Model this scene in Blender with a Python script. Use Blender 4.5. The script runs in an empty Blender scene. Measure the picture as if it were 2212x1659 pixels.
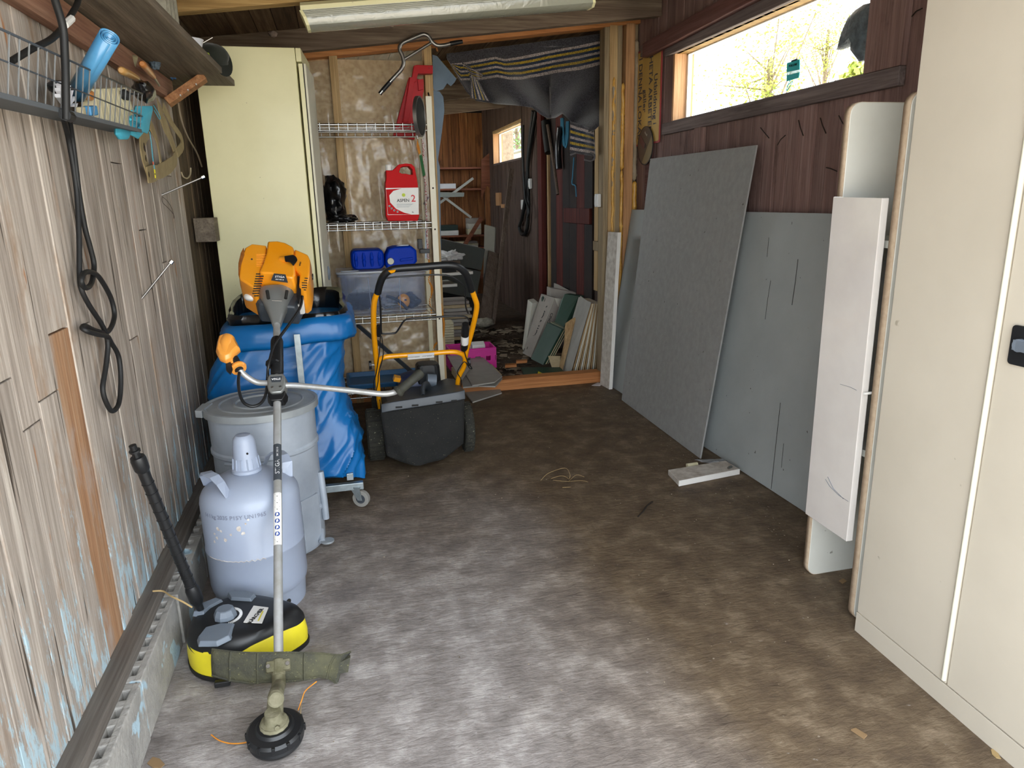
import bpy, bmesh, math, random
from mathutils import Vector, Matrix, noise
random.seed(7)
S = bpy.context.scene
COL = S.collection
V = Vector
# ------------------------------------------------------------------ camera, light, exposure
F_PX = 1523.56; YAW = .232051; PITCH = .255749; ROLL = -.0229; CAM = V((0, 0, 1.25))
def _axes():
    cy, sy = math.cos(YAW), math.sin(YAW)
    f0 = V((sy, cy, 0)); r0 = V((cy, -sy, 0)); u0 = V((0, 0, 1))
    f = f0*math.cos(PITCH) - u0*math.sin(PITCH); u = u0*math.cos(PITCH) + f0*math.sin(PITCH)
    r = r0*math.cos(ROLL) + u*math.sin(ROLL); u2 = u*math.cos(ROLL) - r0*math.sin(ROLL)
    return r.normalized(), u2.normalized(), f.normalized()
CR, CU, CF = _axes()
cd = bpy.data.cameras.new('camera'); cam = bpy.data.objects.new('camera', cd); COL.objects.link(cam)
cd.sensor_fit = 'HORIZONTAL'; cd.sensor_width = 36; cd.lens = F_PX/2212*36; cd.clip_start = .02; cd.clip_end = 300
cam.matrix_world = Matrix(((CR.x, CU.x, -CF.x, CAM.x), (CR.y, CU.y, -CF.y, CAM.y), (CR.z, CU.z, -CF.z, CAM.z), (0, 0, 0, 1)))
S.camera = cam
w = bpy.data.worlds.new('sky'); S.world = w; w.use_nodes = True
bg = w.node_tree.nodes['Background']; bg.inputs[0].default_value = (.86, .93, 1, 1); bg.inputs[1].default_value = 3.4
sd = bpy.data.lights.new('sun', 'SUN'); sun = bpy.data.objects.new('sun', sd); COL.objects.link(sun)
sd.energy = 12; sd.angle = math.radians(2); sd.color = (1, .94, .84)
sun.rotation_euler = V((.18, .62, .80)).to_track_quat('Z', 'Y').to_euler()
S.view_settings.view_transform = 'Standard'; S.view_settings.look = 'None'
S.view_settings.gamma = 1; S.view_settings.use_curve_mapping = False
S.view_settings.exposure = 1.08
S.cycles.use_denoising = True
S.cycles.max_bounces = 8; S.cycles.diffuse_bounces = 5; S.cycles.transparent_max_bounces = 16
S.cycles.sample_clamp_indirect = 8; S.cycles.caustics_reflective = False; S.cycles.caustics_refractive = False

# ------------------------------------------------------------------ helpers: a point of the photograph at a known depth
def ray(x, y): return CR*((x-1106)/F_PX) - CU*((y-829.5)/F_PX) + CF
def at(x, y, Y): d = ray(x, y); return CAM + d*(Y/d.y)
def atx(x, y, X): d = ray(x, y); return CAM + d*(X/d.x)
def fl(x, y, z=0): d = ray(x, y); return CAM + d*((z-CAM.z)/d.z)
def pl(x, y, p, n): d = ray(x, y); return CAM + d*((V(p)-CAM).dot(V(n))/d.dot(V(n)))
def lin(c): return tuple(((v/12.92) if v <= .04045 else ((v+.055)/1.055)**2.4) for v in c)
def hx(h, a=1): h = h.lstrip('#'); return lin([int(h[i:i+2], 16)/255 for i in (0, 2, 4)]) + (a,)

# ------------------------------------------------------------------ materials
def _mat(name):
    m = bpy.data.materials.new(name); m.use_nodes = True; nt = m.node_tree
    return m, nt, nt.nodes['Principled BSDF']
def N(nt, t, **k):
    n = nt.nodes.new(t)
    for a, b in k.items():
        if a.startswith('i_'):
            key = a[2:]; n.inputs[int(key) if key.isdigit() else key.replace('_', ' ')].default_value = b
        else: setattr(n, a, b)
    return n
def coords(nt, scale, rnd=True, world=False):
    if world: src = N(nt, 'ShaderNodeNewGeometry').outputs['Position']
    else: src = N(nt, 'ShaderNodeTexCoord').outputs['Object']
    if rnd:
        oi = N(nt, 'ShaderNodeObjectInfo'); mu = N(nt, 'ShaderNodeMath', operation='MULTIPLY', i_1=53.7)
        nt.links.new(oi.outputs['Random'], mu.inputs[0])
        ad = N(nt, 'ShaderNodeVectorMath', operation='ADD'); nt.links.new(src, ad.inputs[0]); nt.links.new(mu.outputs[0], ad.inputs[1]); src = ad.outputs[0]
    mp = N(nt, 'ShaderNodeVectorMath', operation='MULTIPLY'); mp.inputs[1].default_value = scale if hasattr(scale, '__len__') else (scale,)*3
    nt.links.new(src, mp.inputs[0]); return mp.outputs[0]
def ntex(nt, vec, scale=1, detail=6, rough=.6, dist=0):
    n = N(nt, 'ShaderNodeTexNoise'); n.inputs['Scale'].default_value = scale; n.inputs['Detail'].default_value = detail
    n.inputs['Roughness'].default_value = rough; n.inputs['Distortion'].default_value = dist
    nt.links.new(vec, n.inputs['Vector']); return n.outputs['Fac']
def ramp(nt, fac, stops):
    r = N(nt, 'ShaderNodeValToRGB'); e = r.color_ramp.elements
    while len(e) < len(stops): e.new(.5)
    for k, (p, c) in enumerate(stops): e[k].position = p; e[k].color = c
    nt.links.new(fac, r.inputs[0]); return r.outputs[0]
def mixc(nt, fac, a, b, blend='MIX'):
    m = N(nt, 'ShaderNodeMix', data_type='RGBA', blend_type=blend)
    if hasattr(fac, 'links'): nt.links.new(fac, m.inputs[0])
    else: m.inputs[0].default_value = fac
    for s, i in ((a, 6), (b, 7)):
        if hasattr(s, 'links'): nt.links.new(s, m.inputs[i])
        else: m.inputs[i].default_value = s
    return m.outputs[2]
def bump(nt, b, h, strength=.3, dist=.01):
    n = N(nt, 'ShaderNodeBump'); n.inputs['Strength'].default_value = strength; n.inputs['Distance'].default_value = dist
    nt.links.new(h, n.inputs['Height']); nt.links.new(n.outputs[0], b.inputs['Normal'])
def vary(nt, col, amt):
    oi = N(nt, 'ShaderNodeObjectInfo'); mr = N(nt, 'ShaderNodeMapRange'); mr.inputs[3].default_value = 1-amt; mr.inputs[4].default_value = 1+amt
    nt.links.new(oi.outputs['Random'], mr.inputs[0]); h = N(nt, 'ShaderNodeHueSaturation'); nt.links.new(mr.outputs[0], h.inputs['Value']); nt.links.new(col, h.inputs['Color'])
    return h.outputs[0]
def mt(name, h, rough=.55, metal=0, h2=None, sc=9, bmp=0, bsc=60, var=0, coat=0, alpha=1, spots=None, spec=.5, lo=.35, hi=.7, rv=0, sheen=0):
    m, nt, b = _mat(name); vec = coords(nt, 1)
    b.inputs['Roughness'].default_value = rough; b.inputs['Metallic'].default_value = metal; b.inputs['Coat Weight'].default_value = coat
    b.inputs['Specular IOR Level'].default_value = spec; b.inputs['Alpha'].default_value = alpha; b.inputs['Sheen Weight'].default_value = sheen
    b.inputs['Coat Roughness'].default_value = .1
    if h2:
        c = ramp(nt, ntex(nt, vec, sc), [(lo, hx(h)), (hi, hx(h2))])
    else:
        c = ramp(nt, ntex(nt, vec, sc), [(.3, tuple(v*.93 for v in hx(h)[:3])+(1,)), (.7, tuple(min(1, v*1.05) for v in hx(h)[:3])+(1,))])
    if spots:
        sh, ssc, thr = spots
        f = ramp(nt, ntex(nt, vec, ssc, 3, .5), [(thr, (0, 0, 0, 1)), (thr+.03, (1, 1, 1, 1))])
        c = mixc(nt, f, c, hx(sh))
    if var: c = vary(nt, c, var)
    nt.links.new(c, b.inputs['Base Color'])
    if rv:
        r = N(nt, 'ShaderNodeMapRange'); r.inputs[3].default_value = max(0, rough-rv); r.inputs[4].default_value = rough+rv
        nt.links.new(ntex(nt, vec, sc*.7), r.inputs[0]); nt.links.new(r.outputs[0], b.inputs['Roughness'])
    if bmp: bump(nt, b, ntex(nt, vec, bsc, 4), bmp, .004)
    return m
def wood(name, cols, axis='z', var=.15, rough=.8, stain=None, stains=.45, gr=26, bmp=.5, world_marks=None):
    m, nt, b = _mat(name); k = 'xyz'.index(axis)
    sc = [gr, gr, gr]; sc[k] = 1.3; v1 = coords(nt, sc); f1 = ntex(nt, v1, 1, 9, .68, .6)
    sc2 = [gr*6, gr*6, gr*6]; sc2[k] = 4; f2 = ntex(nt, coords(nt, sc2), 1, 3, .5)
    c = ramp(nt, f1, [(.3, hx(cols[0])), (.52, hx(cols[1])), (.72, hx(cols[2]))])
    c2 = ramp(nt, f2, [(.36, hx('b0a8a0')), (.55, (1, 1, 1, 1))]); c = mixc(nt, .42, c, c2, 'MULTIPLY')
    if stain:
        sc3 = [7, 7, 7]; sc3[k] = 2.2
        f3 = ramp(nt, ntex(nt, coords(nt, sc3), 1, 6, .7), [(1-stains, (0, 0, 0, 1)), (1-stains+.13, (1, 1, 1, 1))])
        c = mixc(nt, f3, c, mixc(nt, .75, c, hx(stain)))
    if world_marks: c = world_marks(nt, c)
    c = vary(nt, c, var); nt.links.new(c, b.inputs['Base Color']); b.inputs['Roughness'].default_value = rough
    b.inputs['Specular IOR Level'].default_value = .3
    bump(nt, b, f1, bmp, .006); return m
def left_marks(nt, c):
    P = coords(nt, 1, False, True); sx = N(nt, 'ShaderNodeSeparateXYZ'); nt.links.new(P, sx.inputs[0])
    # flaking pale blue paint along the foot of the wall
    q = coords(nt, (30, 30, 7), False, True); n1 = ntex(nt, q, 1, 7, .75)
    mr = N(nt, 'ShaderNodeMapRange'); mr.inputs[1].default_value = .95; mr.inputs[2].default_value = .2; mr.inputs[3].default_value = -.12; mr.inputs[4].default_value = .13
    nt.links.new(sx.outputs[2], mr.inputs[0]); ad = N(nt, 'ShaderNodeMath', operation='ADD'); nt.links.new(n1, ad.inputs[0]); nt.links.new(mr.outputs[0], ad.inputs[1])
    f = ramp(nt, ad.outputs[0], [(.6, (0, 0, 0, 1)), (.66, (.9, .9, .9, 1))]); c = mixc(nt, f, c, hx('a9c2cc'))
    # bare orange scars
    n2 = ntex(nt, coords(nt, (18, 18, 2.4), False, True), 1, 5, .6)
    f2 = ramp(nt, n2, [(.66, (0, 0, 0, 1)), (.7, (1, 1, 1, 1))]); c = mixc(nt, f2, c, hx('a2714a'))
    n3 = ntex(nt, coords(nt, (60, 60, 1.6), False, True), 1, 4, .6)
    f3 = ramp(nt, n3, [(.33, (1, 1, 1, 1)), (.37, (0, 0, 0, 1))]); return mixc(nt, f3, c, hx('4b4239'))

# ------------------------------------------------------------------ mesh builder
class MB:
    def __init__(s): s.v = []; s.f = []; s.uv = None
    def add(s, vs, fs):
        o = len(s.v); s.v += [V(p) for p in vs]; s.f += [tuple(i+o for i in f) for f in fs]; return s
    def box(s, lo, hi):
        x0, y0, z0 = lo; x1, y1, z1 = hi
        return s.hexa([(x0, y0, z0), (x1, y0, z0), (x1, y1, z0), (x0, y1, z0), (x0, y0, z1), (x1, y0, z1), (x1, y1, z1), (x0, y1, z1)])
    def hexa(s, p): return s.add(p, [(0, 3, 2, 1), (4, 5, 6, 7), (0, 1, 5, 4), (1, 2, 6, 5), (2, 3, 7, 6), (3, 0, 4, 7)])
    def obox(s, c, ex, ey, ez):
        c, ex, ey, ez = V(c), V(ex), V(ey), V(ez)
        return s.hexa([c-ex-ey-ez, c+ex-ey-ez, c+ex+ey-ez, c-ex+ey-ez, c-ex-ey+ez, c+ex-ey+ez, c+ex+ey+ez, c-ex+ey+ez])
    def bar(s, a, b, wd, th, side=(0, 0, 1)):
        a, b = V(a), V(b); d = (b-a); L = d.length/2; d.normalize(); sd_ = V(side); sd_ = (sd_ - d*sd_.dot(d)).normalized(); t = d.cross(sd_)
        return s.obox((a+b)/2, d*L, sd_*wd/2, t*th/2)
    def prism(s, poly, off):
        off = V(off); n = len(poly); p = [V(q) for q in poly]
        return s.add(p + [q+off for q in p], [tuple(range(n))[::-1], tuple(range(n, 2*n))] + [(i, (i+1) % n, n+(i+1) % n, n+i) for i in range(n)])
    def loft(s, rings, cap=True, closed=True):
        n = len(rings[0]); fs = []
        for i in range(len(rings)-1):
            for j in range(n if closed else n-1): a = i*n+j; b = i*n+(j+1) % n; fs.append((a, b, b+n, a+n))
        if cap: fs += [tuple(range(n))[::-1], tuple(range((len(rings)-1)*n, len(rings)*n))]
        return s.add([p for r in rings for p in r], fs)
    def tube(s, pts, r, n=8, closed=False, cap=True, flat=1, up=None):
        pts = [V(p) for p in pts]; m = len(pts); rings = []; prev = None
        for i, p in enumerate(pts):
            a = pts[(i-1) % m] if (closed or i) else p; b = pts[(i+1) % m] if (closed or i < m-1) else p
            t = (b-a).normalized() if (b-a).length > 1e-9 else V((0, 0, 1))
            if prev is None:
                q = V(up) if up else (V((0, 0, 1)) if abs(t.z) < .9 else V((1, 0, 0))); q = (q-t*q.dot(t)).normalized()
            else: q = (prev-t*prev.dot(t)).normalized()
            prev = q; e = t.cross(q); rr = r[i] if hasattr(r, '__len__') else r
            rings.append([p+(q*math.cos(2*math.pi*k/n)*flat + e*math.sin(2*math.pi*k/n))*rr for k in range(n)])
        if closed: rings.append(rings[0]); cap = False
        return s.loft(rings, cap)
    def cyl(s, a, b, r, n=16, r2=None): return s.tube([a, b], [r, r if r2 is None else r2], n)
    def lathe(s, prof, c, ax=(0, 0, 1), n=32, sx=1):
        c = V(c); ax = V(ax).normalized(); e = (V((1, 0, 0)) if abs(ax.x) < .9 else V((0, 1, 0))); e = (e-ax*e.dot(ax)).normalized(); g = ax.cross(e)
        return s.loft([[c+ax*z+(e*math.cos(2*math.pi*k/n)*sx+g*math.sin(2*math.pi*k/n))*r for k in range(n)] for r, z in prof])
    def ball(s, c, r, n=12, m=8, sc=(1, 1, 1), jit=0):
        c = V(c); rings = []
        for i in range(m+1):
            th = math.pi*(i+.001)/(m+.002); rings.append([c+V((math.sin(th)*math.cos(2*math.pi*k/n)*sc[0], math.sin(th)*math.sin(2*math.pi*k/n)*sc[1], math.cos(th)*sc[2]))*r*(1+(random.uniform(-jit, jit) if jit else 0)) for k in range(n)])
        return s.loft(rings)
    def grid(s, fn, nu, nv):
        vs = [fn(i/nu, j/nv) for j in range(nv+1) for i in range(nu+1)]
        return s.add(vs, [(j*(nu+1)+i, j*(nu+1)+i+1, (j+1)*(nu+1)+i+1, (j+1)*(nu+1)+i) for j in range(nv) for i in range(nu)])
    def build(s, name, m, parent=None, smooth=None, bev=0, solid=0, sub=0, org=None, uvs=None, kind=None):
        if org is None:
            if parent is not None: org = parent['_o']
            else:
                lo = [min(v[i] for v in s.v) for i in range(3)]; hi = [max(v[i] for v in s.v) for i in range(3)]
                org = ((lo[0]+hi[0])/2, (lo[1]+hi[1])/2, lo[2])
        org = V(org)
        me = bpy.data.meshes.new(name); me.from_pydata([v-org for v in s.v], [], s.f); me.update()
        b = bmesh.new(); b.from_mesh(me); bmesh.ops.recalc_face_normals(b, faces=b.faces); b.to_mesh(me); b.free()
        if uvs:
            ul = me.uv_layers.new(name='UVMap')
            for l in me.loops: ul.data[l.index].uv = uvs[l.vertex_index]
        if smooth is not None:
            me.polygons.foreach_set('use_smooth', [True]*len(me.polygons)); me.set_sharp_from_angle(angle=math.radians(smooth))
        for mm in (m if isinstance(m, (list, tuple)) else [m]): me.materials.append(mm)
        o = bpy.data.objects.new(name, me); COL.objects.link(o); o['_o'] = list(org)
        if parent is not None: o.parent = parent; o.location = org - V(parent['_o'])
        else: o.location = org
        if solid: md = o.modifiers.new('t', 'SOLIDIFY'); md.thickness = solid; md.offset = 0
        if bev: md = o.modifiers.new('b', 'BEVEL'); md.width = bev; md.segments = 2; md.limit_method = 'ANGLE'; md.angle_limit = math.radians(40)
        if sub: md = o.modifiers.new('s', 'SUBSURF'); md.levels = sub; md.render_levels = sub
        if kind: o['kind'] = kind
        return o
def thing(name, label, cat, loc, group=None):
    o = bpy.data.objects.new(name, None); COL.objects.link(o); o.location = V(loc); o['_o'] = list(V(loc)); o.empty_display_size = .05
    o['label'] = label; o['category'] = cat
    if group: o['group'] = group
    return o
def tag(o, label, cat, group=None, kind=None):
    o['label'] = label; o['category'] = cat
    if group: o['group'] = group
    if kind: o['kind'] = kind
    return o
def struct(name, loc=(0, 0, 0)):
    o = bpy.data.objects.new(name, None); COL.objects.link(o); o.location = V(loc); o['_o'] = list(V(loc)); o['kind'] = 'structure'; return o
def copy_tree(o, parent=None, loc=None):
    c = o.copy(); COL.objects.link(c); c.parent = parent
    if loc is not None: c.location = V(loc)
    for ch in list(o.children): copy_tree(ch, c)
    return c
def text(st, c, ux, uy, size, m, parent, name='lettering', depth=.0006, ext=1, bend=None, lab=None, sx=1):
    cu = bpy.data.curves.new('t', 'FONT'); cu.body = st; cu.size = size; cu.align_x = 'CENTER'; cu.align_y = 'CENTER'; cu.extrude = depth; cu.resolution_u = 2
    cu.space_character = ext; cu.offset = size*.012
    t = bpy.data.objects.new('t', cu); COL.objects.link(t); dg = bpy.context.evaluated_depsgraph_get(); me = bpy.data.meshes.new_from_object(t.evaluated_get(dg))
    COL.objects.unlink(t); bpy.data.objects.remove(t)
    c, ux, uy = V(c), V(ux).normalized(), V(uy).normalized(); uz = ux.cross(uy); mb = MB()
    if bend: vs = [bend(v.co.x*sx, v.co.y, v.co.z) for v in me.vertices]
    else: vs = [c+ux*v.co.x*sx+uy*v.co.y+uz*v.co.z for v in me.vertices]
    mb.add(vs, [tuple(p.vertices) for p in me.polygons]); bpy.data.meshes.remove(me)
    return mb.build(name, m, parent)
def curve(pts, n=6, closed=False):
    pts = [V(p) for p in pts]; out = []; m = len(pts)
    for i in range(m if closed else m-1):
        g = (lambda k: pts[k % m]) if closed else (lambda k: pts[max(0, min(m-1, k))])
        a, b, c, d = g(i-1), g(i), g(i+1), g(i+2)
        for k in range(n):
            t = k/n; out.append(.5*((2*b)+(c-a)*t+(2*a-5*b+4*c-d)*t*t+(3*b-a-3*c+d)*t**3))
    if not closed: out.append(pts[-1])
    return out
def nz(p, s, seed=0): return noise.noise(V(p)*s + V((seed*7.3, seed*3.1, seed*1.7)))
def rpoly(c, ux, uy, w_, h_, r, n=5):
    c, ux, uy = V(c), V(ux), V(uy); out = []
    for sx, sy, a0 in ((1, 1, 0), (-1, 1, 90), (-1, -1, 180), (1, -1, 270)):
        for k in range(n):
            a = math.radians(a0+90*k/(n-1)); out.append(c+ux*(sx*(w_/2-r)+r*math.cos(a))+uy*(sy*(h_/2-r)+r*math.sin(a)))
    return out
# ------------------------------------------------------------------ palette
W_left = wood('weathered_plank', ['8d8278', 'ada297', 'cbc1b5'], 'z', .13, .85, '8f735a', .46, world_marks=left_marks)
W_leftlow = wood('orange_brown_plank', ['8a6247', 'a27c5c', 'b3967b'], 'z', .05, .85, 'a49a92', .5)
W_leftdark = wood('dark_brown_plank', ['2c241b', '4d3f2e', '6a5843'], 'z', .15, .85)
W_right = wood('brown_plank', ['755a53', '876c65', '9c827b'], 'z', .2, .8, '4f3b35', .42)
W_redbrown = wood('red_brown_board', ['5e3e3a', '704c47', '7d5d58'], 'y', .05, .7, 'a08a84', .3)
W_greyY = wood('grey_board_y', ['5e5350', '7d706d', '968985'], 'y', .1, .8)
W_greyX = wood('grey_beam_x', ['5c4c40', '7c6b5b', '9c8d79'], 'x', .08, .8, '4c4039', .35)
W_tanX = wood('tan_beam_x', ['8a6b3f', 'a98753', 'c2a46c'], 'x', .05, .7)
W_orX = wood('orange_board_x', ['a5683a', 'c5834d', 'd79b62'], 'x', .06, .6, '8a5330', .25)
W_orZ = wood('orange_board_z', ['b07f55', 'c7976a', 'd6ab80'], 'z', .06, .6)
W_tanZ = wood('tan_stud_z', ['a5865a', 'bf9f6f', 'd1b488'], 'z', .06, .65)
W_greyZ = wood('grey_stud_z', ['7c6a51', '98866a', 'b09f80'], 'z', .08, .8)
W_roof = wood('roof_board', ['453626', '6b563f', '8e775b'], 'y', .25, .85, '33291f', .4)
W_backwall = wood('back_wall_plank', ['613b27', '94603a', 'b57f50'], 'z', .16, .75, '3c2418', .42)
W_backright = wood('dark_plank', ['3a2e29', '594840', '726154'], 'z', .2, .8, '191513', .42)  # darker plank tone for the right wall of the back room
W_red = wood('red_post', ['3a1512', '56221c', '6d3a30'], 'z', .05, .7, '22100e', .4)
W_shelf = wood('grey_shelf_board', ['5b5145', '73685a', '8a7e6d'], 'y', .05, .8)
W_bracket = wood('bracket_wood', ['8a5a3a', 'ab7850', 'c39468'], 'y', .05, .7)
W_ply = wood('plywood', ['8d6f4a', 'a98a61', 'bb9f76'], 'z', .08, .7)
W_brownb = wood('brown_board', ['4f4238', '64554a', '75675b'], 'z', .1, .75)
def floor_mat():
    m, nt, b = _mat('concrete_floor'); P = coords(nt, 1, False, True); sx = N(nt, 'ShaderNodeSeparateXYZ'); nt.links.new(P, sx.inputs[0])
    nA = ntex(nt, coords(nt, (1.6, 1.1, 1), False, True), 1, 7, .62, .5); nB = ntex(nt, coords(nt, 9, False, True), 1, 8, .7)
    # grey on the driveway side, turning brown towards larger X and Y
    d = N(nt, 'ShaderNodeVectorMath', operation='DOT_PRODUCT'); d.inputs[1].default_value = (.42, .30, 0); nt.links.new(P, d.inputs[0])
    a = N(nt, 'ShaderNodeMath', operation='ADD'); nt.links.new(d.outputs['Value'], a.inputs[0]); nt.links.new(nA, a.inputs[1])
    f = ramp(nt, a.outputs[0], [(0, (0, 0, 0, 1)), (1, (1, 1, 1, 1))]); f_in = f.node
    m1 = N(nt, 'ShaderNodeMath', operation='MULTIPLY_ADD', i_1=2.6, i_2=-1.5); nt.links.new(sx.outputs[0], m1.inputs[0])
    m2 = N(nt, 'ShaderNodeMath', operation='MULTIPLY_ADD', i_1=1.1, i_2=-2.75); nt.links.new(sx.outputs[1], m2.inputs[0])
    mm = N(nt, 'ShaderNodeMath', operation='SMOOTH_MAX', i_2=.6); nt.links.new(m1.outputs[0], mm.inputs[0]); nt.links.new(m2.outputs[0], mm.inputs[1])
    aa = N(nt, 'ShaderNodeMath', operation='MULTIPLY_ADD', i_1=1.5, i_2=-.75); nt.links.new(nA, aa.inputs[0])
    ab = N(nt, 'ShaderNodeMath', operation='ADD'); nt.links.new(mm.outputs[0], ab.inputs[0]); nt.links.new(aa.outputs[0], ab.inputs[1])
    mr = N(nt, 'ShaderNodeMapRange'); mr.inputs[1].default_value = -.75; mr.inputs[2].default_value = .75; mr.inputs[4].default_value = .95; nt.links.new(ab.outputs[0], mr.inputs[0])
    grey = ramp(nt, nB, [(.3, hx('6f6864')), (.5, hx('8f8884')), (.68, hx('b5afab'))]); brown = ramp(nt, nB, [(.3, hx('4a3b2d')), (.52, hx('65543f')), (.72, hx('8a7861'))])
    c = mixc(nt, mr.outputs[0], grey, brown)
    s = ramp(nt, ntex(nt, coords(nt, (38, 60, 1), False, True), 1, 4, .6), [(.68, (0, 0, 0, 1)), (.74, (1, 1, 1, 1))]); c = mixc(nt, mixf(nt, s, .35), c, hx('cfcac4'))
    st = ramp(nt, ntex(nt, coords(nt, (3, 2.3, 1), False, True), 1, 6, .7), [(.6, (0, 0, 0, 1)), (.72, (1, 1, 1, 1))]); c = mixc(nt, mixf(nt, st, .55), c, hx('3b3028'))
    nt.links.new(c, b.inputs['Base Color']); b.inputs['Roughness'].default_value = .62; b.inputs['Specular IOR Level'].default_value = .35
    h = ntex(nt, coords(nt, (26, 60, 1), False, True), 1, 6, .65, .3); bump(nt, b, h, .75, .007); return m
def mixf(nt, c, k):
    m = N(nt, 'ShaderNodeMath', operation='MULTIPLY', i_1=k); nt.links.new(c, m.inputs[0]); return m.outputs[0]
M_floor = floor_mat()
M_dirt = mt('littered_dirt', '3c2f24', .95, 0, '5a4936', 14, .8, 60, spots=('8a7f70', 90, .68))
M_ground = mt('gravel_drive', 'b3aca0', .95, 0, 'ccc5b8', 40, .6, 90)
M_block = mt('painted_concrete_block', '8d8a85', .95, 0, 'aaa69f', 12, .9, 70, .05, spots=('a9c0cb', 11, .6))
M_blockr = mt('raw_concrete_block', 'a39d8c', .95, 0, '7d786b', 30, .9, 90)
M_platey = wood('dusty_sill', ['5a524c', '6b645d', '7d766f'], 'y', .05, .9, '9fb3bc', .25)
M_black = mt('black_plastic', '17181a', .42, var=0)
M_rubber = mt('black_rubber', '131313', .6)
M_dkgrey = mt('dark_grey_plastic', '3c4147', .45)
M_midgrey = mt('grey_plastic', '6d7681', .45)
M_chrome = mt('chrome', 'a9a9a5', .27, 1)
M_steel = mt('brushed_steel', '9b9894', .35, .9)
M_galv = mt('galvanised_steel', 'a9b2b5', .42, .7, '8b9496', 25)
M_orange = mt('orange_plastic', 'ee9512', .32, 0, 'f2a02a', 6, coat=.3)
M_orange2 = mt('pale_orange_plastic', 'f0a043', .35, coat=.3)
M_yellow = mt('yellow_plastic', 'e9d92a', .4, 0, 'd8c72c', 8)
M_amber = mt('amber_enamel', 'f0a00c', .25, coat=.4)
M_alu = mt('scuffed_aluminium', 'b9bbbd', .4, .45, 'a4a39d', 20)
M_alugreen = mt('grass_stained_aluminium', 'a9a28c', .6, .2, '8a8566', 14, spots=('6d6a47', 60, .6))
M_gear = mt('mossy_cast_metal', '57533a', .85, 0, '817c66', 22, .6, 80)
M_guard = mt('muddy_guard_plastic', '2f2f2a', .8, 0, '4f4d36', 14, .9, 90, spots=('6c6a48', 190, .66))
M_greymetal = mt('cast_grey_metal', '8e908e', .38, .5)
M_gas = mt('gas_bottle_paint', '9fa9bb', .42, 0, '929bae', 3, .06, 30, coat=.1)
M_gasrust = mt('chipped_paint', 'd8d4cd', .8, 0, 'a8988c', 60)
M_drum = mt('galvanised_drum', 'b0b8c2', .45, .2, '959da8', 5, .1, 20, rv=.12)
M_drum2 = mt('dull_galvanised', '8f9496', .5, .3, 'a8adb0', 7)
M_bluebag = mt('blue_polythene', '0c5f9e', .34, 0, '106cae', 4, coat=.15, spec=.35)
M_blackbag = mt('black_polythene', '0c0c0e', .28, 0, coat=.4, bmp=.5, bsc=18)
M_cream = mt('cream_enamel', 'e8e1b2', .42, 0, 'dfd8a8', 3, coat=.1, spots=('b5ae86', 26, .71))
M_creamd = mt('cream_edge', 'ddd7c0', .5)
M_white = mt('white_laminate', 'd9d8cf', .4, 0, 'cfcdc2', 4, spots=('8f8a7f', 22, .73))
M_gloss = mt('gloss_white_panel', 'd8d2cc', .1, 0, 'cdc6c1', 5, coat=.9)
M_steelcab = mt('beige_steel_enamel', 'c9c0b0', .4, 0, 'c0b7a7', 2.4, coat=.08, spots=('a39a88', 18, .74))
M_rawedge = mt('chipboard_edge', 'b39c83', .8, 0, 'c4b097', 60)
M_sheet1 = mt('grey_fibre_board', 'a9adab', .55, 0, '989c9a', 2.2, .08, 60, spots=('5c5a55', 42, .725))
M_sheet2 = mt('darker_grey_board', '8e8d8a', .7, 0, '9a9996', 30, .25, 120, spots=('55504a', 38, .72))
M_whitepaint = mt('worn_white_paint', 'cfc8bd', .7, 0, 'a79c8f', 30, .2, 60)
M_whitep = mt('bright_white_paint', 'e8e4dc', .6)
M_glass = None
def glass(name, tint, a):
    m, nt, b = _mat(name); nt.nodes.remove(b); out = nt.nodes['Material Output']
    t = N(nt, 'ShaderNodeBsdfTransparent'); t.inputs[0].default_value = tint; g = N(nt, 'ShaderNodeBsdfGlossy'); g.inputs['Roughness'].default_value = .05
    g.inputs[0].default_value = (1, 1, 1, 1); mx = N(nt, 'ShaderNodeMixShader'); mx.inputs[0].default_value = a
    nt.links.new(t.outputs[0], mx.inputs[1]); nt.links.new(g.outputs[0], mx.inputs[2]); nt.links.new(mx.outputs[0], out.inputs[0]); return m
M_glass = glass('window_glass', (.97, .98, .97, 1), .05)
def film(name, col, a, rough, b2=0):
    m, nt, b = _mat(name); b.inputs['Base Color'].default_value = hx(col); b.inputs['Alpha'].default_value = a; b.inputs['Roughness'].default_value = rough
    b.inputs['Specular IOR Level'].default_value = .8; b.inputs['Coat Weight'].default_value = .6; b.inputs['Coat Roughness'].default_value = rough*.6
    if b2: bump(nt, b, ntex(nt, coords(nt, 16), 1, 3, .5, 1), b2, .01)
    return m
M_poly = film('milky_polythene', 'e0d4b8', .33, .13, .35)
M_clearbox = film('clear_blue_plastic', '8597b8', .2, .12)
M_clearlid = film('frosted_lid', 'aeb6c4', .62, .25)
M_diffuser = film('prismatic_diffuser', 'a8a898', .85, .22, .5)
M_bluefilm = mt('blue_grey_film', '64798c', .4, 0, '54687b', 8, alpha=.9)
M_osb = mt('osb_board', 'b3936a', .8, 0, 'd1b58b', 30, .3, 40, lo=.4, hi=.6)
M_foam = mt('amber_foam', 'c08a2c', .45, 0, 'e0b055', 12, .5, 40, coat=.3)
M_foamg = mt('grey_foam', '8c7d68', .6, 0, 'a5957c', 14, .6, 40)
M_canred = mt('red_plastic_can', 'c20209', .5, spec=.12)
M_redp = mt('red_enamel', 'b00a14', .45, spec=.3, spots=('8e1a1c', 18, .66))
M_canblue = mt('blue_plastic_can', '0232a6', .5, spec=.12)
M_label = mt('white_label', 'e6e4df', .45)
M_lime = mt('lime', 'b5c71d', .5)
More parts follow.
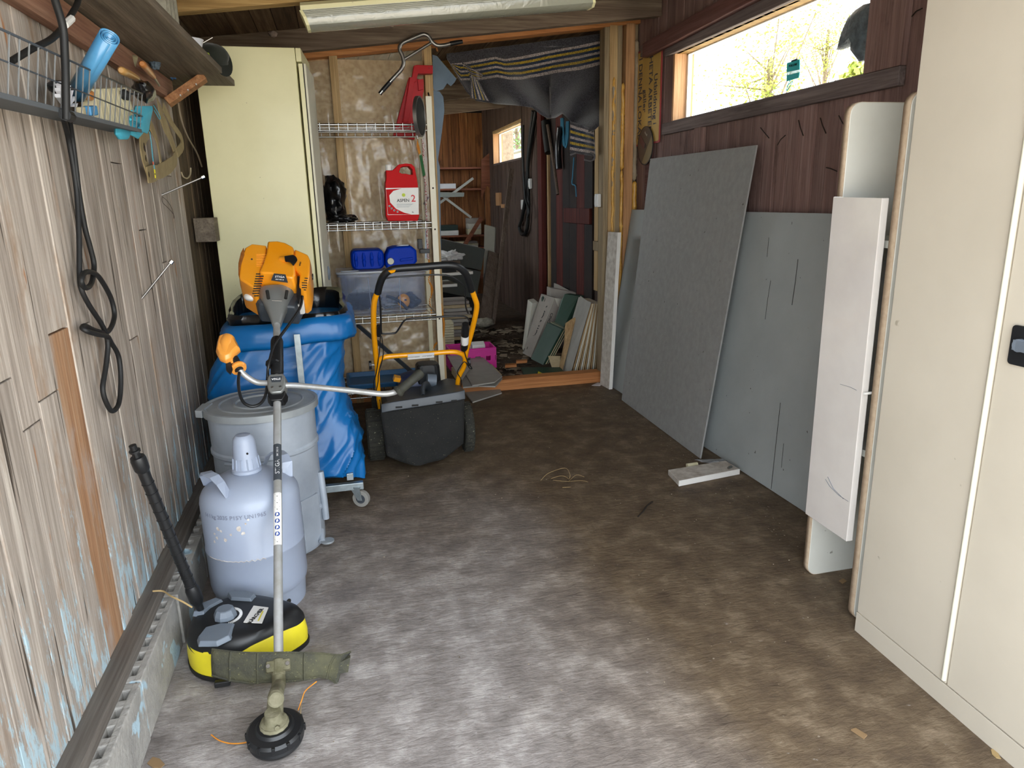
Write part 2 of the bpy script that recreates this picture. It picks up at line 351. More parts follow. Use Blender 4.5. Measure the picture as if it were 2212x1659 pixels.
M_ink = mt('black_ink', '1c1c1c', .6)
M_inkred = mt('red_ink', 'd0202a', .5)
M_inkblue = mt('blue_ink', '1d4390', .5)
M_inkwhite = mt('white_ink', 'eeeeee', .5)
M_stripe_white = None
M_signy = mt('mustard_sign', 'c9a75a', .5, 0, 'bd9a50', 10)
M_signink = mt('sign_lettering', '43424c', .6)
M_signred = mt('sign_red_border', 'a84040', .6)
M_disc = mt('dark_disc', '3a3230', .3, coat=.4)
M_discgold = mt('gold_disc_print', '7c6a45', .4)
M_pink = mt('magenta_plastic', 'cf2390', .4)
M_tileg = mt('grey_tile', 'a09c93', .6, 0, 'aba79d', 12, var=.16)
M_tilegreen = mt('green_tile', '2e4a3b', .5, 0, '294236', 8, var=.1)
M_tileedge = mt('tile_body', 'c7b48f', .8, 0, 'b5a27f', 20, var=.12)
M_box = mt('cardboard_box_print', 'a39b92', .8, 0, '958d84', 8)
M_boxw = mt('white_box_print', 'cfccbe', .7)
M_panelgrey = mt('grey_green_laminate', '5f645f', .5, 0, '555a56', 5, var=.05)
M_cloth = mt('white_cloth', 'd5d3d0', .9, sheen=.3)
M_teal = mt('teal_cloth', '4fb4cc', .7, 0, '3fa3bf', 12)
M_canvas = mt('khaki_canvas', '8d7c58', .9, 0, 'a3926c', 16, .3, 120)
M_tealp = mt('teal_plastic', '16b5b8', .35)
M_navy = mt('navy_plastic', '1c2c55', .4)
M_steelblue = mt('steel_blue_plastic', '2c5d86', .5)
M_rollblue = mt('blue_rolled_plastic', '3f7fae', .3, 0, '5a9bc6', 6, coat=.4)
M_woodh = mt('varnished_handle', 'b9743a', .35, 0, 'c98a4e', 10, coat=.4)
M_paperc = mt('cream_card', 'ddd5b5', .8, 0, 'cfc6a2', 30)
M_paperw = mt('white_paper', 'dedee2', .8)
M_rope = mt('orange_rope', 'd68a1e', .7, 0, 'b9701a', 60)
M_roper = mt('blue_rope', '3f86a8', .8)
M_chain = mt('rusty_chain', '5c4034', .6, .3, '7d5a42', 40)
M_socket = mt('white_socket', 'd9d9d5', .4)
M_fur = mt('dark_sheepskin', '3c4346', 1, 0, '5a666c', 40, 1, 60, sheen=.5)
M_straw = mt('dry_straw', 'a88f62', .9)
M_twig = mt('dark_twig', '241a12', .9)
M_leaf = mt('dry_leaf', '8a6f4e', .9)
M_bark = mt('bark', '6b5c4c', .95, 0, '8a7a68', 14, .8, 30)
M_tree1 = mt('spring_leaves', '8a9a3c', .8, 0, 'b3b04e', 3, var=.1)
M_tree2 = mt('green_leaves', '4d7a34', .8, 0, '6f9a44', 3, var=.1)
M_rooft = mt('roof_tile', '8a8784', .8, 0, '9c9995', 12, var=.12)
M_houw = mt('pale_render', 'd9cfae', .9)
M_gap = mt('shadow_gap_paint', '1c1a17', .8)
M_mesh = mt('catcher_fabric', '181817', .9, 0, '21201e', 12, .5, 200, spots=('7f7c5c', 240, .7))
M_tyre = mt('grass_caked_tyre', '262622', .9, 0, '3a382f', 16, .8, 60, spots=('8f8c73', 90, .66))
M_nest = mt('wasp_nest', '9a8a80', .95, 0, '857468', 40, .8, 80)
M_tshirt = mt('rag', '5f6f7c', .9)
def blanket_mat():
    m, nt, b = _mat('striped_wool'); uv = N(nt, 'ShaderNodeTexCoord').outputs['UV']; s = N(nt, 'ShaderNodeSeparateXYZ'); nt.links.new(uv, s.inputs[0])
    g = hx('454349'); n = hx('22324c'); wh = hx('b5a8a2'); ye = hx('b99b2e'); cols = [g, wh, n, ye, n, wh, n, ye, n, wh, g]
    wig = ntex(nt, coords(nt, 160), 1, 2, .5); ma = N(nt, 'ShaderNodeMath', operation='MULTIPLY_ADD', i_1=.012, i_2=-.006); nt.links.new(wig, ma.inputs[0])
    ad = N(nt, 'ShaderNodeMath', operation='ADD'); nt.links.new(s.outputs[1], ad.inputs[0]); nt.links.new(ma.outputs[0], ad.inputs[1])
    r = N(nt, 'ShaderNodeValToRGB'); r.color_ramp.interpolation = 'CONSTANT'; e = r.color_ramp.elements; p = 0
    while len(e) < 11: e.new(.5)
    for k in range(11): e[k].position = 0 if k == 0 else .3+.4*(k-1)/9; e[k].color = cols[k]
    nt.links.new(ad.outputs[0], r.inputs[0])
    fz = ramp(nt, ntex(nt, coords(nt, 150), 1, 3, .75), [(.36, hx('4a474a')), (.62, (1, 1, 1, 1))]); c = mixc(nt, .85, r.outputs[0], fz, 'MULTIPLY')
    nt.links.new(c, b.inputs['Base Color']); b.inputs['Roughness'].default_value = 1; b.inputs['Sheen Weight'].default_value = .4
    bump(nt, b, ntex(nt, coords(nt, 150), 1, 3, .6), .6, .004); return m
M_blanket = blanket_mat()

# ------------------------------------------------------------------ the setting
XL, XR, Y0, YP, YB = -.62, 1.94, .45, 4.5, 9.6
def roofz(x): return 2.036 + .116*(x+.109)
# outside ground + garage floor
g_ = MB().box((-40, -40, -.3), (60, 60, -.06)).build('ground', M_ground, kind='structure')
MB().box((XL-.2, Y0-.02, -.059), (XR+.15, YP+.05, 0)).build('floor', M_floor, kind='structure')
b_ = MB(); b_.grid(lambda u, v: V((XL-.1+u*(XR-XL+.2), YP+.05+v*(YB-YP), -.004+.02*max(0, nz((u*9, v*18, 0), .9)))), 60, 90)
b_.build('floor', M_dirt, smooth=60, kind='structure')
# left wall: planks, block plinth
wl = struct('wall_left', (XL, 2, 0))
ycut = [(atx(105, 722, XL).y, atx(150, 710, XL).y)]
zc = atx(125, 716, XL).z
y = Y0; spec_ya, spec_yb = ycut[0]
bounds = []
while y < spec_ya-.05: w_ = random.uniform(.075, .115); bounds.append((y, min(y+w_, spec_ya))); y += w_
bounds = [b for b in bounds if b[1]-b[0] > .02]; bounds[-1] = (bounds[-1][0], spec_ya); bounds.append((spec_ya, spec_yb)); y = spec_yb
while y < YB: w_ = random.uniform(.07, .115); bounds.append((y, y+w_)); y += w_
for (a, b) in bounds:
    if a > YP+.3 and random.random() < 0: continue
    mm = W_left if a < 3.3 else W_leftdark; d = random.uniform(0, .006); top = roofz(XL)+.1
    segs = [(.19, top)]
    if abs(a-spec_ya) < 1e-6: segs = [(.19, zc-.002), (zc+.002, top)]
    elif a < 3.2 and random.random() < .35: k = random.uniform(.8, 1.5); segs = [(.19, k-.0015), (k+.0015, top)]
    if 5.2 < a < 8.8: segs = [(.19, 1.3), (2.0, top)]  # opening for the window added out of view
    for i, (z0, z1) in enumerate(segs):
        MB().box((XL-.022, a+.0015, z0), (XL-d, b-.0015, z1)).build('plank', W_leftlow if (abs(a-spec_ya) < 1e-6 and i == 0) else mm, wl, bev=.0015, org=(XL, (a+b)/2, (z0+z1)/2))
MB().box((XL-.06, Y0, 0), (XL-.023, YB, 1.3)).box((XL-.06, Y0, 1.3), (XL-.023, 5.2, 2.2)).box((XL-.06, 8.8, 1.3), (XL-.023, YB, 2.2)).box((XL-.06, 5.2, 2.0), (XL-.023, 8.8, 2.2)).build('backing', M_gap, wl)
w3 = struct('window_3', (XL, 7, .8))  # unseen window, added to bring more daylight into the back room
fr = MB()
for yy in (5.2, 6.98, 8.76): fr.box((XL-.06, yy, 1.3), (XL, yy+.04, 2.0))
fr.box((XL-.06, 5.2, 1.3), (XL, 8.8, 1.34)).box((XL-.06, 5.2, 1.96), (XL, 8.8, 2.0)); fr.build('window_frame', M_whitep, w3); MB().box((XL-.04, 5.22, 1.32), (XL-.037, 8.78, 1.98)).build('pane', M_glass, w3)
# rails of the left wall
MB().box((XL-.001, Y0, 1.66), (XL+.028, 3.25, 1.735)).build('rail', wood('rail_red', ['7d5544', '96705b', 'ab8871'], 'y', .03, .8), wl, bev=.003)
MB().box((XL-.001, Y0, 1.775), (XL+.03, 3.25, 1.86)).build('rail', wood('rail_red2', ['6d4637', '875c48', '9a745d'], 'y', .03, .8), wl, bev=.003)
rb = at(440, 495, 3.5); MB().box((XL, 3.45, rb.z-.055), (rb.x+.055, 3.56, rb.z+.05)).build('nogging', W_shelf, wl, bev=.003)
bl = struct('baseboard_left', (XL+.05, 2, 0))
yy = Y0; k = 0
while yy < 3.4:
    L = .39; m = MB(); x0, x1 = XL-.02, XL+.082; j = random.uniform(-.004, .004)
    m.box((x1-.018+j, yy, 0), (x1+j, yy+L-.006, .162)).box((x0, yy, 0), (x0+.02, yy+L-.006, .162)).box((x0, yy, 0), (x1-.01, yy+L-.006, .1))
    m.box((XL+.03, yy, .1), (XL+.045, yy+L-.006, .162))
    for q in range(7): c_ = yy+ (L-.03)*q/6; m.box((x0, c_, .1), (x1-.01, c_+.026, .1615))
    m.build('block', M_block, bl, bev=.003, org=(XL, yy, 0)); yy += L
MB().box((XL-.02, Y0, .16), (XL+.046, 3.4, .192)).build('sill_plate', M_platey, bl, bev=.003)
# right wall with two window openings
wr = struct('wall_right', (XR, 2.5, 0))
WIN = [(2.40, 4.0, 1.672, 2.03), (7.55, 8.92, 1.68, 2.03)]
y = Y0
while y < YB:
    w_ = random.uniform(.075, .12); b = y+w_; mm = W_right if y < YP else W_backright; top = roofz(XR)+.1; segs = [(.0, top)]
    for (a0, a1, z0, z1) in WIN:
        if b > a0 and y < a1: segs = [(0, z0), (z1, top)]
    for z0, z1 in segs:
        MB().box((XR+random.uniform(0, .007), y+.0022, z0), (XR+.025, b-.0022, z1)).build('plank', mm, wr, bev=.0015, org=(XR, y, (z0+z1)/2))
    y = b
bk = MB(); bk.box((XR+.0255, Y0, 0), (XR+.06, YB, 1.66)).box((XR+.0255, Y0, 2.045), (XR+.06, YB, 2.42)).box((XR+.0255, Y0, 1.66), (XR+.06, 2.385, 2.045)).box((XR+.0255, 4.015, 1.66), (XR+.06, 7.535, 2.045)).box((XR+.0255, 8.935, 1.66), (XR+.06, YB, 2.03))
bk.build('backing', M_gap, wr)
MB().box((XR-.028, 2.22, 1.60), (XR, 4.09, 1.664)).build('rail', W_greyY, wr, bev=.003)
MB().box((XR-.028, 2.0, 2.028), (XR, 4.08, 2.085)).build('rail', W_greyY, wr, bev=.003)
MB().box((XR-.032, 2.5, 2.085), (XR, 4.42, 2.15)).build('rail', W_greyY, wr, bev=.003)
MB().hexa([(XR-.07, 2.9, 2.085), (XR-.03, 2.9, 2.085), (XR-.03, 4.30, 2.06), (XR-.07, 4.30, 2.06), (XR-.07, 2.9, 2.165), (XR-.03, 2.9, 2.165), (XR-.03, 4.30, 2.14), (XR-.07, 4.30, 2.14)]).build('painted_board', W_redbrown, wr, bev=.003)
MB().box((XR-.03, 3.60, 1.30), (XR, 3.68, 1.60)).build('batten', W_right, wr, bev=.002)
MB().box((XR-.028, 2.22, 1.665), (XR, 2.40, 2.027)).build('casing', W_right, wr, bev=.002)
MB().box((XR-.008, 4.25, 0), (XR, 4.36, 2.06)).build('casing', W_redbrown, wr, bev=.002)
for (px, py, qx, qy) in ((1643, 276, 1661, 298), (1697, 292, 1679, 314), (1725, 260, 1735, 293), (1772, 255, 1784, 288), (1812, 250, 1828, 278), (1785, 362, 1808, 370), (1970, 35, 1992, 18)):
    a, b = atx(px, py, XR-.004), atx(qx, qy, XR-.03); MB().tube([a, (a+b)/2+V((-.004, 0, .003)), b], .0022, 5).build('nail', M_twig, wr)
for wi, (a0, a1, z0, z1) in enumerate(WIN):
    wn = struct('window_%d' % (wi+1), (XR+.06, (a0+a1)/2, z0))
    MB().box((XR, a0-.02, z1), (XR+.12, a1+.02, z1+.03)).build('head_jamb', W_tanX if wi == 0 else W_tanZ, wn)
    MB().box((XR, a0, z0-.02), (XR+.13, a1, z0)).build('sill', W_greyY, wn)
    MB().box((XR, a1, z0), (XR+.12, a1+.02, z1)).build('side_jamb', W_orZ, wn); MB().box((XR, a0-.02, z0), (XR+.12, a0, z1)).build('side_jamb', W_right, wn)
    fr = MB(); X0, X1 = XR+.075, XR+.1
    fr.box((X0, a0, z0), (X1, a1, z0+.006)).box((X0, a0, z1-.006), (X1, a1, z1)).box((X0, a0, z0), (X1, a0+.02, z1)).box((X0, a1-.016, z0), (X1, a1, z1)); fr.build('window_frame', M_whitep, wn)
    MB().box((XR+.085, a0+.01, z0+.003), (XR+.088, a1-.02, z1-.003)).build('pane', M_glass, wn)
# ceiling: boards + beams
ce = struct('ceiling', (.66, 4, 2.3)); x = XL-.15
while x < XR+.15:
    w_ = random.uniform(.09, .13); z0 = roofz(x)+.112; z1 = roofz(x+w_)+.112; d = random.uniform(0, .008)
    MB().hexa([(x+.002, Y0-.2, z0-d), (x+w_-.002, Y0-.2, z1-d), (x+w_-.002, YB+.1, z1-d), (x+.002, YB+.1, z0-d), (x+.002, Y0-.2, z0+.02), (x+w_-.002, Y0-.2, z1+.02), (x+w_-.002, YB+.1, z1+.02), (x+.002, YB+.1, z0+.02)]).build('board', W_roof, ce, org=(x, 4, z0)); x += w_
za, zb = roofz(-1)+.135, roofz(2.3)+.135
MB().hexa([(-1, Y0-.35, za), (2.3, Y0-.35, zb), (2.3, YB+.3, zb), (-1, YB+.3, za), (-1, Y0-.35, za+.05), (2.3, Y0-.35, zb+.05), (2.3, YB+.3, zb+.05), (-1, YB+.3, za+.05)]).build('roofing', M_gap, ce)
def beam(name, y0, y1, mm, dz=0, h=.112, x0=XL, x1=XR, par=ce):
    za, zb = roofz(x0)+dz, roofz(x1)+dz
    return MB().hexa([(x0, y0, za), (x1, y0, zb), (x1, y1, zb), (x0, y1, za), (x0, y0, za+h), (x1, y0, zb+h), (x1, y1, zb+h), (x0, y1, za+h)]).build(name, mm, par, bev=.003)
beam('beam', 4.19, 4.25, W_greyX, -.004)
beam('beam', 3.2, 3.26, W_tanX, -.012)
for yb in (1.0, 2.1): beam('beam', yb, yb+.05, W_greyX, -.01)
for yb in (5.6, 6.9, 8.2): beam('beam', yb, yb+.05, W_greyX if yb > 6 else W_tanX, -.02, .13)
# partition at the end of the garage
wb = struct('wall_back', (.66, YP, 0)); HZ = lambda x: 2.062+.1208*x
def hbeam(name, x0, x1, y0, y1, dz, h, mm):
    a, b = HZ(x0)+dz, HZ(x1)+dz
    return MB().hexa([(x0, y0, a), (x1, y0, b), (x1, y1, b), (x0, y1, a), (x0, y0, a+h), (x1, y0, b+h), (x1, y1, b+h), (x0, y1, a+h)]).build(name, mm, wb, bev=.002)
hbeam('header', XL, XR, YP-.005, YP+.09, 0, .058, W_orX)
hbeam('frieze', XL, XR, YP+.03, YP+.07, .058, .17, mt('orange_osb', 'a3613a', .9, 0, '7a4328', 40, .6, 50, spots=('4d3a2c', 30, .6)))
MB().box((.575, YP, 0), (.622, YP+.09, HZ(.6)+.002)).build('stud', W_tanZ, wb, bev=.002)
MB().box((.03, YP-.004, 0), (.076, YP+.09, HZ(.05)+.002)).build('stud', W_tanZ, wb, bev=.002)
MB().box((-.55, YP, 0), (-.5, YP+.09, HZ(-.5))).build('stud', W_greyZ, wb, bev=.002)
MB().box((.62, YP-.0, .0), (1.705, YP+.1, .075)).build('sill_plate', W_orX, wb, bev=.003)
MB().box((XL, YP+.0, .0), (.575, YP+.09, .06)).build('sill_plate', W_orX, wb, bev=.003)
MB().box((XL, YP+.06, 0), (.60, YP+.075, HZ(0))).build('osb_panel', M_osb, wb)
def polyf(u, v):
    x = -.52+u*1.09; z = .06+v*(HZ(x)-.07); s = max(0, math.sin(v*math.pi))
    r_ = 1-2*abs(nz((x*11+z*2.2, 0, z*1.3), 1, 3)); sag = .022*nz((x*6, 0, z*1.6), 1, 3)+.012*r_*r_+.014*nz((x*10, 0, z*24), 1, 5)*(1 if z < .85 else .25)+.006*nz((x*22, 0, z*9), 1, 9)
    pin = min(1, abs(x-.053)/.09)*min(1, abs(x+.525)/.08)*min(1, abs(x-.575)/.08)
    return V((x, YP+.03+pin*(sag-.006)+(.012 if abs(x-.053) > .03 else 0), z))
pm = MB(); pm.grid(polyf, 90, 170); pm.build('polythene', M_poly, wb, smooth=80)
# posts beside the doorway
def post(x0, x1, y0, y1, mm, z1=None, nm='post'): return MB().box((x0, y0, 0), (x1, y1, (z1 or HZ(x1)+.002))).build(nm, mm, wb, bev=.003)
post(1.705, 1.738, YP, YP+.09, W_greyZ); post(1.738, 1.79, YP-.006, YP+.09, W_tanZ); post(1.79, 1.822, YP-.002, YP+.09, W_greyZ)
post(1.845, 1.905, YP-.008, YP+.09, W_orZ); post(1.905, XR, YP+.03, YP+.06, W_greyZ)
def foam(x, z0, z1, r, mm, yy=YP-.004, seed=1):
    pts = []; rr = []; n = int((z1-z0)/.008)
    for i in range(n+1): z = z0+(z1-z0)*i/n; pts.append((x+.006*nz((0, seed, z), 14), yy, z)); rr.append(r*(.75+.5*abs(nz((seed, 3, z), 40)))*min(1, .3+i*.3, .3+(n-i)*.3))
    MB().tube(pts, rr, 9).build('foam', mm, wb, smooth=70)
foam(1.768, .02, 1.98, .011, M_foam, YP-.008, 2); foam(1.832, .3, 1.42, .013, M_foam, YP+.0, 4); foam(1.832, 1.42, 1.95, .016, M_foam, YP+.004, 6)
foam(1.922, .9, 1.35, .02, M_foam, YP-.004, 7); foam(1.92, 1.35, 2.2, .019, M_foamg, YP+.0, 8); foam(1.768, 1.3, 1.95, .012, M_foamg, YP-.006, 9)
# back room end wall
we = struct('wall_end', (1, YB, 0)); x = XL-.1
while x < XR:
    w_ = random.uniform(.09, .13); MB().box((x+.002, YB, 0), (x+w_-.002, YB+.02, 2.35)).build('plank', W_backwall, we, bev=.0015, org=(x, YB, 1.2)); x += w_
MB().box((XL-.1, YB+.021, 0), (XR+.1, YB+.05, 2.4)).build('backing', M_gap, we)
# front edge of the building (behind the photographer's frame): door posts and the eaves
# ------------------------------------------------------------------ grey boards along the right wall
def board4(name, c4, th, m, label, cat, bev=.0015, group=None):
    n = (V(c4[1])-V(c4[0])).cross(V(c4[3])-V(c4[0])).normalized()
    return tag(MB().prism(c4, n*th).build(name, m, bev=bev), label, cat, group)
board4('fibre_board', [(1.733, 4.46, .002), (1.752, 1.93, .002), (1.90, 1.93, 1.168), (1.90, 4.46, 1.168)], .01, M_sheet1, 'long pale grey fibre board standing on its long edge under the window', 'board')
board4('fibre_board', [(1.672, 4.03, .002), (1.640, 2.945, .002), (1.868, 2.985, 1.462), (1.868, 4.125, 1.468)], .008, M_sheet2, 'upright darker grey board leaning in front of the long pale board', 'board')
fb = [o for o in bpy.data.objects if o.name.startswith('fibre_board')]
def scratch(board, p0, n, pts, wd, m_):
    q = [pl(x, y, p0, n)+V((-.0006, 0, 0)) for x, y in pts]; m = MB()
    for a, b in zip(q, q[1:]): m.bar(a, b, wd, .0006, n)
    m.build('scratch', m_, board)
nA = V((.148, 0, 1.166)).cross(V((0, 1, 0))).normalized(); nB = V((.228, .09, 1.48)).cross(V((-.03, -1.08, 0))).normalized()
if nA.x > 0: nA = -nA
if nB.x > 0: nB = -nB
for pts, wd in (([(1724, 560), (1718, 610), (1711, 659)], .0022), ([(1665, 606), (1658, 650), (1653, 690)], .0016), ([(1661, 513), (1657, 555)], .0012), ([(1686, 870), (1674, 980), (1666, 1056)], .0018), ([(1693, 958), (1688, 1010)], .0012)): scratch(fb[0], (1.733, 4.46, .002), nA, pts, wd, M_ink)
for pts, wd, m_ in (([(1497, 338), (1494, 352), (1490, 372)], .004, M_ink), ([(1462, 555), (1460, 577)], .003, M_ink), ([(1553, 557), (1552, 575)], .003, M_ink), ([(1478, 790), (1510, 803), (1542, 812)], .0016, M_label), ([(1395, 868), (1400, 830)], .0014, M_ink), ([(1525, 730), (1565, 742)], .0012, M_label), ([(1500, 450), (1560, 450)], .001, M_label)): scratch(fb[1], (1.672, 4.03, .002), nB, pts, wd, m_)
t = thing('wooden_board', 'narrow white-edged board leaning beside the doorway post', 'board', (1.70, 4.36, 0))
a, b = fl(1303, 834), fl(1322, 843); top = V((.045, 0, 1.03))
p0 = V((1.672, 4.44, .002)); p1 = V((1.684, 4.30, .002))
MB().prism([p0, p1, p1+top, p0+top], V((.024, .002, 0))).build('face', M_whitepaint, t, bev=.002)
MB().prism([p1+V((0, -.0015, 0)), p1+V((.024, 0, 0)), p1+V((.024, 0, 0))+top, p1+V((0, -.0015, 0))+top], V((0, -.003, 0))).build('painted_edge', M_whitep, t)
t = thing('wooden_board', 'short white board lying on the floor under the leaning boards', 'board', (1.55, 2.78, 0))
c4 = [fl(1443, 1018, .02), fl(1466, 1042, .02), fl(1620, 1029, .02), fl(1560, 998, .02)]; c4 = [V((q.x, q.y, .002)) for q in c4]
c4[2] = c4[1]+V((.33, .05, 0)); c4[3] = c4[0]+V((.31, .03, 0))
MB().prism(c4, V((0, 0, .026))).build('top_face', M_whitepaint, t, bev=.003)
MB().prism([c4[1]+V((0, -.001, 0)), c4[2]+V((0, -.001, 0)), c4[2]+V((0, -.001, .026)), c4[1]+V((0, -.001, .026))], V((0, -.002, 0))).build('painted_edge', M_whitep, t)
MB().cyl(fl(1573, 1011, .035), fl(1580, 1008, .035), .006, 8).build('screw', M_chrome, t)
t = MB().cyl(fl(1484, 1006, .014), fl(1506, 1003, .014), .011, 10).build('paper_roll', M_paperc, smooth=40); tag(t, 'small rolled scrap beside the short white board', 'scrap')
m = MB(); q = [fl(1500, 998), fl(1530, 988), fl(1568, 992), fl(1572, 1000), fl(1530, 1003)]; cc = sum(q, V())/5
m.grid(lambda u, v: (q[0].lerp(q[2], u)).lerp(q[4].lerp(q[3], u), v)+V((0, 0, .004+.012*abs(nz((u*3, v*3, 0), 1, 2)))), 8, 6)
tag(m.build('plastic_scrap', film('clear_scrap', 'b5b5b5', .7, .25), smooth=30, solid=.0015), 'crumpled scrap of clear plastic at the foot of the leaning grey board', 'plastic')
# lime and white strip showing above the long board
t = thing('packaging', 'lime and white cardboard strip showing above the long grey board', 'packaging', (1.90, 4.3, 1.0))
for (xa, xb, mm) in ((1362, 1377, M_lime), (1377.2, 1382, M_label), (1382.2, 1392, M_lime), (1392.2, 1403, M_label)):
    q = [atx(xa, 468, 1.925), atx(xb, 468, 1.925), atx(xb, 459, 1.925), atx(xa, 459, 1.925)]; q[0].z = q[1].z = 1.0
    MB().prism(q, V((.006, 0, 0))).build('strip', mm, t)
# ------------------------------------------------------------------ dismantled white cabinet
t = thing('white_cabinet', 'narrow white cabinet with round-cornered sides and a glossy door beside the steel cabinet', 'cabinet', (1.65, 1.72, 0))
for (yy, x0, zt, nm) in ((1.85, 1.446, 1.497, 'side_panel'), (1.585, 1.412, 1.49, 'side_panel')):
    c = V(((x0+1.92)/2, yy, zt/2)); MB().prism(rpoly(c, (1, 0, 0), (0, 0, 1), 1.92-x0, zt, .035, 6), V((0, .026, 0))).build(nm, M_white, t, smooth=30, bev=.002)
    rr_ = [rpoly(c+V((0, d, 0)), (1, 0, 0), (0, 0, 1), 1.92-x0+.0012, zt+.0006, .035, 6) for d in (.001, .025)]; MB().loft(rr_, cap=False).build('edge_band', M_rawedge, t, smooth=30, solid=.0008)
MB().prism([(1.400, 1.634, .24), (1.400, 1.83, .243), (1.40, 1.832, 1.237), (1.40, 1.637, 1.232)], V((.022, 0, 0))).build('door', M_gloss, t, bev=.0015)
for pts in ([(1783, 1035), (1792, 1050), (1812, 1070), (1832, 1083)], [(1788, 1030), (1800, 1055), (1822, 1078)], [(1815, 830), (1836, 836), (1850, 843)]):
    q = [atx(x, y, 1.3992) for x, y in pts]; mm_ = MB()
    for a, b in zip(q, q[1:]): mm_.bar(a, b, .0012, .0006, (1, 0, 0))
    mm_.build('scuff', M_midgrey, t)
MB().box((1.43, 1.66, .25), (1.435, 1.84, 1.2)).build('inner_panel', mt('dark_teal_panel', '2c3a40', .5), t)
MB().box((1.44, 1.612, .5), (1.9, 1.85, .52)).build('shelf', M_white, t)
MB().box((1.44, 1.612, 1.1), (1.9, 1.85, 1.12)).build('shelf', M_white, t)
MB().cyl((1.40, 1.628, .70), (1.425, 1.628, .70), .004, 8).build('hinge_pin', M_label, t)
# ------------------------------------------------------------------ steel cabinet with double doors
t = thing('steel_cabinet', 'tall beige steel cabinet with a black door handle against the brown wall', 'cabinet', (1.6, 1.2, 0))
yn, yf = .60, 1.545; xf = lambda y: 1.385-.0175*(1.55-y)/.54
MB().hexa([(xf(yn)+.014, yn, .0), (1.90, yn, .0), (1.90, yf, .0), (xf(yf)+.004, yf, .0), (xf(yn)+.014, yn, 2.0), (1.90, yn, 2.0), (1.90, yf, 2.0), (xf(yf)+.004, yf, 2.0)]).build('body', M_steelcab, t, bev=.003)
ys = 1.213; zb = .062
MB().hexa([(xf(yn), yn, .0), (xf(yn)+.012, yn, .0), (xf(yf)+.012, yf, .0), (xf(yf), yf, .0), (xf(yn), yn, zb-.001), (xf(yn)+.012, yn, zb-.001), (xf(yf)+.012, yf, zb-.001), (xf(yf), yf, zb-.001)]).build('plinth', M_steelcab, t, bev=.001)
for y0, y1 in ((yn+.001, ys-.002), (ys+.002, yf-.002)):
    MB().hexa([(xf(y0), y0, zb+.002), (xf(y0)+.013, y0, zb+.002), (xf(y1)+.013, y1, zb+.002), (xf(y1), y1, zb+.002), (xf(y0), y0, 1.985), (xf(y0)+.013, y0, 1.985), (xf(y1)+.013, y1, 1.985), (xf(y1), y1, 1.985)]).build('door', M_steelcab, t, bev=.002)
MB().tube([(xf(ys)-.001, ys+.008, zb+.01), (xf(ys)-.001, ys+.008, 1.97)], .006, 8).build('door_bead', mt('light_bead', 'dcd8c6', .4), t, smooth=50)
hc = atx(2198, 742, 1.376); hh = MB().prism(rpoly(V((xf(1.17)-.001, 1.155, .93)), (0, 1, 0), (0, 0, 1), .052, .084, .008), V((-.006, 0, 0))).build('handle', M_black, t, bev=.001)
hs = MB(); hs.bar((xf(1.17)-.012, 1.168, .932), (xf(1.17)-.020, 1.10, .930), .022, .006, (0, 0, 1)).cyl((xf(1.17)-.004, 1.155, .932), (xf(1.17)-.016, 1.155, .932), .014, 14); ho = hs.build('latch', M_midgrey, None, bev=.001, org=t['_o'])
ho.parent = hh; ho.location = V(t['_o'])-V(hh['_o'])
# ------------------------------------------------------------------ cream cabinet in the left corner
t = thing('cream_cabinet', 'tall cream cabinet behind the grass trimmer engine', 'cabinet', (-.33, 3.85, 0))
A, B = V((-.556, 3.6, 0)), V((-.118, 3.6, 0)); C = V((-.092, 3.965, 0)); D = V((-.53, 3.965, 0)); H = at(640, 103, 3.6).z
up = V((0, 0, 1))
dd = (C-B).normalized(); nx = (B-A).normalized()
MB().prism([A, B-nx*.006, C-nx*.006, D], up*H).build('body', M_cream, t, bev=.003)
MB().prism([B-nx*.0055, B+nx*.016, C+nx*.016, C-nx*.0055], up*.075).build('plinth', M_cream, t)
q = [B-nx*.004+up*(H-.058), B+nx*.02+up*(H-.058), C+nx*.02+up*(H-.058), C-nx*.004+up*(H-.058)]; MB().prism(q, up*.058).build('top_rail', M_cream, t, bev=.003)
for k, (o1, o2, mm) in enumerate(((.003, .022, M_cream), (.0225, .026, M_gap), (.026, .036, M_creamd))):
    q = [B+nx*o1+dd*.004, B+nx*o2+dd*.004, C+nx*o2-dd*.004, C+nx*o1-dd*.004]; MB().prism([p+up*.08 for p in q], up*(H-.145)).build('door' if k != 1 else 'door_gasket', mm, t, bev=.002 if k != 1 else 0)
kb = at(695, 588, 3.75); MB().ball(B+nx*.04+dd*.2+up*(kb.z-.01), .025, 14, 8, (.35, .5, 1.5)).build('handle', M_midgrey, t, smooth=60)
# ------------------------------------------------------------------ grey gas bottle
gc = V((-.337, 2.215, 0)); zt = lambda py: at(535, py, 2.2).z
t = thing('gas_bottle', 'grey steel gas bottle with a domed cap beside the block plinth', 'gas bottle', gc)
R = .1495; zs = .365
prof = [(.135, .052), (.146, .07), (R, .09), (R, .205), (R+.002, .208), (R+.002, .214), (R, .217), (R, zs)]
for k in range(1, 9): a = math.radians(k*10.5); prof.append((R*math.cos(a)*1.0+.0, zs+.083*math.sin(a)))
prof += [(.044, zs+.084)]
MB().lathe([(0, .05)]+prof+[(0, zs+.085)], gc, n=56).build('body', M_gas, t, smooth=35)
MB().lathe([(.131, .0), (.137, 0), (.139, .03), (.141, .06), (.147, .075), (.143, .078), (.128, .06)], gc, n=56).build('foot_ring', M_gas, t, smooth=35)
h0 = fl(668, 1325); fr_ = (V((fl(660, 1318, .03).x, fl(660, 1318, .03).y, .03))-gc-V((0, 0, .03))).normalized()
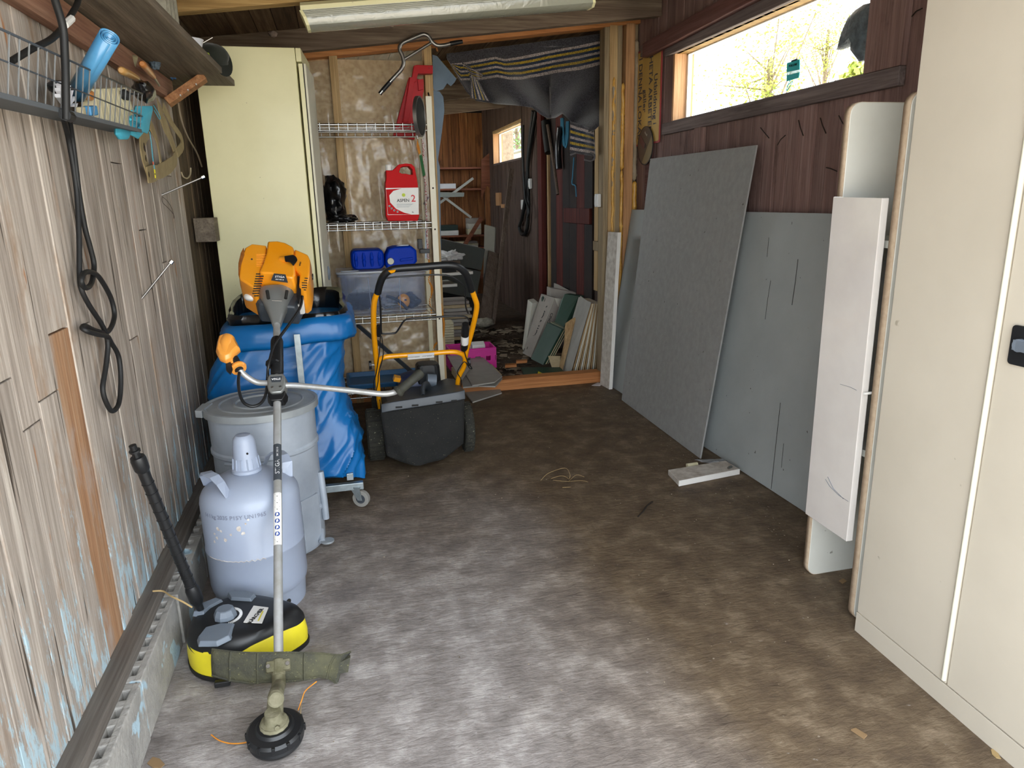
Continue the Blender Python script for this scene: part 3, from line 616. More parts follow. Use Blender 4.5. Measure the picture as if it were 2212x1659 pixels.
MB().cyl(gc+fr_*.133+V((0, 0, .032)), gc+fr_*.1405+V((0, 0, .032)), .009, 12).build('drain_hole', M_gap, t)
cz = zs+.078
cap = MB(); cap.lathe([(.042, cz), (.046, cz+.004), (.0455, cz+.012), (.0405, cz+.016), (.037, cz+.05), (.034, cz+.095), (.030, cz+.112), (.022, cz+.121), (0, cz+.124)], gc, n=32)
capo = cap.build('cap', M_gas, t, smooth=40); rb_ = MB()
for k in range(14): a = 2*math.pi*k/14; rb_.tube([gc+V((math.cos(a)*.042, math.sin(a)*.042, cz+.016)), gc+V((math.cos(a)*.0375, math.sin(a)*.0375, cz+.05))], .0022, 5)
ro = rb_.build('ribs', M_gas, None, smooth=40, org=gc); ro.parent = capo; ro.location = (0, 0, 0)
MB().ball(gc+V((.012, -.0355, cz+.07)), .0035, 8, 6).build('vent_hole', M_gap, t)
def grip(a0, a1):
    m = MB(); pts = []
    for a, r, z in ((a0, .118, zs+.045), (a0+(a1-a0)*.12, .122, zs+.085), (a0+(a1-a0)*.3, .118, zs+.102), ((a0+a1)/2, .119, zs+.105), (a0+(a1-a0)*.7, .118, zs+.102), (a0+(a1-a0)*.88, .122, zs+.085), (a1, .118, zs+.045)):
        pts.append(gc+V((r*math.cos(a), r*math.sin(a), z)))
    rings = [[p+V((dx, dy, dz)) for dx, dy, dz in (lambda c, s: [(c*.016, s*.016, .003), (c*.016, s*.016, -.002), (-c*.016, -s*.016, -.002), (-c*.016, -s*.016, .003)])(math.cos(a0+(a1-a0)*i/6), math.sin(a0+(a1-a0)*i/6))] for i, p in enumerate(pts)]
    return m.loft(rings).build('carry_handle', M_gas, t, bev=.001)
grip(math.radians(178), math.radians(248)); grip(math.radians(2), math.radians(72))
def bend_on(ctr, rad, z, a0): return lambda x, y, zz: V(ctr)+V((math.cos(a0+x/rad)*(rad+.0008+zz*.5), math.sin(a0+x/rad)*(rad+.0008+zz*.5), z+y))
text('14 I kg 2035 P15Y UN1965', gc, (1, 0, 0), (0, 0, 1), .018, mt('stamped_ink', '7b8192', .6), t, bend=bend_on(gc, R, zs-.012, math.radians(255)))
for k, (a, z, r) in enumerate(((236, .315, .006), (240, .31, .004), (233, .285, .0045), (230, .297, .004), (252, .30, .004), (262, .318, .009), (266, .304, .006), (270, .333, .004), (244, .282, .006), (228, .27, .004), (273, .345, .0035))):
    a = math.radians(a); rr = R+.0004; c_ = gc+V((math.cos(a)*rr, math.sin(a)*rr, z)); tx = V((-math.sin(a), math.cos(a), 0)); pts = [c_+tx*math.cos(q)*r*random.uniform(.6, 1.3)+V((0, 0, 1))*math.sin(q)*r*random.uniform(.6, 1.3) for q in [i*math.pi/5 for i in range(10)]]
    MB().prism(pts, V((math.cos(a), math.sin(a), 0))*.0005).build('paint_chip', M_gasrust, t)
wm = MB(); wm.tube([gc+V((math.cos(math.radians(a))*(R+.002), math.sin(math.radians(a))*(R+.002), .211+.003*math.sin(a)*(a > 230))) for a in range(215, 290, 3)], .0012, 5); wm.build('weld_seam', M_gasrust, t)
# ------------------------------------------------------------------ galvanised drum
dc = V((-.322, 2.62, 0)); t = thing('steel_drum', 'grey galvanised drum with a flat lid behind the gas bottle', 'drum', dc)
hd = .555
prof = [(0, .0), (.178, 0), (.181, .004)]
for z in (.145, .40): prof += [(.183, z-.012), (.189, z-.005), (.189, z+.005), (.184, z+.012)]
prof += [(.186, hd-.01), (0, hd-.01)]
MB().lathe(prof, dc, n=64).build('body', M_drum, t, smooth=30)
lp = [(.195, hd-.022), (.2, hd-.02), (.2, hd+.004), (.192, hd+.006), (.186, hd+.001), (.15, hd+.002), (.146, hd+.006), (.14, hd+.002), (.1, hd+.003), (.096, hd+.008), (.088, hd+.008), (.084, hd+.002), (0, hd+.003)]
MB().lathe(lp, dc, n=64).build('lid', M_drum2, t, smooth=30)
MB().hexa([dc+V(p) for p in ((-.215, -.06, hd-.02), (-.19, -.075, hd-.02), (-.17, .03, hd-.02), (-.205, .03, hd-.02), (-.215, -.06, hd+.006), (-.19, -.075, hd+.006), (-.17, .03, hd+.006), (-.205, .03, hd+.006))]).build('lid_lug', M_drum2, t, bev=.002)
for k, (pts, rr, nm) in enumerate((([(-.08, -.178, .385), (-.11, -.165, .30)], .006, 'latch_rod'), ([(-.125, -.138, .38), (-.02, -.186, .38)], .006, 'latch_bar'))):
    MB().tube([dc+V(p) for p in pts], rr, 8).build(nm, M_drum, t)
pa = math.radians(-40); ex = V((-math.sin(pa), math.cos(pa), 0)); er = V((math.cos(pa), math.sin(pa), 0))
MB().obox(dc+er*.183+V((0, 0, .115)), ex*.045, er*.006, V((0, 0, .1))).build('hatch', M_drum, t, bev=.002)
MB().tube([dc+V((.185, -.04, .28)), dc+V((.19, -.045, .16)), dc+V((.19, -.045, .09))], .013, 12).build('pipe', M_drum, t, smooth=50)
pd = fl(708, 1168, .03); pm_ = MB(); pm_.cyl(dc+V((.17, -.06, .05)), pd+V((-.02, 0, .0)), .012, 10); pm_.build('pedal_arm', M_drum, t, smooth=40)
MB().cyl(pd-V((0, 0, .004)), pd+V((0, 0, .003)), .024, 24).build('pedal', M_drum2, t, bev=.001)
# ------------------------------------------------------------------ bag stand with black liner and blue bag
t = thing('bag_stand', 'galvanised wheeled stand holding a blue bag with a black liner', 'bag stand', (-.22, 3.05, 0))
zr = .785
def bagring(cx, cy, hx_, hy_, z, n=96, e=.45, seed=0, amp=.012, fs=7):
    out = []
    for k in range(n):
        a = 2*math.pi*k/n; c, s = math.cos(a), math.sin(a); x = cx+hx_*math.copysign(abs(c)**e, c); y_ = cy+hy_*math.copysign(abs(s)**e, s)
        g1_ = (x-z*.75)*fs; g2_ = (x*.6+z*.8)*fs*.35; r1 = 1-2*abs(nz((g1_*1.5, y_*fs, g2_), 1, seed+3)); r2 = 1-2*abs(nz((g1_*3.6, y_*fs*2, g2_*1.6), 1, seed+5))
        d = amp*(nz((x*fs*.5, y_*fs*.6, z*3), 1, seed)*1.1+.55*r1*r1+.25*r2*r2-.3)
        out.append(V((x+c*d, y_+s*d, z+.004*nz((x*9, y_*9, 0), 1, seed))))
    return out
def bg_px(z):  # the bag's outline: flares to the left, sags to the right below
    tb = [(.10, -.45, -.02, 2.86), (.14, -.46, .03, 2.86), (.2, -.47, .035, 2.86), (.30, -.50, .018, 2.87), (.38, -.53, -.0, 2.88), (.46, -.56, -.02, 2.9), (.52, -.57, -.03, 2.91), (.60, -.54, -.025, 2.92), (.70, -.48, -.015, 2.93), (.79, -.465, -.006, 2.94)]
    for i in range(len(tb)-1):
        if tb[i][0] <= z <= tb[i+1][0]:
            f = (z-tb[i][0])/(tb[i+1][0]-tb[i][0]); return [tb[i][k]+(tb[i+1][k]-tb[i][k])*f for k in (1, 2, 3)]
    return tb[-1][1:]
rings = []
for i in range(70):
    z = .10+(zr-.10)*i/69; x0, x1, yf_ = bg_px(z); k = min(1, .55+i/10)
    rings.append(bagring((x0+x1)/2, (yf_+3.38)/2, (x1-x0)/2*k, (3.38-yf_)/2*k, z, 160, .38, 2, .030*(1-.5*i/69), 9))
for r in rings[:6]:
    for j, p in enumerate(r): p.z += .012*nz((p.x*8, p.y*8, 0), 1, 5) - (.05*max(0, (p.x+.08)/.12) if p.x > -.08 and p.y < 3.0 else 0)
MB().loft(rings, cap=True).build('blue_bag', M_bluebag, t, smooth=50)
rg = []
for z, g in ((.700, .028), (.715, .036), (.745, .034), (.775, .03), (.794, .018), (.800, .004), (.79, -.008)):
    rr = bagring(-.234, 3.16, .235+g, .222+g, z, 160, .35, 8, .014, 6); rg.append([V((p.x, p.y, p.z+(.012*nz((p.x*5, p.y*5, 1), 1, 3)+.016*((p.x+.23)/.25)) )) for p in rr])
MB().loft(rg, cap=False).build('bag_cuff', M_bluebag, t, smooth=45, solid=.002)
rg = []
for z, g in ((.72, -.012), (.79, -.006), (.812, .0), (.828, -.008), (.82, -.02), (.74, -.03)):
    rr = bagring(-.234, 3.17, .235+g, .222+g, z, 120, .35, 12, .02, 7); rg.append([V((p.x, p.y, p.z+.018*nz((p.x*6, p.y*6, 1), 1, 6)+(.16*(p.y-3.1)*(z > .78) if p.y > 3.1 else 0))) for p in rr])
MB().loft(rg, cap=False).build('black_liner', M_blackbag, t, smooth=45, solid=.0015)
a_, b_2 = at(641, 722, 2.86), at(652, 825, 2.86); MB().bar(a_, b_2+V((0, 0, -.3)), .024, .004, (1, 0, 0)).build('front_strut', M_galv, t, bev=.001)
fb0, fb1 = V((-.4, 2.865, .117)), at(786, 1058, 2.865); MB().obox((fb0+fb1)/2+V((0, 0, .0)), ((fb1-fb0).x/2, 0, 0), (0, .014, 0), (0, 0, .015)).build('front_bar', M_galv, t, bev=.002)
MB().obox(V((-.2, 3.40, .117)), (.2, 0, 0), (0, .014, 0), (0, 0, .015)).build('rear_bar', M_galv, t, bev=.002)
sp = at(757, 1040, 2.87); MB().box((sp.x-.014, 2.862, .12), (sp.x+.014, 3.40, .15)).build('side_bar', M_galv, t, bev=.002)
MB().box((-.22, 3.39, .12), (-.19, 3.41, .80)).build('post', M_galv, t, bev=.002)
def castor(c, yaw):
    w_ = c+V((.012*math.cos(yaw), .012*math.sin(yaw), 0)); dx = V((math.cos(yaw), math.sin(yaw), 0)); sy = V((-math.sin(yaw), math.cos(yaw), 0))
    cst = thing('castor', '', '', c); del cst['label']; del cst['category']; cst.parent = t; cst.location = c-V(t['_o'])
    ax = c+dx*.02+V((0, 0, .0365))
    MB().lathe([(0, -.010), (.024, -.010), (.036, -.009), (.0365, 0), (.036, .009), (.024, .010), (0, .010)], ax, sy, 26).build('wheel', mt('castor_tyre', '8d8a84', .7), cst, smooth=35)
    MB().lathe([(0, -.012), (.02, -.0115), (.02, .0115), (0, .012)], ax, sy, 20).build('hub', M_dkgrey, cst)
    f = MB(); f.obox(c+V((0, 0, .088)), dx*.022, sy*.018, V((0, 0, .004)))
    for s_ in (-1, 1): f.prism([c+sy*.0145*s_+dx*-.02+V((0, 0, .086)), c+sy*.0145*s_+dx*.022+V((0, 0, .086)), ax+sy*.0145*s_+dx*.01+V((0, 0, -.004)), ax+sy*.0145*s_-dx*.01+V((0, 0, -.004))], sy*.002*s_)
    f.cyl(ax-sy*.018, ax+sy*.018, .004, 8).cyl(c+V((0, 0, .09)), c+V((0, 0, .104)), .01, 10); f.build('fork', M_galv, cst)
cf = fl(792, 1098); castor(V((-.012, 2.865, 0)), math.radians(-25)); castor(V((-.012, 3.39, 0)), math.radians(60)); castor(V((-.38, 2.865, 0)), math.radians(200)); castor(V((-.38, 3.39, 0)), math.radians(120))
# ------------------------------------------------------------------ surface cleaner
t = thing('surface_cleaner', 'yellow and black round surface cleaner with grey pads by the plinth', 'pressure washer head', (-.33, 1.93, 0))
fp = [fl(*p, 0) for p in ((392, 1432), (400, 1462), (430, 1478), (490, 1482), (530, 1470), (560, 1448), (600, 1432), (638, 1412))]
sc_c = V((-.37, 1.915, 0))
def sc_ring(g, z, sq=0):
    out = []
    for k in range(64):
        a = 2*math.pi*k/64; c, s = math.cos(a), math.sin(a); r = .135+g
        # egg shape: a second lobe towards +X
        x = r*c; y_ = r*s*.98
        if c > 0: x *= 1+.40*c*c; y_ *= 1-.22*c*c
        out.append(sc_c+V((x, y_, z)))
    return out
MB().loft([sc_ring(-.006, .004), sc_ring(.002, .006), sc_ring(.003, .02), sc_ring(-.004, .021)]).build('base_skirt', M_rubber, t, smooth=40)
MB().loft([sc_ring(.0, .02), sc_ring(.001, .05), sc_ring(-.003, .085), sc_ring(-.008, .098)]).build('yellow_shell', M_yellow, t, smooth=40)
def topz(p, z): return p
rg = []
for g, z, wv in ((-.002, .0855, 1), (-.004, .098, 1), (-.012, .115, .6), (-.028, .127, 0), (-.05, .130, 0), (-.09, .131, 0)):
    rr = sc_ring(g, z); out = []
    for k, p in enumerate(rr):
        a = 360*k/64; dip = -.035*max(0, math.cos(math.radians((a-240)*1.6)))*wv if 190 < a < 290 else 0
        lift = .03*max(0, math.cos(math.radians((a-305)*2.6)))*wv if 270 < a < 340 else 0
        out.append(p+V((0, 0, min(0, dip*.3)+lift*.4)))
    rg.append(out)
MB().loft(rg).build('black_cover', M_black, t, smooth=40)
def up_on(px, py, z): return fl(px, py, z)
kc = up_on(487, 1330, .135)
kn = MB().lathe([(.031, 0), (.030, .012), (.024, .026), (.021, .028), (0, .028)], kc+V((0, 0, -.004)), n=10).build('dial', M_midgrey, t, bev=.002)
sc = MB()
for k in range(34):
    a = math.radians(-70+k*5.4); c_ = kc+V((math.cos(a)*.041, math.sin(a)*.041, -.002)); sc.obox(c_, V((math.cos(a), math.sin(a), 0))*.004, V((-math.sin(a), math.cos(a), 0))*.0007, V((0, 0, .0015)))
sc.build('dial_scale', M_inkwhite, t)
for pad, zz in (([(425, 1385), (443, 1362), (480, 1352), (512, 1352), (500, 1383), (470, 1398), (428, 1398)], .122), ([(415, 1333), (432, 1312), (470, 1297), (485, 1302), (455, 1318), (440, 1332)], .124), ([(490, 1288), (498, 1283), (535, 1283), (555, 1290), (545, 1303), (498, 1300)], .126)):
    p = [up_on(*q, zz) for q in pad]; cc = sum(p, V())/len(p); m = MB(); m.loft([p, [cc+(q-cc)*.86+V((0, 0, .014)) for q in p]]); po = m.build('foot_pad', M_midgrey, t, bev=.002)
q = [up_on(*p, .1315) for p in ((526, 1345), (548, 1309), (580, 1313), (566, 1347))]; MB().prism(q, V((0, 0, .0015))).build('label', M_label, t)
ex_ = (up_on(574, 1312, .13)-up_on(545, 1345, .13)).normalized(); text('K\u00c4RCHER', up_on(553, 1330, .1335), ex_, V((0, 0, 1)).cross(ex_), .016, M_ink, t, sx=1)
MB().bar(up_on(558, 1341, .1335), up_on(568, 1320, .1335), .004, .0006, ex_.cross(V((0, 0, 1)))).build('label_stripe', M_yellow, t)
bpad = fl(481, 1478, .01); MB().obox(bpad+V((0, 0, .004)), (.02, 0, 0), (0, .008, 0), (0, 0, .008)).build('bumper', M_rubber, t, bev=.003)
la = up_on(438, 1328, .118); lb = atx(286, 962, -.545)
def lp_(f): return la.lerp(lb, f)
ln = MB(); ln.cyl(lp_(-.02), lp_(.10), .009, 12, .011); ln.build('lance_socket', M_black, t, smooth=50)
MB().tube([lp_(.07), lp_(.10), lp_(.17), lp_(.19)], [.012, .019, .019, .015], 14).build('lance_collar', M_black, t, smooth=45)
lnn = MB().tube([lp_(.15), lp_(.87)], .0145, 14).build('lance_tube', M_black, t, smooth=50)
rs = MB(); dv = (lb-la).normalized(); e1 = dv.cross(V((0, 1, 0))).normalized(); e2 = dv.cross(e1)
for k in range(13): p = lp_(.2+.05*k); rs.tube([p+(e1*math.cos(a)+e2*math.sin(a))*.0148 for a in [i*math.pi/8 for i in range(16)]], .0012, 4, closed=True)
ro = rs.build('ribs', M_black, None, org=la); ro.parent = lnn; ro.location = la-V(lnn['_o'])
MB().tube([lp_(.86), lp_(.875), lp_(.925), lp_(.94)], [.014, .0185, .0195, .0175], 14).build('lance_collar', M_black, t, smooth=40)
MB().tube([lp_(.93), lp_(.965), lp_(.966), lp_(.975), lp_(.976), lp_(1.0)], [.010, .010, .014, .014, .009, .009], 12).build('lance_nozzle', M_black, t, smooth=30)
# ------------------------------------------------------------------ grass trimmer
tA = at(602, 1480, 1.66); tB = at(598, 700, 2.62); tu = (tB-tA).normalized(); tr = (V((1, 0, 0))-tu*tu.x).normalized(); tn = tr.cross(tu)  # tn faces the camera side/up
if tn.y > 0: tn = -tn
t = thing('grass_trimmer', 'orange engined grass trimmer leaning back over the drum', 'trimmer', (tA.x, tA.y-.08, 0))
def ts(py):  # point of the shaft axis seen at height py
    lo, hi = -.3, 1.4
    for _ in range(40):
        m_ = (lo+hi)/2; p = tA+(tB-tA)*m_; d = p-CAM; yy = 829.5-d.dot(CU)/d.dot(CF)*F_PX
        if yy > py: lo = m_
        else: hi = m_
    return tA+(tB-tA)*((lo+hi)/2)
MB().tube([ts(1462), ts(860)], .0125, 16).build('shaft', M_alu, t, smooth=60)
MB().tube([ts(860), ts(695)], .0125, 16).build('upper_shaft', M_alu, t, smooth=60)
MB().tube([ts(812), ts(806), ts(738), ts(732)], [.018, .0215, .0215, .018], 16).build('foam_sleeve', M_black, t, smooth=50)
# gearbox and head
hc_ = fl(597, 1592, .028); hn = V((0, -.10, 1)).normalized()
head = MB().lathe([(0, -.026), (.03, -.026), (.052, -.018), (.062, -.006), (.064, .0), (.062, .008), (.066, .010), (.066, .024), (.060, .030), (.045, .033), (.040, .040), (0, .040)], hc_, hn, 40).build('line_head', M_black, t, smooth=32)
hd_ = MB()
for k in range(12): a = 2*math.pi*k/12; hd_.obox(hc_+V((math.cos(a)*.0645, math.sin(a)*.0645, .016)), V((math.cos(a), math.sin(a), 0))*.004, V((-math.sin(a), math.cos(a), 0))*.004, hn*.009)
ho = hd_.build('grip_ribs', M_black, None, bev=.001, org=t['_o'], kind='stuff'); ho.parent = head; ho.location = V(t['_o'])-V(head['_o'])
g1 = hc_+hn*.036; g2 = hc_+V((.004, .035, .085)); g3 = ts(1480)
MB().lathe([(0, 0), (.033, .0), (.034, .006), (.030, .010), (.031, .014), (.024, .017), (.020, .026), (.019, .04), (0, .04)], g1, hn, 14).build('gear_collar', M_gear, t, smooth=40)
MB().tube([g1+hn*.01, g1.lerp(g2, .5), g2, g2+(g3-g2)*.4, g3, ts(1440)], [.020, .019, .0185, .0175, .0175, .0165], 14).build('gearbox', M_gear, t, smooth=50)
MB().lathe([(0, -.004), (.018, -.004), (.019, .004), (.015, .007), (0, .007)], g2+V((.003, -.018, .004)), (0.05, -.65, .75), 14).build('gear_cap', M_gear, t, smooth=30)
for k, (p, a) in enumerate(((g1+V((.01, -.024, .012)), 10), )): MB().cyl(p, p+V((0, -.008, .003)), .006, 6).build('bolt', M_gear, t)
# strimmer line
def strand(px, r, m, nm, z0=.03): MB().tube(curve([fl(x, y, z) for x, y, z in px], 5), r, 5).build(nm, m, t, smooth=60)
strand([(557, 1595, .03), (530, 1604, .012), (500, 1606, .008), (475, 1600, .01), (456, 1587, .016)], .0016, M_rope, 'cutting_line')
strand([(644, 1534, .04), (652, 1512, .06), (660, 1492, .07), (684, 1472, .075)], .0014, M_rope, 'cutting_line')
for s in ([(638, 1544, .045), (648, 1548, .05), (650, 1530, .055), (652, 1522, .05)], [(620, 1562, .045), (640, 1556, .055), (645, 1566, .05), (653, 1575, .03)], [(618, 1564, .045), (632, 1566, .05), (642, 1560, .05)], [(589, 1560, .045), (596, 1570, .05), (599, 1574, .045)]): strand(s, .0009, M_straw, 'grass_strand')
# guard: a curved skirt either side of the shaft clamp
gp = ts(1440); gN = (-tn)
def gpt(px, py, d=0): return pl(px, py, gp+V((0, .03, 0)), (0, -1, .25))+V((0, d, 0))
top = [(455, 1412), (500, 1408), (540, 1404), (585, 1400), (620, 1398), (660, 1400), (700, 1406), (735, 1416), (758, 1417)]
bot = [(457, 1463), (500, 1465), (545, 1464), (580, 1456), (620, 1455), (660, 1452), (690, 1450), (712, 1460), (728, 1482)]
m = MB(); outer = []
nG = 8
def gsurf(u, v):
    i = min(nG-1, int(u*nG)); f = u*nG-i; a = gpt(*top[i]).lerp(gpt(*top[i+1]), f); b = gpt(*bot[i]).lerp(gpt(*bot[i+1]), f); p = a.lerp(b, v)
    bow = (1-(2*u-1)**2); return p+V((0, -.03*bow-.004+.012*(1-v)+.012*(abs(2*u-1)**2), 0))+V((0, 0, .012*math.sin(v*math.pi)))
m.grid(gsurf, 32, 8); gd = m.build('guard', M_guard, t, smooth=45, solid=.004)
rb_ = MB()
for u in (.12, .3, .62, .84): rb_.tube([gsurf(u, v/6)+V((0, -.003, 0)) for v in range(7)], .003, 5)
rb_.tube([gsurf(u/20, .99) for u in range(21)], .0035, 5); rb_.tube([gsurf(u/20, .01) for u in range(21)], .003, 5)
e_ = [gpt(757, 1420), gpt(752, 1452), gpt(735, 1455), gpt(727, 1481), gpt(712, 1462), gpt(716, 1440)]; rb_.prism([q+V((0, .0, 0)) for q in e_], V((0, .012, 0)))
ro = rb_.build('guard_ribs', M_guard, None, org=gp); ro.parent = gd; ro.location = gp-V(gd['_o'])
cl = MB(); cl.obox(gp+tn*.004, tr*.030, tu*.014, tn*.010); cl.tube([ts(1460), ts(1425)], .0175, 16); cl.build('guard_clamp', M_gear, t, bev=.003)
for s in (-1, 1): MB().cyl(gp+tr*.024*s+tn*.012, gp+tr*.024*s+tn*.019, .0055, 6).build('bolt', M_steel, t)
# handlebar clamp
cp = ts(838); cl = MB(); MB().loft([[cp+tr*a*w_+tu*z+tn*b for a, b in ((-1, -.012), (-.8, .024), (.8, .024), (1, -.012))] for w_, z in ((.020, -.036), (.030, -.022), (.034, .0), (.034, .03), (.026, .042))]).build('handle_clamp', M_greymetal, t, smooth=30, bev=.004)
MB().loft([[cp+tr*a*w_+tu*z+tn*b for a, b in ((-1, -.02), (-.8, .016), (.8, .016), (1, -.02))] for w_, z in ((.022, -.062), (.032, -.044), (.034, -.025))]).build('clamp_base', M_black, t, smooth=30, bev=.003)
ft = cp+tn*.027; q = [ft+tr*a+tu*b for a, b in ((-.014, .006), (.014, .006), (.019, .028), (-.019, .028))]; MB().prism(q, tn*-.004).build('badge', M_dkgrey, t)
text('STIGA', cp+tn*.0275+tu*.017, -tr, -tu, .0105, M_inkwhite, t)
for s in (-1, 1): MB().cyl(cp+tr*.013*s-tu*.014+tn*.018, cp+tr*.013*s-tu*.014+tn*.026, .004, 10).build('bolt', M_steel, t)
hb = [pl(x, y, cp+tn*.006, tn) for x, y in ((520, 812), (533, 820), (555, 826), (583, 828))]; MB().tube(curve([hb[0]+tn*.04, hb[1]+tn*.02, hb[2], hb[3], cp+tn*.006], 4), .0098, 12).build('handlebar', M_alu, t, smooth=60)
hr = [pl(x, y, cp+tn*.006, tn) for x, y in ((627, 832), (690, 837), (770, 845), (825, 851), (850, 848))]; MB().tube(curve([cp+tn*.006]+hr+[pl(862, 842, cp+tn*.02, tn)], 4), .0098, 12).build('handlebar', M_alu, t, smooth=60)
ga, gb_ = pl(860, 846, cp+tn*.01, tn), pl(912, 803, cp+tn*.05, tn)
gp_ = lambda f: ga.lerp(gb_, f)
MB().tube([gp_(-.06), gp_(0), gp_(.03), gp_(.09), gp_(.12), gp_(.5), gp_(.9), gp_(1)], [.016, .021, .021, .018, .0155, .0155, .017, .012], 16).build('handle_grip', mt('grip_rubber', '22221e', .75, 0, '34342a', 30, spots=('77754f', 200, .7)), t, smooth=40)
# throttle grip
tg = lambda x, y, d=.03: pl(x, y, cp+tn*d, tn)
MB().lathe([(0, -.008), (.024, -.008), (.027, 0), (.024, .008), (0, .008)], tg(515, 795, .05), (tg(490, 750, .05)-tg(515, 795, .05)), 22).build('grip_flange', M_orange2, t, smooth=30)
MB().tube([tg(517, 800, .05), tg(508, 782, .06), tg(500, 768, .06), tg(492, 752, .06)], [.014, .016, .016, .015], 14).build('grip_core', M_black, t, smooth=50)
MB().tube(curve([tg(503, 785, .066), tg(498, 772, .075), tg(489, 768, .08), tg(488, 745, .085), tg(495, 728, .08)], 4), [.006]*4+[.008]*4+[.018]*4+[.022]*4+[.015], 14).build('throttle_body', M_orange2, t, smooth=50)
q = [tg(*p, .08) for p in ((470, 742), (474, 728), (482, 724), (500, 725), (508, 734), (519, 755), (508, 765), (500, 776), (488, 781), (475, 776), (467, 762))]; cc = sum(q, V())/len(q)
MB().loft([[cc+(p-cc)*.8-tn*.022 for p in q], [p-tn*.012 for p in q], [p+tn*.006 for p in q], [cc+(p-cc)*.8+tn*.018 for p in q]]).build('throttle_cover', M_orange2, t, smooth=50, bev=.002)
MB().prism([tg(*p, .07) for p in ((487, 783), (499, 778), (502, 795), (497, 806), (488, 798))], -tn*.012).build('trigger', M_black, t, bev=.002)
# cables
cb = curve([pl(x, y, cp+tn*d, tn) for x, y, d in ((653, 640, .02), (648, 665, .02), (625, 700, .03), (603, 730, .04), (590, 752, .04), (580, 790, .03), (578, 815, .0), (576, 840, .0), (572, 858, .02), (562, 872, .03), (545, 878, .035), (527, 870, .04), (518, 850, .045), (515, 825, .05), (517, 805, .05))], 5)
MB().tube(cb, .0052, 8).build('throttle_cable', M_black, t, smooth=60)
MB().tube([ts(792)+tr*-.012+tn*.012, ts(788)+tr*-.012+tn*.012], .024, 12).build('cable_clip', M_black, t)
# shaft labels
def shaft_label(y0, y1, half, m_, nm, rad=.0129):
    a, b = ts(y1), ts(y0); n = 10; rings = []
    for p in (a, b): rings.append([p+(tr*math.sin(th)+tn*math.cos(th))*rad for th in [math.radians(-half+2*half*k/n) for k in range(n+1)]])
    return MB().loft(rings, cap=False, closed=False).build(nm, m_, t, smooth=60)
shaft_label(1040, 963, 70, M_dkgrey, 'brand_strip'); shaft_label(1180, 1068, 62, M_label, 'pictogram_strip')
def on_shaft(py): c0 = ts(py); return lambda x, y, z: c0+tu*x+(tr*math.sin(-y/.0131+.1)+tn*math.cos(-y/.0131+.1))*.0134
text('STIGA', V(), tr, tu, .019, M_inkwhite, t, bend=on_shaft(1012)); text('SBC 252 D', V(), tr, tu, .0075, M_inkwhite, t, bend=on_shaft(980))
for k in range(8):
    c0 = ts(1172-14*k-1); tri = k in (0, 5, 6, 7); n = 3 if tri else 18; rr = .0085 if tri else .0072
    pts = [(rr*math.cos(2*math.pi*i/n+(math.pi/2 if tri else 0)), rr*math.sin(2*math.pi*i/n+(-math.pi/2+math.pi*1.0 if tri else 0))) for i in range(n)]
    if tri: pts = [(0, -rr*.8), (rr, rr*.6), (-rr, rr*.6)]
    bd = lambda x, y, r=.0133: c0+tu*y+(tr*math.sin(x/.013)+tn*math.cos(x/.013))*r
    MB().prism([bd(x, y) for x, y in pts], tn*.0002).build('pictogram', M_ink if tri else M_inkblue, t)
    ins = [(x*.5, y*.5) for x, y in pts] if tri else [(-.003, -.003), (.003, -.003), (.003, .002), (0, .0045), (-.003, .002)]
    MB().prism([bd(x, y, .0136) for x, y in ins], tn*.0002).build('pictogram', M_label, t)
# engine
eo = ts(640)+tn*.02; EP = lambda x, y, d=0: pl(x, y, eo+tn*d, tn)
def blk(nm, px, d0, d1, m_, sc0=1, sc1=.9, bev=.006, sm=35, px_mid=None):
    q = [EP(x, y) for x, y in px]; cc = sum(q, V())/len(q)
    return MB().loft([[cc+(p-cc)*sc0+tn*d0 for p in q], [cc+(p-cc)+tn*(d0+(d1-d0)*.75) for p in q], [cc+(p-cc)*sc1+tn*d1 for p in q]]).build(nm, m_, t, smooth=sm, bev=bev)
# bell housing: rings along the shaft
rings = []
for py, w_, dp in ((702, .016, .016), (692, .021, .02), (672, .034, .03), (656, .048, .042), (643, .062, .048), (633, .065, .044)):
    c_ = ts(py); rings.append([c_+tr*math.copysign(abs(math.cos(a))**.7, math.cos(a))*w_+tn*(math.copysign(abs(math.sin(a))**.7, math.sin(a))*dp) for a in [2*math.pi*k/24 for k in range(24)]])
MB().loft(rings).build('clutch_housing', M_greymetal, t, smooth=50)
for s, x in ((-1, 577), (1, 620)): MB().tube([EP(x, 628, .052), EP(x-s*3, 645, .045)], .006, 8).build('housing_slot', M_gap, t)
MB().tube([EP(587, 649, .056), EP(609, 650, .056)], .0018, 6).build('housing_rib', M_steel, t)
blk('crankcase', [(545, 600), (650, 600), (650, 640), (640, 662), (556, 655), (548, 640)], -.10, -.01, M_dkgrey, 1, .9)
blk('engine_cover', [(581, 543), (604, 542), (622, 546), (640, 556), (642, 585), (644, 622), (640, 630), (622, 628), (590, 619), (566, 618), (562, 614), (570, 596), (578, 570)], -.11, .062, M_orange, 1, .90, .008)
blk('cylinder_cover', [(549, 545), (581, 549), (578, 572), (569, 600), (559, 643), (552, 644), (523, 626), (520, 620), (523, 585), (533, 555)], -.10, .05, M_orange, 1, .95, .006)
blk('side_intake', [(531, 556), (533, 572), (524, 600), (520, 615), (520, 590), (525, 568)], -.08, .052, mt('dark_orange_grille', 'a05f1c', .7, 0, '7c4713', 90), 1, 1, .002)
blk('filter_cover', [(638, 553), (668, 566), (673, 578), (672, 610), (668, 632), (660, 639), (648, 637), (650, 612), (636, 596)], -.10, .045, M_orange, 1, .93, .006)
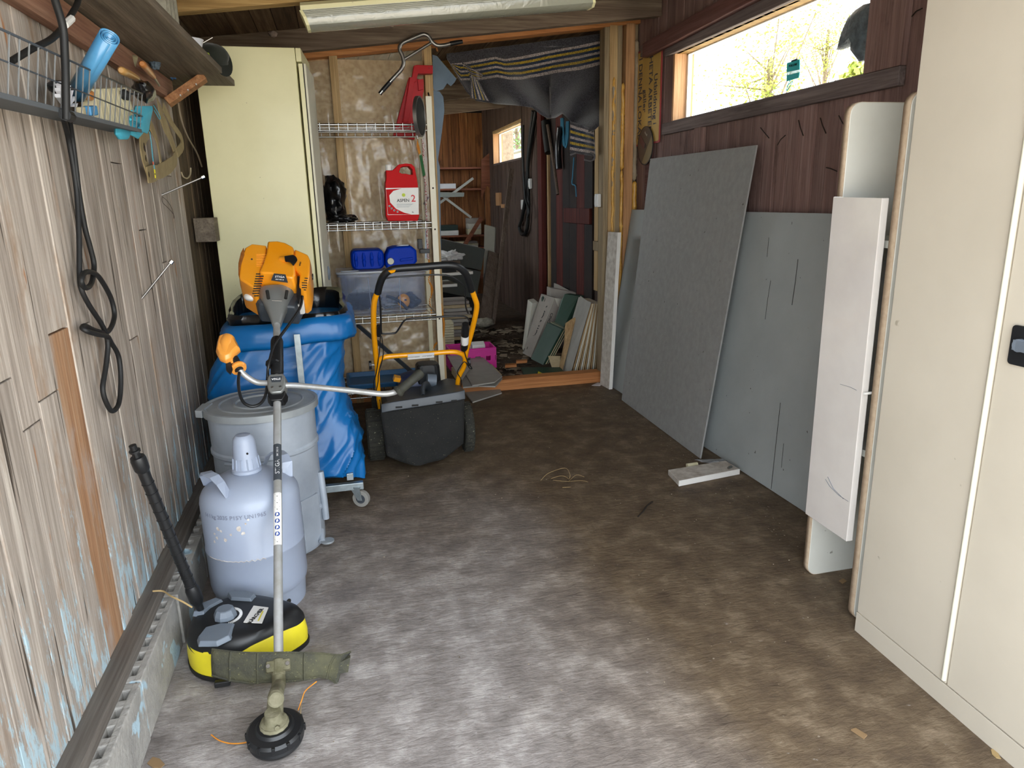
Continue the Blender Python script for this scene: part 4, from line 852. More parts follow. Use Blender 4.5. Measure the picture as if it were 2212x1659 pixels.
for k in range(10):
    y_ = 592+5.25*k; x0 = 553-k*1.0; x1 = (571-k*1.35) if k else 571
    if k == 9: x0 = 549
    a, b = EP(x0, y_, .051), EP(x1, y_-.5, .051); MB().tube([a, b], .0022, 6).build('cooling_slot', M_gap, t)
for k in range(6):
    w_ = [(658, 665), (657, 664), (652, 664), (652, 663), (652, 663), (656, 661)][k]; y_ = 601+5*k; MB().tube([EP(w_[0], y_, .0455), EP(w_[1], y_+.5, .0455)], .002, 6).build('cooling_slot', M_gap, t)
for k in range(8):
    y_ = 549+3.6*k; MB().tube([EP(554, y_, .0505), EP(575, y_+.5, .0505)], .0011, 6).build('cover_rib', M_orange, t)
q = [EP(*p, .0605) for p in ((592, 592), (617, 594), (622, 611), (586, 606))]; MB().prism(q, tn*.003).build('badge', M_dkgrey, t)
tx = (EP(619, 601)-EP(590, 599)).normalized(); ty = tn.cross(tx)
text('STIGA', EP(604.5, 598.2, .0637), tx, ty, .0125, M_inkwhite, t); text('SBC 252 D', EP(604, 604, .0637), tx, ty, .0065, M_inkwhite, t)
MB().tube([EP(607, 560, .058), EP(620, 561, .07)], .011, 12).build('starter_boss', M_orange, t, smooth=50)
MB().loft([[EP(614, 553, d), EP(634, 550, d), EP(640, 555, d), EP(643, 562, d), EP(634, 575, d), EP(626, 566, d), EP(616, 566, d)] for d in (.055, .085)]).build('starter_handle', M_black, t, bev=.003)
text('STIGA', EP(648, 570, .0458), ty*-1, tx, .008, M_ink, t)
MB().loft([[EP(x, y, d) for x, y in ((643, 595), (651, 600), (650, 640), (646, 660), (640, 640))] for d in (-.06, .03)]).build('cable_guard', M_black, t, bev=.003)
MB().ball(EP(545, 640, -.03), .03, 16, 10, (1.0, 1.2, .62)).build('fuel_tank', M_label, t, smooth=60)
MB().prism(rpoly(EP(648, 652, -.02), tr, tu, .028, .035, .008), -tn*.05).build('fuel_tank', M_label, t, bev=.003)
MB().cyl(EP(673, 598, -.03), EP(676.5, 598, -.03), .012, 14).build('filter_knob', M_black, t)
MB().cyl(EP(544, 560, .045), EP(544, 560, .052), .0035, 8).build('cover_screw', M_gap, t)
# ------------------------------------------------------------------ lawn mower
t = thing('lawn_mower', 'black and yellow lawn mower with a black fabric grass bag', 'lawn mower', (.32, 3.5, 0))
HP0 = V((.3, 2.98, .98)); HN = V((0, .73, .47)).normalized(); hp = lambda x, y, d=0: pl(x, y, HP0, HN)-HN*d
MB().tube(curve([hp(*p) for p in ((816, 633), (820, 615), (829, 595), (845, 583), (870, 579), (905, 577), (940, 574), (972, 573), (992, 578), (1008, 595), (1019, 628))], 4), .0155, 14).build('handle_foam', M_black, t, smooth=60)
MB().tube(curve([hp(*p) for p in ((816, 630), (809, 650), (807, 680), (808, 720), (812, 770), (816, 800))], 4), .0125, 12).build('handle_tube', M_amber, t, smooth=60)
MB().tube(curve([hp(*p) for p in ((1018, 622), (1026, 645), (1030, 662), (1024, 695), (1015, 730), (1009, 752), (1004, 775))], 4), .0125, 12).build('handle_tube', M_amber, t, smooth=60)
MB().tube(curve([hp(*p, .004) for p in ((820, 905), (818, 860), (815, 810), (816, 785), (828, 771), (860, 767), (920, 763), (970, 759), (992, 761), (1003, 770), (1002, 790), (990, 815), (987, 845))], 5), .0118, 12).build('lower_handle', M_amber, t, smooth=60)
lb_ = [hp(*p, .014) for p in ((880, 761), (937, 757), (937, 767), (880, 772))]; MB().prism(lb_, -HN*.002).build('rating_label', M_label, t)
lb2 = MB()
for k in range(22):
    f = (k+.5)/22
    if 9 < k < 12: continue
    p = lb_[0].lerp(lb_[1], f)*.5+lb_[3].lerp(lb_[2], f)*.5-HN*.0025; lb2.obox(p+V((0, 0, random.uniform(-.001, .001))), V((.0014, 0, 0)), V((0, 0, random.uniform(.001, .003))), HN*.0003)
lb2.build('label_print', M_ink, t)
MB().prism([hp(*p, .017) for p in ((838, 580), (854, 578), (851, 583), (844, 585))], HN*.004).build('foam_clip', M_amber, t)
MB().tube(curve([hp(*p, -.01) for p in ((821, 650), (819, 630), (824, 612), (842, 603), (880, 600), (925, 597), (965, 598), (985, 606), (1004, 622), (1006, 640), (1007, 665), (1012, 680))], 4), .0035, 8).build('brake_lever', M_black, t, smooth=60)
MB().tube(curve([hp(*p, .012) for p in ((820, 645), (822, 680), (823, 712), (828, 717), (850, 716), (857, 712), (866, 698), (874, 688), (890, 684), (940, 681), (990, 679), (1006, 681), (1014, 690))], 4), .0042, 8).build('drive_lever', M_black, t, smooth=60)
MB().tube([hp(818, 700, .01), hp(818, 722, .01)], .01, 10).build('lever_bracket', M_black, t)
for off in (0, 9): MB().tube(curve([hp(*p, .018) for p in ((821+off*.3, 720), (818+off, 760), (812+off*.6, 800), (807+off, 820), (808+off*.3, 850), (812+off*.4, 880), (818, 905))], 4), .0024, 6).build('control_cable', M_black, t)
MB().tube(curve([hp(*p, .02) for p in ((1000, 745), (1005, 765), (1012, 780), (1018, 790), (1012, 788), (1002, 775), (990, 790), (987, 800), (995, 815), (993, 838))], 4), .0024, 6).build('control_cable', M_black, t)
MB().tube([hp(1003, 690, .03), hp(1003, 700, .03), hp(1000, 742, .03), hp(999, 746, .03)], [.015, .018, .018, .014], 14).build('starter_grip', M_black, t, smooth=40)
MB().tube([hp(1002, 715, .0302), hp(1001, 732, .0302)], .0184, 14).build('grip_label', M_label, t, smooth=50)
for kx, ky, s in ((797, 789, -1), (1010, 783, 1)):
    p = hp(kx, ky, .0); MB().cyl(p, p+V((.012, 0, 0)), .021, 8).build('clamp_knob', M_black, t, bev=.001); MB().cyl(p, p+V((.04*(-s) if s < 0 else -.02, 0, 0)), .004, 8).build('clamp_bolt', M_steel, t)
def wheel(c, r, w_, n=36):
    c = V(c); th = struct('w'); th.name = 'wheel'; del th['kind']; th.parent = t; th.location = c-V(t['_o']); th['_o'] = list(c)
    MB().lathe([(r*.6, -w_/2), (r*.93, -w_/2), (r, -w_/2+.008), (r, w_/2-.008), (r*.93, w_/2), (r*.6, w_/2)], c, (1, 0, 0), n).build('tyre', M_tyre, th, smooth=40)
    tr_ = MB()
    for k in range(30):
        a = 2*math.pi*k/30; tr_.obox(c+V((0, math.cos(a)*r, math.sin(a)*r)), V((w_*.42, 0, 0)), V((0, -math.sin(a), math.cos(a)))*.004, V((0, math.cos(a), math.sin(a)))*.003)
    tr_.build('tread', M_tyre, th)
    MB().lathe([(0, -w_*.4), (r*.62, -w_*.35), (r*.62, w_*.35), (0, w_*.4)], c, (1, 0, 0), 20).build('rim', M_dkgrey, th, smooth=30)
wheel((.100, 3.43, .128), .128, .082); wheel((.562, 3.42, .126), .126, .05); wheel((.13, 3.86, .1), .1, .045); wheel((.53, 3.86, .1), .1, .045)
deck = []
for z, g in ((.07, 0), (.15, 0), (.21, -.015), (.235, -.05)): deck.append(rpoly((.32, 3.68, z), (1, 0, 0), (0, 1, 0), .36+g*2, .44+g*2, .1, 6))
MB().loft(deck).build('deck', M_black, t, smooth=35)
MB().loft([rpoly((.35, 3.66, z), (1, 0, 0), (0, 1, 0), w_, w_*.9, .05, 5) for z, w_ in ((.23, .2), (.32, .21), (.36, .18), (.375, .12))]).build('engine', M_navy, t, smooth=30, bev=.004)
MB().prism([at(853, 815, 3.62), at(878, 820, 3.62), at(874, 828, 3.62), at(850, 824, 3.62)], V((0, .05, .004))).build('engine_stripe', M_amber, t)
MB().loft([rpoly((.40, 3.62, z), (1, 0, 0), (0, 1, 0), w_, .12, .03, 4) for z, w_ in ((.33, .13), (.42, .12), (.43, .1))]).build('air_filter', M_black, t, bev=.003)
MB().cyl(at(922, 822, 3.5), at(933, 824, 3.5)+V((.02, .0, 0)), .035, 20).build('fuel_cap', M_midgrey, t, smooth=30)
# grass bag
bd3 = lambda x, y, Y=3.17: at(x, y, Y)
cols_t = [(823, 890), (868, 884), (914, 877), (960, 869), (1003, 861)]; cols_b = [(836, 984), (866, 994), (905, 1000), (955, 990), (1001, 958)]
def gbf(u, v):
    i = min(3, int(u*4)); f = u*4-i; a = bd3(*cols_t[i]).lerp(bd3(*cols_t[i+1]), f); b = bd3(*cols_b[i]).lerp(bd3(*cols_b[i+1]), f); p = a.lerp(b, v)
    p.z = max(p.z, .022); bulge = math.sin(u*math.pi)**.7*math.sin(min(1, v*1.15)*math.pi*.75)
    return p+V((0, -.03*bulge+.014*nz((u*2.2+v*1.5, v*2.2, 0), 1, 4)-.018*math.exp(-((u-.12-(v-.5)*.6)**2)*60)*max(0, v-.35)*2, 0))
m = MB(); m.grid(gbf, 28, 22); rim = [gbf(i/28, 0) for i in range(29)]
def gside(e): return lambda u, v: gbf(e, v)+V((.0+(-.012 if e else .012)*u, u*.36, (.05*u)*v))
m.grid(gside(0), 8, 22); m.grid(gside(1), 8, 22); m.grid(lambda u, v: gbf(u, 1)+V((0, v*.36, .05*v)), 28, 6)
m.build('grass_bag', M_mesh, t, smooth=60, solid=.003)
lt, lb3 = [(838, 872), (862, 858), (900, 855), (935, 853), (960, 842), (978, 836), (995, 837)], [(824, 892), (850, 887), (890, 881), (930, 875), (960, 870), (985, 866), (1005, 862)]
ra = [bd3(x, y, 3.155) for x, y in lb3]; rbk = [bd3(x, y-16, 3.155)+V((0, .01, 0)) for x, y in lb3]; rc = [at(x, y, 3.33) for x, y in lt]; rd = [p+V((0, .2, -.01)) for p in rc]
m = MB(); n = 7
for r in (ra, rbk, rc, rd): m.v += [V(p) for p in r]
for j in range(3):
    for i in range(n-1): m.f.append((j*n+i, j*n+i+1, (j+1)*n+i+1, (j+1)*n+i))
m.build('bag_lid', M_dkgrey, t, smooth=40, solid=.012, bev=.003)
sl = MB()
for x, y, w_ in ((862, 884, 14), (897, 880, 14), (949, 873, 14), (981, 870, 12)): q = [bd3(x-w_/2, y-5, 3.146), bd3(x+w_/2, y-6, 3.146), bd3(x+w_/2, y-3, 3.146), bd3(x-w_/2, y-2, 3.146)]; sl.prism(q, V((0, .004, 0)))
sl.build('lid_slots', M_gap, t)
MB().tube(curve([at(914, 856, 3.30), at(914, 838, 3.34), at(922, 832, 3.4), at(928, 845, 3.45)], 4), .012, 10, flat=1.8).build('lid_handle', M_dkgrey, t, smooth=50)
# ------------------------------------------------------------------ chrome wire rack
t = thing('wire_rack', 'chrome wire shelving rack against the polythene covered wall', 'shelving rack', (.23, 4.2, 0))
RX0, RX1, RY0, RY1 = -.40, .512, 4.0, 4.40; SZ = (1.648, 1.137, .625, .195)
zA = [at(925, 482, 4).z, at(703, 488, 4).z]
up_ = MB()
MB().box((RX1-.004, RY0-.012, .0), (RX1+.028, RY0+.006, 1.79)).build('upright', mt('cream_upright', 'd9d2bc', .45), t, bev=.002)
MB().box((RX1-.008, RY1-.006, .0), (RX1+.02, RY1+.012, 1.66)).build('upright', mt('cream_upright2', 'c9bf9f', .5), t, bev=.002)
MB().cyl((RX0-.012, RY0, 0), (RX0-.012, RY0, 1.7), .011, 12).build('upright', M_chrome, t, smooth=50)
MB().cyl((RX0-.012, RY1, 0), (RX0-.012, RY1, 1.7), .011, 12).build('upright', M_chrome, t, smooth=50)
for z in (.60, 1.10, 1.32): MB().cyl((RX1+.012, RY0-.013, z), (RX1+.012, RY0-.016, z), .005, 8).build('bolt', M_twig, t)
for z in SZ:
    m = MB(); m.cyl((RX0, RY0, z), (RX1, RY0, z), .0058, 10); m.cyl((RX0, RY1, z), (RX1, RY1, z), .0058, 10)
    m.cyl((RX0, RY0, z), (RX0, RY1, z), .0045, 8).cyl((RX1, RY0, z), (RX1, RY1, z), .0045, 8)
    for y_ in (RY0+.13, RY0+.27): m.cyl((RX0, y_, z-.004), (RX1, y_, z-.004), .0025, 6)
    for yy in (RY0, RY1): m.cyl((RX0, yy, z-.028), (RX1, yy, z-.028), .0042, 8)
    x = RX0+.02
    while x < RX1-.01:
        m.tube([(x, RY0-.006, z-.032), (x, RY0-.0065, z+.006), (x, RY1+.0065, z+.006), (x, RY1+.006, z-.032)], .0018, 5); x += .0475
    m.build('shelf', M_chrome, t, smooth=50)
# things on the rack
zs2 = SZ[1]+.009
t = thing('petrol_can', 'red five litre petrol can with a white cap and printed label', 'can', (at(869, 482, 4.06).x, 4.09, zs2))
cY = 4.045; RP = lambda x, y, d=0: at(x, y, cY)+V((0, d, 0))
zo = zs2-RP(869, 482).z
RP = lambda x, y, d=0: at(x, y, cY)+V((0, d, zo))
body = [(838, 481), (834, 470), (833, 400), (835, 390), (834, 372), (848, 372), (853, 368), (862, 359), (876, 357), (889, 358), (896, 365), (900, 385), (903, 405), (905, 445), (906, 470), (903, 481)]
hole = [(862, 376), (866, 365), (874, 363), (884, 363), (891, 370), (892, 381), (884, 381), (877, 379), (869, 379)]
# outline with a slit to the hole so that the grip is open
def canmesh():
    b = bmesh.new()
    o_ = [b.verts.new(RP(*p)) for p in body]; h_ = [b.verts.new(RP(*p)) for p in hole]
    eo_ = [b.edges.new((o_[i], o_[(i+1) % len(o_)])) for i in range(len(o_))]+[b.edges.new((h_[i], h_[(i+1) % len(h_)])) for i in range(len(h_))]
    bmesh.ops.triangle_fill(b, edges=eo_, use_beauty=True)
    me = bpy.data.meshes.new('x'); b.to_mesh(me); b.free(); vs = [v.co.copy() for v in me.vertices]; fs = [tuple(p.vertices) for p in me.polygons]; es = {}
    for f in fs:
        for i in range(len(f)): k = tuple(sorted((f[i], f[(i+1) % len(f)]))); es[k] = es.get(k, 0)+1
    n = len(vs); D = V((0, .11, 0)); m = MB(); m.add(vs+[v+D for v in vs], fs+[tuple(i+n for i in f) for f in fs]+[(a, b_, b_+n, a+n) for (a, b_), c in es.items() if c == 1]); bpy.data.meshes.remove(me); return m
canmesh().build('body', M_canred, t, bev=.008, smooth=40)
cb_ = RP(841, 372, .05); MB().lathe([(.0165, 0), (.0175, .004), (.0175, .028), (.0155, .031), (0, .031)], V((cb_.x, cb_.y-.02, RP(841, 372).z+.0)), n=24).build('cap', M_label, t, smooth=30)
q = [RP(*p, -.0015) for p in ((833.5, 410), (904, 409), (905, 467), (838, 468))]; MB().prism(q, V((0, .003, 0))).build('label', M_label, t)
red1 = [RP(*p, -.0022) for p in ((834, 413), (868, 411), (850, 416), (841, 426), (843, 441), (856, 455), (873, 463), (889, 467), (838.5, 467))]; MB().prism(red1, V((0, .001, 0))).build('label_print', M_canred, t)
MB().ball(RP(872, 425, -.002), .0095, 14, 8, (1, .1, 1)).build('label_print', M_lime, t, smooth=60)
text('ASPEN', RP(871, 437, -.0025), (1, 0, 0), (0, 0, 1), .0235, M_ink, t); text('2', RP(893, 433, -.0025), (1, 0, 0), (0, 0, 1), .052, M_inkred, t); text('5L', RP(892, 462, -.0025), (1, 0, 0), (0, 0, 1), .012, M_ink, t)
for k in range(4): a, b = RP(857, 444.5+2.2*k, -.002), RP(893-k*3, 444+2.2*k, -.002); MB().bar(a, b, .0012, .0006, (0, 0, 1)).build('label_print', M_midgrey, t)
for k, (x, y) in enumerate(((841.5, 449), (846, 454), (852, 458), (859, 461))): p = RP(x, y, -.0025); MB().lathe([(.004, 0), (.0052, 0), (.0052, .0006), (.004, .0006), (.004, 0)], p, (0, -1, 0), 14).build('label_print', M_inkwhite, t)
# black bag
bc = at(722, 440, 4.18)
def lump(name, c, r, sc_, m_, amp, fs, seed, n=36, mm=24, flat=None):
    m = MB(); c = V(c); m.ball((0, 0, 0), 1, n, mm)
    out = []
    for v in m.v:
        d = 1+amp*nz(v, fs, seed)+amp*.8*abs(nz(v, fs*2.3, seed+2))-amp*.3; p = V((v.x*sc_[0], v.y*sc_[1], v.z*sc_[2]))*r*d+c
        if flat is not None: p.z = max(p.z, flat)
        out.append(p)
    m.v = out; return m
m = lump('b', (bc.x+.0, 4.22, zs2+.125), .115, (.6, .8, 1.1), M_blackbag, .34, 2.0, 3, flat=zs2+.001); m2 = lump('b', (at(735, 470, 4.18).x+.01, 4.14, zs2+.02), .065, (1.3, 1, .4), M_blackbag, .4, 3, 9, flat=zs2+.001); m.add(m2.v, m2.f)

tag(m.build('rubbish_bag', M_blackbag, smooth=50), 'black rubbish bag on the rack shelf beside the cream cabinet', 'bag')
# storage box
zs3 = SZ[2]+.009; t = thing('storage_box', 'clear plastic storage box with a lid on the rack', 'box', (.21, 4.15, zs3))
x0, x1 = at(745, 690, 4.03).x+.0, at(922, 675, 4.03).x; X0, X1 = at(727, 590, 4.02).x, at(925, 590, 4.02).x; zt_ = at(830, 590, 4.02).z
rg = [rpoly(((a+b)/2, 4.16, z), (1, 0, 0), (0, 1, 0), b-a, d, .03, 5) for a, b, d, z in ((x0, x1, .24, zs3), (X0+.015, X1-.02, .285, zt_-.012), (X0+.0, X1-.008, .30, zt_-.012), (X0, X1-.008, .30, zt_))]
m = MB(); m.loft(rg, cap=False); m.add(rg[0], [tuple(range(len(rg[0])))]); m.build('tub', M_clearbox, t, smooth=30, solid=.0025)
for fx in (.33, .68): xx = x0+(x1-x0)*fx; MB().tube([(xx, 4.038, zs3+.01), (xx-.01+(fx-.3)*.03, 4.017, zt_-.02)], .0018, 6).build('moulded_rib', M_clearlid, t)
MB().prism([p+V((0, 0, .003)) for p in rpoly(((X0+X1)/2, 4.16, zt_), (1, 0, 0), (0, 1, 0), X1-X0+.012, .315, .03, 5)], V((0, 0, .012))).build('lid', M_clearlid, t, smooth=30, bev=.003)
MB().prism(rpoly(((X0+X1)/2-.18, 4.12, zt_+.015), (1, 0, 0), (0, 1, 0), .1, .18, .02, 5), V((0, 0, .006))).build('lid_rim', M_clearlid, t, bev=.002)
def inbox(x, y, d=.08): return at(x, y, 4.03+d)
e = thing('ear_defender', 'yellow ear defender cup with black band inside the clear box', 'ear defenders', inbox(870, 655)-V((0, 0, .03)))
MB().ball(inbox(872, 650, .06), .036, 20, 12, (1, .5, 1.15)).build('ear_cup', M_amber, e, smooth=60)
MB().tube(curve([inbox(880, 668, .03), inbox(868, 655, .03), inbox(850, 644, .05), inbox(835, 640, .07)], 4), .009, 10).build('headband', M_black, e, smooth=50)
MB().obox(inbox(876, 648, .042), (.007, 0, 0), (0, .001, 0), (0, 0, .005)).build('cup_badge', M_gap, e)
m = lump('x', (.11, 4.17, zs3+.075), .085, (1, .8, .7), None, .5, 2.5, 4, 24, 16, flat=zs3+.003); tag(m.build('work_clothing', mt('dark_fabric', '2a303c', .9), smooth=50), 'dark bundle of work clothing inside the clear storage box', 'clothing')
m = lump('x', (.245, 4.17, zs3+.05), .05, (1.0, .9, .65), None, .5, 2.5, 8, 24, 16, flat=zs3+.003); tag(m.build('plastic_wrap', film('crinkled_film', 'b8c2d2', .45, .15, .6), smooth=40), 'crinkled clear wrapping beside the ear defender in the box', 'plastic')
m = lump('x', (.37, 4.19, zs3+.16), .06, (1.2, .9, .7), None, .4, 2.5, 11, 24, 16, flat=zs3+.003)
tag(m.build('dust_mask_pack', mt('dark_pack', '343a46', .6), smooth=50), 'dark rounded pack near the end of the clear box', 'pack'); bpy.data.objects['dust_mask_pack'].location.z = zs3+.004
# blue cans on the box
zl = zt_+.0175
t = thing('plastic_can', 'blue ribbed plastic can lying on the clear box, base facing out', 'can', (at(795, 560, 4.05).x, 4.1, zl+.001), 'blue plastic cans on the storage box')
c0, c1 = at(760, 583, 4.06), at(829, 537, 4.06); cx, wz = (c0.x+c1.x)/2, (c1.z-c0.z); zc_ = zl+wz/2+.001
MB().loft([rpoly((cx, 4.075+d, zc_), (1, 0, 0), (0, 0, 1), (c1.x-c0.x)*s, wz*s, .03*s, 5) for d, s in ((-.012, .86), (-.004, .96), (.01, 1), (.17, 1), (.19, .9))]).build('body', M_canblue, t, smooth=40)
for k in range(4):
    x = cx+(k-1.5)*(c1.x-c0.x)*.235; MB().tube([(x, 4.064, zc_-wz*.34), (x, 4.058, zc_-wz*.1), (x, 4.064, zc_), (x, 4.058, zc_+wz*.1), (x, 4.066, zc_+wz*.36)], [.006, .011, .009, .011, .006], 10).build('moulded_rib', M_canblue, t, smooth=60)
t = thing('plastic_can', 'blue plastic can with a clear screw cap lying on the box behind the mower handle', 'can', (at(866, 552, 4.05).x, 4.1, zl+.001), 'blue plastic cans on the storage box')
q = [at(x, y, 4.07) for x, y in ((835, 578), (832, 568), (833, 550), (839, 535), (852, 531), (888, 529), (899, 538), (901, 562), (893, 572), (850, 578))]; dz = zl+.001-min(p.z for p in q); q = [p+V((0, 0, dz)) for p in q]; cc = sum(q, V())/len(q)
MB().loft([[cc+(p-cc)*.9+V((0, -.012, 0)) for p in q], q, [p+V((0, .15, 0)) for p in q]]).build('body', M_canblue, t, smooth=40, bev=.004)
kp = at(843.5, 562, 4.05)+V((0, 0, dz)); MB().lathe([(0, 0), (.018, 0), (.019, -.004), (.019, -.02), (.017, -.024), (0, -.024)], V((kp.x, 4.056, kp.z)), (0, 1, 0), 24).build('cap', mt('clear_cap', 'a9a894', .3), t, smooth=30)
MB().bar(at(864, 560, 4.05)+V((0, 0, dz)), at(892, 556, 4.05)+V((0, 0, dz)), .014, .012, (0, 0, 1)).build('grip', M_canblue, t, bev=.003)
MB().prism([at(*p, 4.12)+V((0, 0, dz)) for p in ((842, 533), (868, 527), (883, 527), (880, 531), (852, 535))], V((0, .03, 0))).build('label', M_label, t)
# ------------------------------------------------------------------ bicycle handlebar hung from the beam
t = thing('bicycle_handlebar', 'bare steel bicycle handlebar hanging in front of the beam', 'handlebar', at(880, 130, 4.15)); hb_ = lambda x, y: at(x, y, 4.165)
MB().tube(curve([hb_(*p) for p in ((845, 174), (858, 160), (868, 148), (872, 135), (869, 120), (863, 106), (868, 94), (884, 86), (905, 77), (916, 74), (926, 79), (933, 90), (944, 98), (958, 98), (972, 95))], 4), .0108, 12).build('bar', M_steel, t, smooth=60)
MB().tube([hb_(845, 174), hb_(820, 203)], .0115, 12).build('bar_end', M_chrome, t, smooth=60); MB().tube([hb_(842, 178), hb_(826, 196)], .0122, 12).build('tape', M_black, t, smooth=60)
MB().tube([hb_(972, 95), hb_(986, 92), hb_(999, 90)], [.0125, .0125, .0105], 12).build('grip', M_black, t, smooth=60)
MB().tube([hb_(872, 129), hb_(932, 92)], .0075, 10).build('cross_bar', M_steel, t, smooth=60)
MB().tube([hb_(942, 97), at(943, 106, 4.2), at(945, 110, 4.24)], .005, 6).build('hook', W_orX, t)
# ------------------------------------------------------------------ red tool box lid / dish leaning on the rack
t = thing('red_case', 'red plastic case propped on the top rack shelf against the stud', 'case', at(890, 290, 4.3)); rp = lambda x, y, d=0: at(x, y, 4.418)+V((0, d*.6, 0))
MB().prism([rp(*p) for p in ((894, 142), (899, 140), (935, 141), (935, 159), (903, 159), (899, 176), (895, 178), (884, 264), (870, 265), (885, 168), (890, 166))], V((0, .05, 0))).build('flange', M_redp, t, bev=.003)
MB().prism([rp(*p, .006) for p in ((868, 265), (885, 166), (890, 167), (873, 265))], V((0, .06, 0))).build('edge', M_redp, t, bev=.002)
MB().prism([rp(*p, .02) for p in ((850, 292), (884, 166), (916, 172), (916, 195), (896, 301))], V((0, .07, 0))).build('shell', M_redp, t, bev=.003)
MB().prism([rp(*p, .0) for p in ((902, 172), (915, 170), (915, 193), (904, 196))], V((0, .03, 0))).build('latch', M_redp, t, bev=.002)
t = thing('metal_disc', 'thin black disc with a bright metal rim hung on the rack post', 'disc', at(905, 245, 3.99)); dcn = at(906, 252, 3.885); dax = V((.93, -.36, 0)).normalized()
MB().lathe([(0, -.004), (.095, -.004), (.095, .004), (0, .004)], dcn, dax, 40).build('disc', M_rubber, t)
MB().lathe([(.093, -.009), (.1, -.009), (.1, .009), (.093, .009), (.093, -.009)], dcn, dax, 44).build('rim', M_steel, t, smooth=30)
# chain, ropes and straps hanging at the stud
t = thing('steel_chain', 'rusty steel chain hanging down the stud beside the rack', 'chain', at(948, 800, 4.4)); lk = None
ca, cb2 = at(936, 480, 4.44), at(957, 832, 4.44); n = 46
for k in range(n):
    p = ca.lerp(cb2, (k+.5)/n)+V((.002*math.sin(k*1.7), 0, 0)); a = (k % 2)*math.pi/2+.5; r_ = .0155; w2 = .009
    e1_ = V((math.cos(a), math.sin(a), 0)); pts = [p+e1_*math.cos(q)*w2+V((0, 0, 1))*math.sin(q)*r_ for q in [2*math.pi*i/10 for i in range(10)]]
    MB().tube(pts, .0038, 6, closed=True).build('link', M_chain, t, smooth=60)
def rope(name, px, Y, r, m_, lab, cat, tw=True, grp=None):
    pts = curve([at(x, y, Y) for x, y in px], 10); m = MB()
    if tw:
        for s in range(3):
            L = 0; q = []
            for i, p in enumerate(pts):
                if i: L += (p-pts[i-1]).length
                a = L*150+s*2.094; q.append(p+V((math.cos(a), math.sin(a)*.8, 0))*r*.5)
            m.tube(q, r*.62, 6)
    else: m.tube(pts, r, 8)
    return tag(m.build(name, m_, smooth=60), lab, cat, grp)
rope('rope', [(925, 560), (929, 585), (926, 605), (933, 625), (928, 650), (931, 672), (929, 690)], 4.40, .008, M_rope, 'orange twisted rope hanging behind the rack post beside the clear box', 'rope')
rope('rope', [(952, 655), (956, 680), (959, 700), (956, 728), (940, 745), (932, 762)], 4.40, .007, M_rope, 'orange twisted rope crossing the stud above the mower handle', 'rope')
rope('bungee_cord', [(912, 300), (915, 330), (914, 360), (919, 400), (920, 440), (922, 500), (925, 560)], 4.36, .007, mt('red_white_cord', 'a33b34', .7, 0, 'd8cfc6', 160, lo=.45, hi=.5), 'red and white braided cord hanging beside the rack post', 'cord')
t = thing('tie_down_strap', 'yellow and green strap bundle hanging beside the red can', 'strap', at(905, 340, 4.3))
MB().prism([at(*p, 4.33) for p in ((901, 300), (906, 316), (909, 330), (905, 334), (900, 316))], V((0, .01, 0))).build('strap', M_rope, t); MB().prism([at(*p, 4.33) for p in ((906, 336), (911, 334), (919, 378), (914, 382))], V((0, .01, 0))).build('strap', mt('green_webbing', '2f6b3a', .8), t)
MB().tube(curve([at(*p, 4.33) for p in ((903, 300), (901, 292), (907, 288), (910, 296))], 4), .003, 6).build('hook', M_chrome, t)
t = thing('clamp', 'black plastic clamp fixed beside the rack post above the storage box', 'clamp', at(915, 545, 4.38))
MB().obox(at(907, 527, 4.37), (.014, 0, 0), (0, .02, 0), (0, 0, .03)).build('jaw', M_black, t, bev=.003); MB().obox(at(917, 542, 4.37), (.03, 0, 0), (0, .02, 0), (0, 0, .013)).build('body', M_black, t, bev=.003); MB().cyl(at(916, 442, 4.37), at(925, 425, 4.37), .006, 8).build('hook', M_steel, t)
MB().bar(at(920, 558, 4.37), at(921, 480, 4.37), .012, .006, (1, 0, 0)).build('shank', mt('pale_shank', 'b9c4cf', .4), t)
t = MB().tube(curve([at(*p, 4.43) for p in ((925, 200), (932, 240), (937, 330), (941, 420), (940, 470))], 6), .009, 8, flat=.5); tag(t.build('inner_tube', M_rubber, smooth=60), 'black rubber tube hanging on the stud above the chain', 'tube')
t = thing('blue_bin', 'dark blue plastic tray on the bottom tier of the rack', 'tray', (.2, 4.2, SZ[3]+.009))
MB().loft([rpoly((.215, 4.21, z), (1, 0, 0), (0, 1, 0), a, b, .02, 4) for a, b, z in ((.44, .3, SZ[3]+.009), (.46, .31, SZ[3]+.03), (.47, .32, SZ[3]+.031), (.47, .32, SZ[3]+.04), (.45, .30, SZ[3]+.039), (.43, .28, SZ[3]+.014))]).build('tub', M_steelblue, t, smooth=30)
tag(MB().bar(at(770, 700, 4.30), at(895, 808, 4.05), .024, .01, (0, 0, 1)).build('metal_bar', M_dkgrey, bev=.001), 'grey metal bar leaning diagonally across the rack behind the mower', 'bar')
t = thing('orange_cable', 'thin orange cable drooping below the lowest rack shelf', 'cable', at(710, 900, 4.0)); MB().tube(curve([at(*p, 3.98) for p in ((688, 868), (700, 880), (712, 890), (725, 900), (745, 912), (770, 905))], 4), .003, 6).build('cable', M_rope, t)
t = thing('hand_tool', 'grey handled tool standing in the tray behind the mower', 'tool', at(930, 830, 4.3)); MB().tube([at(927, 790, 4.3), at(932, 806, 4.3), at(942, 828, 4.3), at(946, 850, 4.3)], [.008, .012, .012, .006], 10).build('handle', M_midgrey, t, smooth=50)
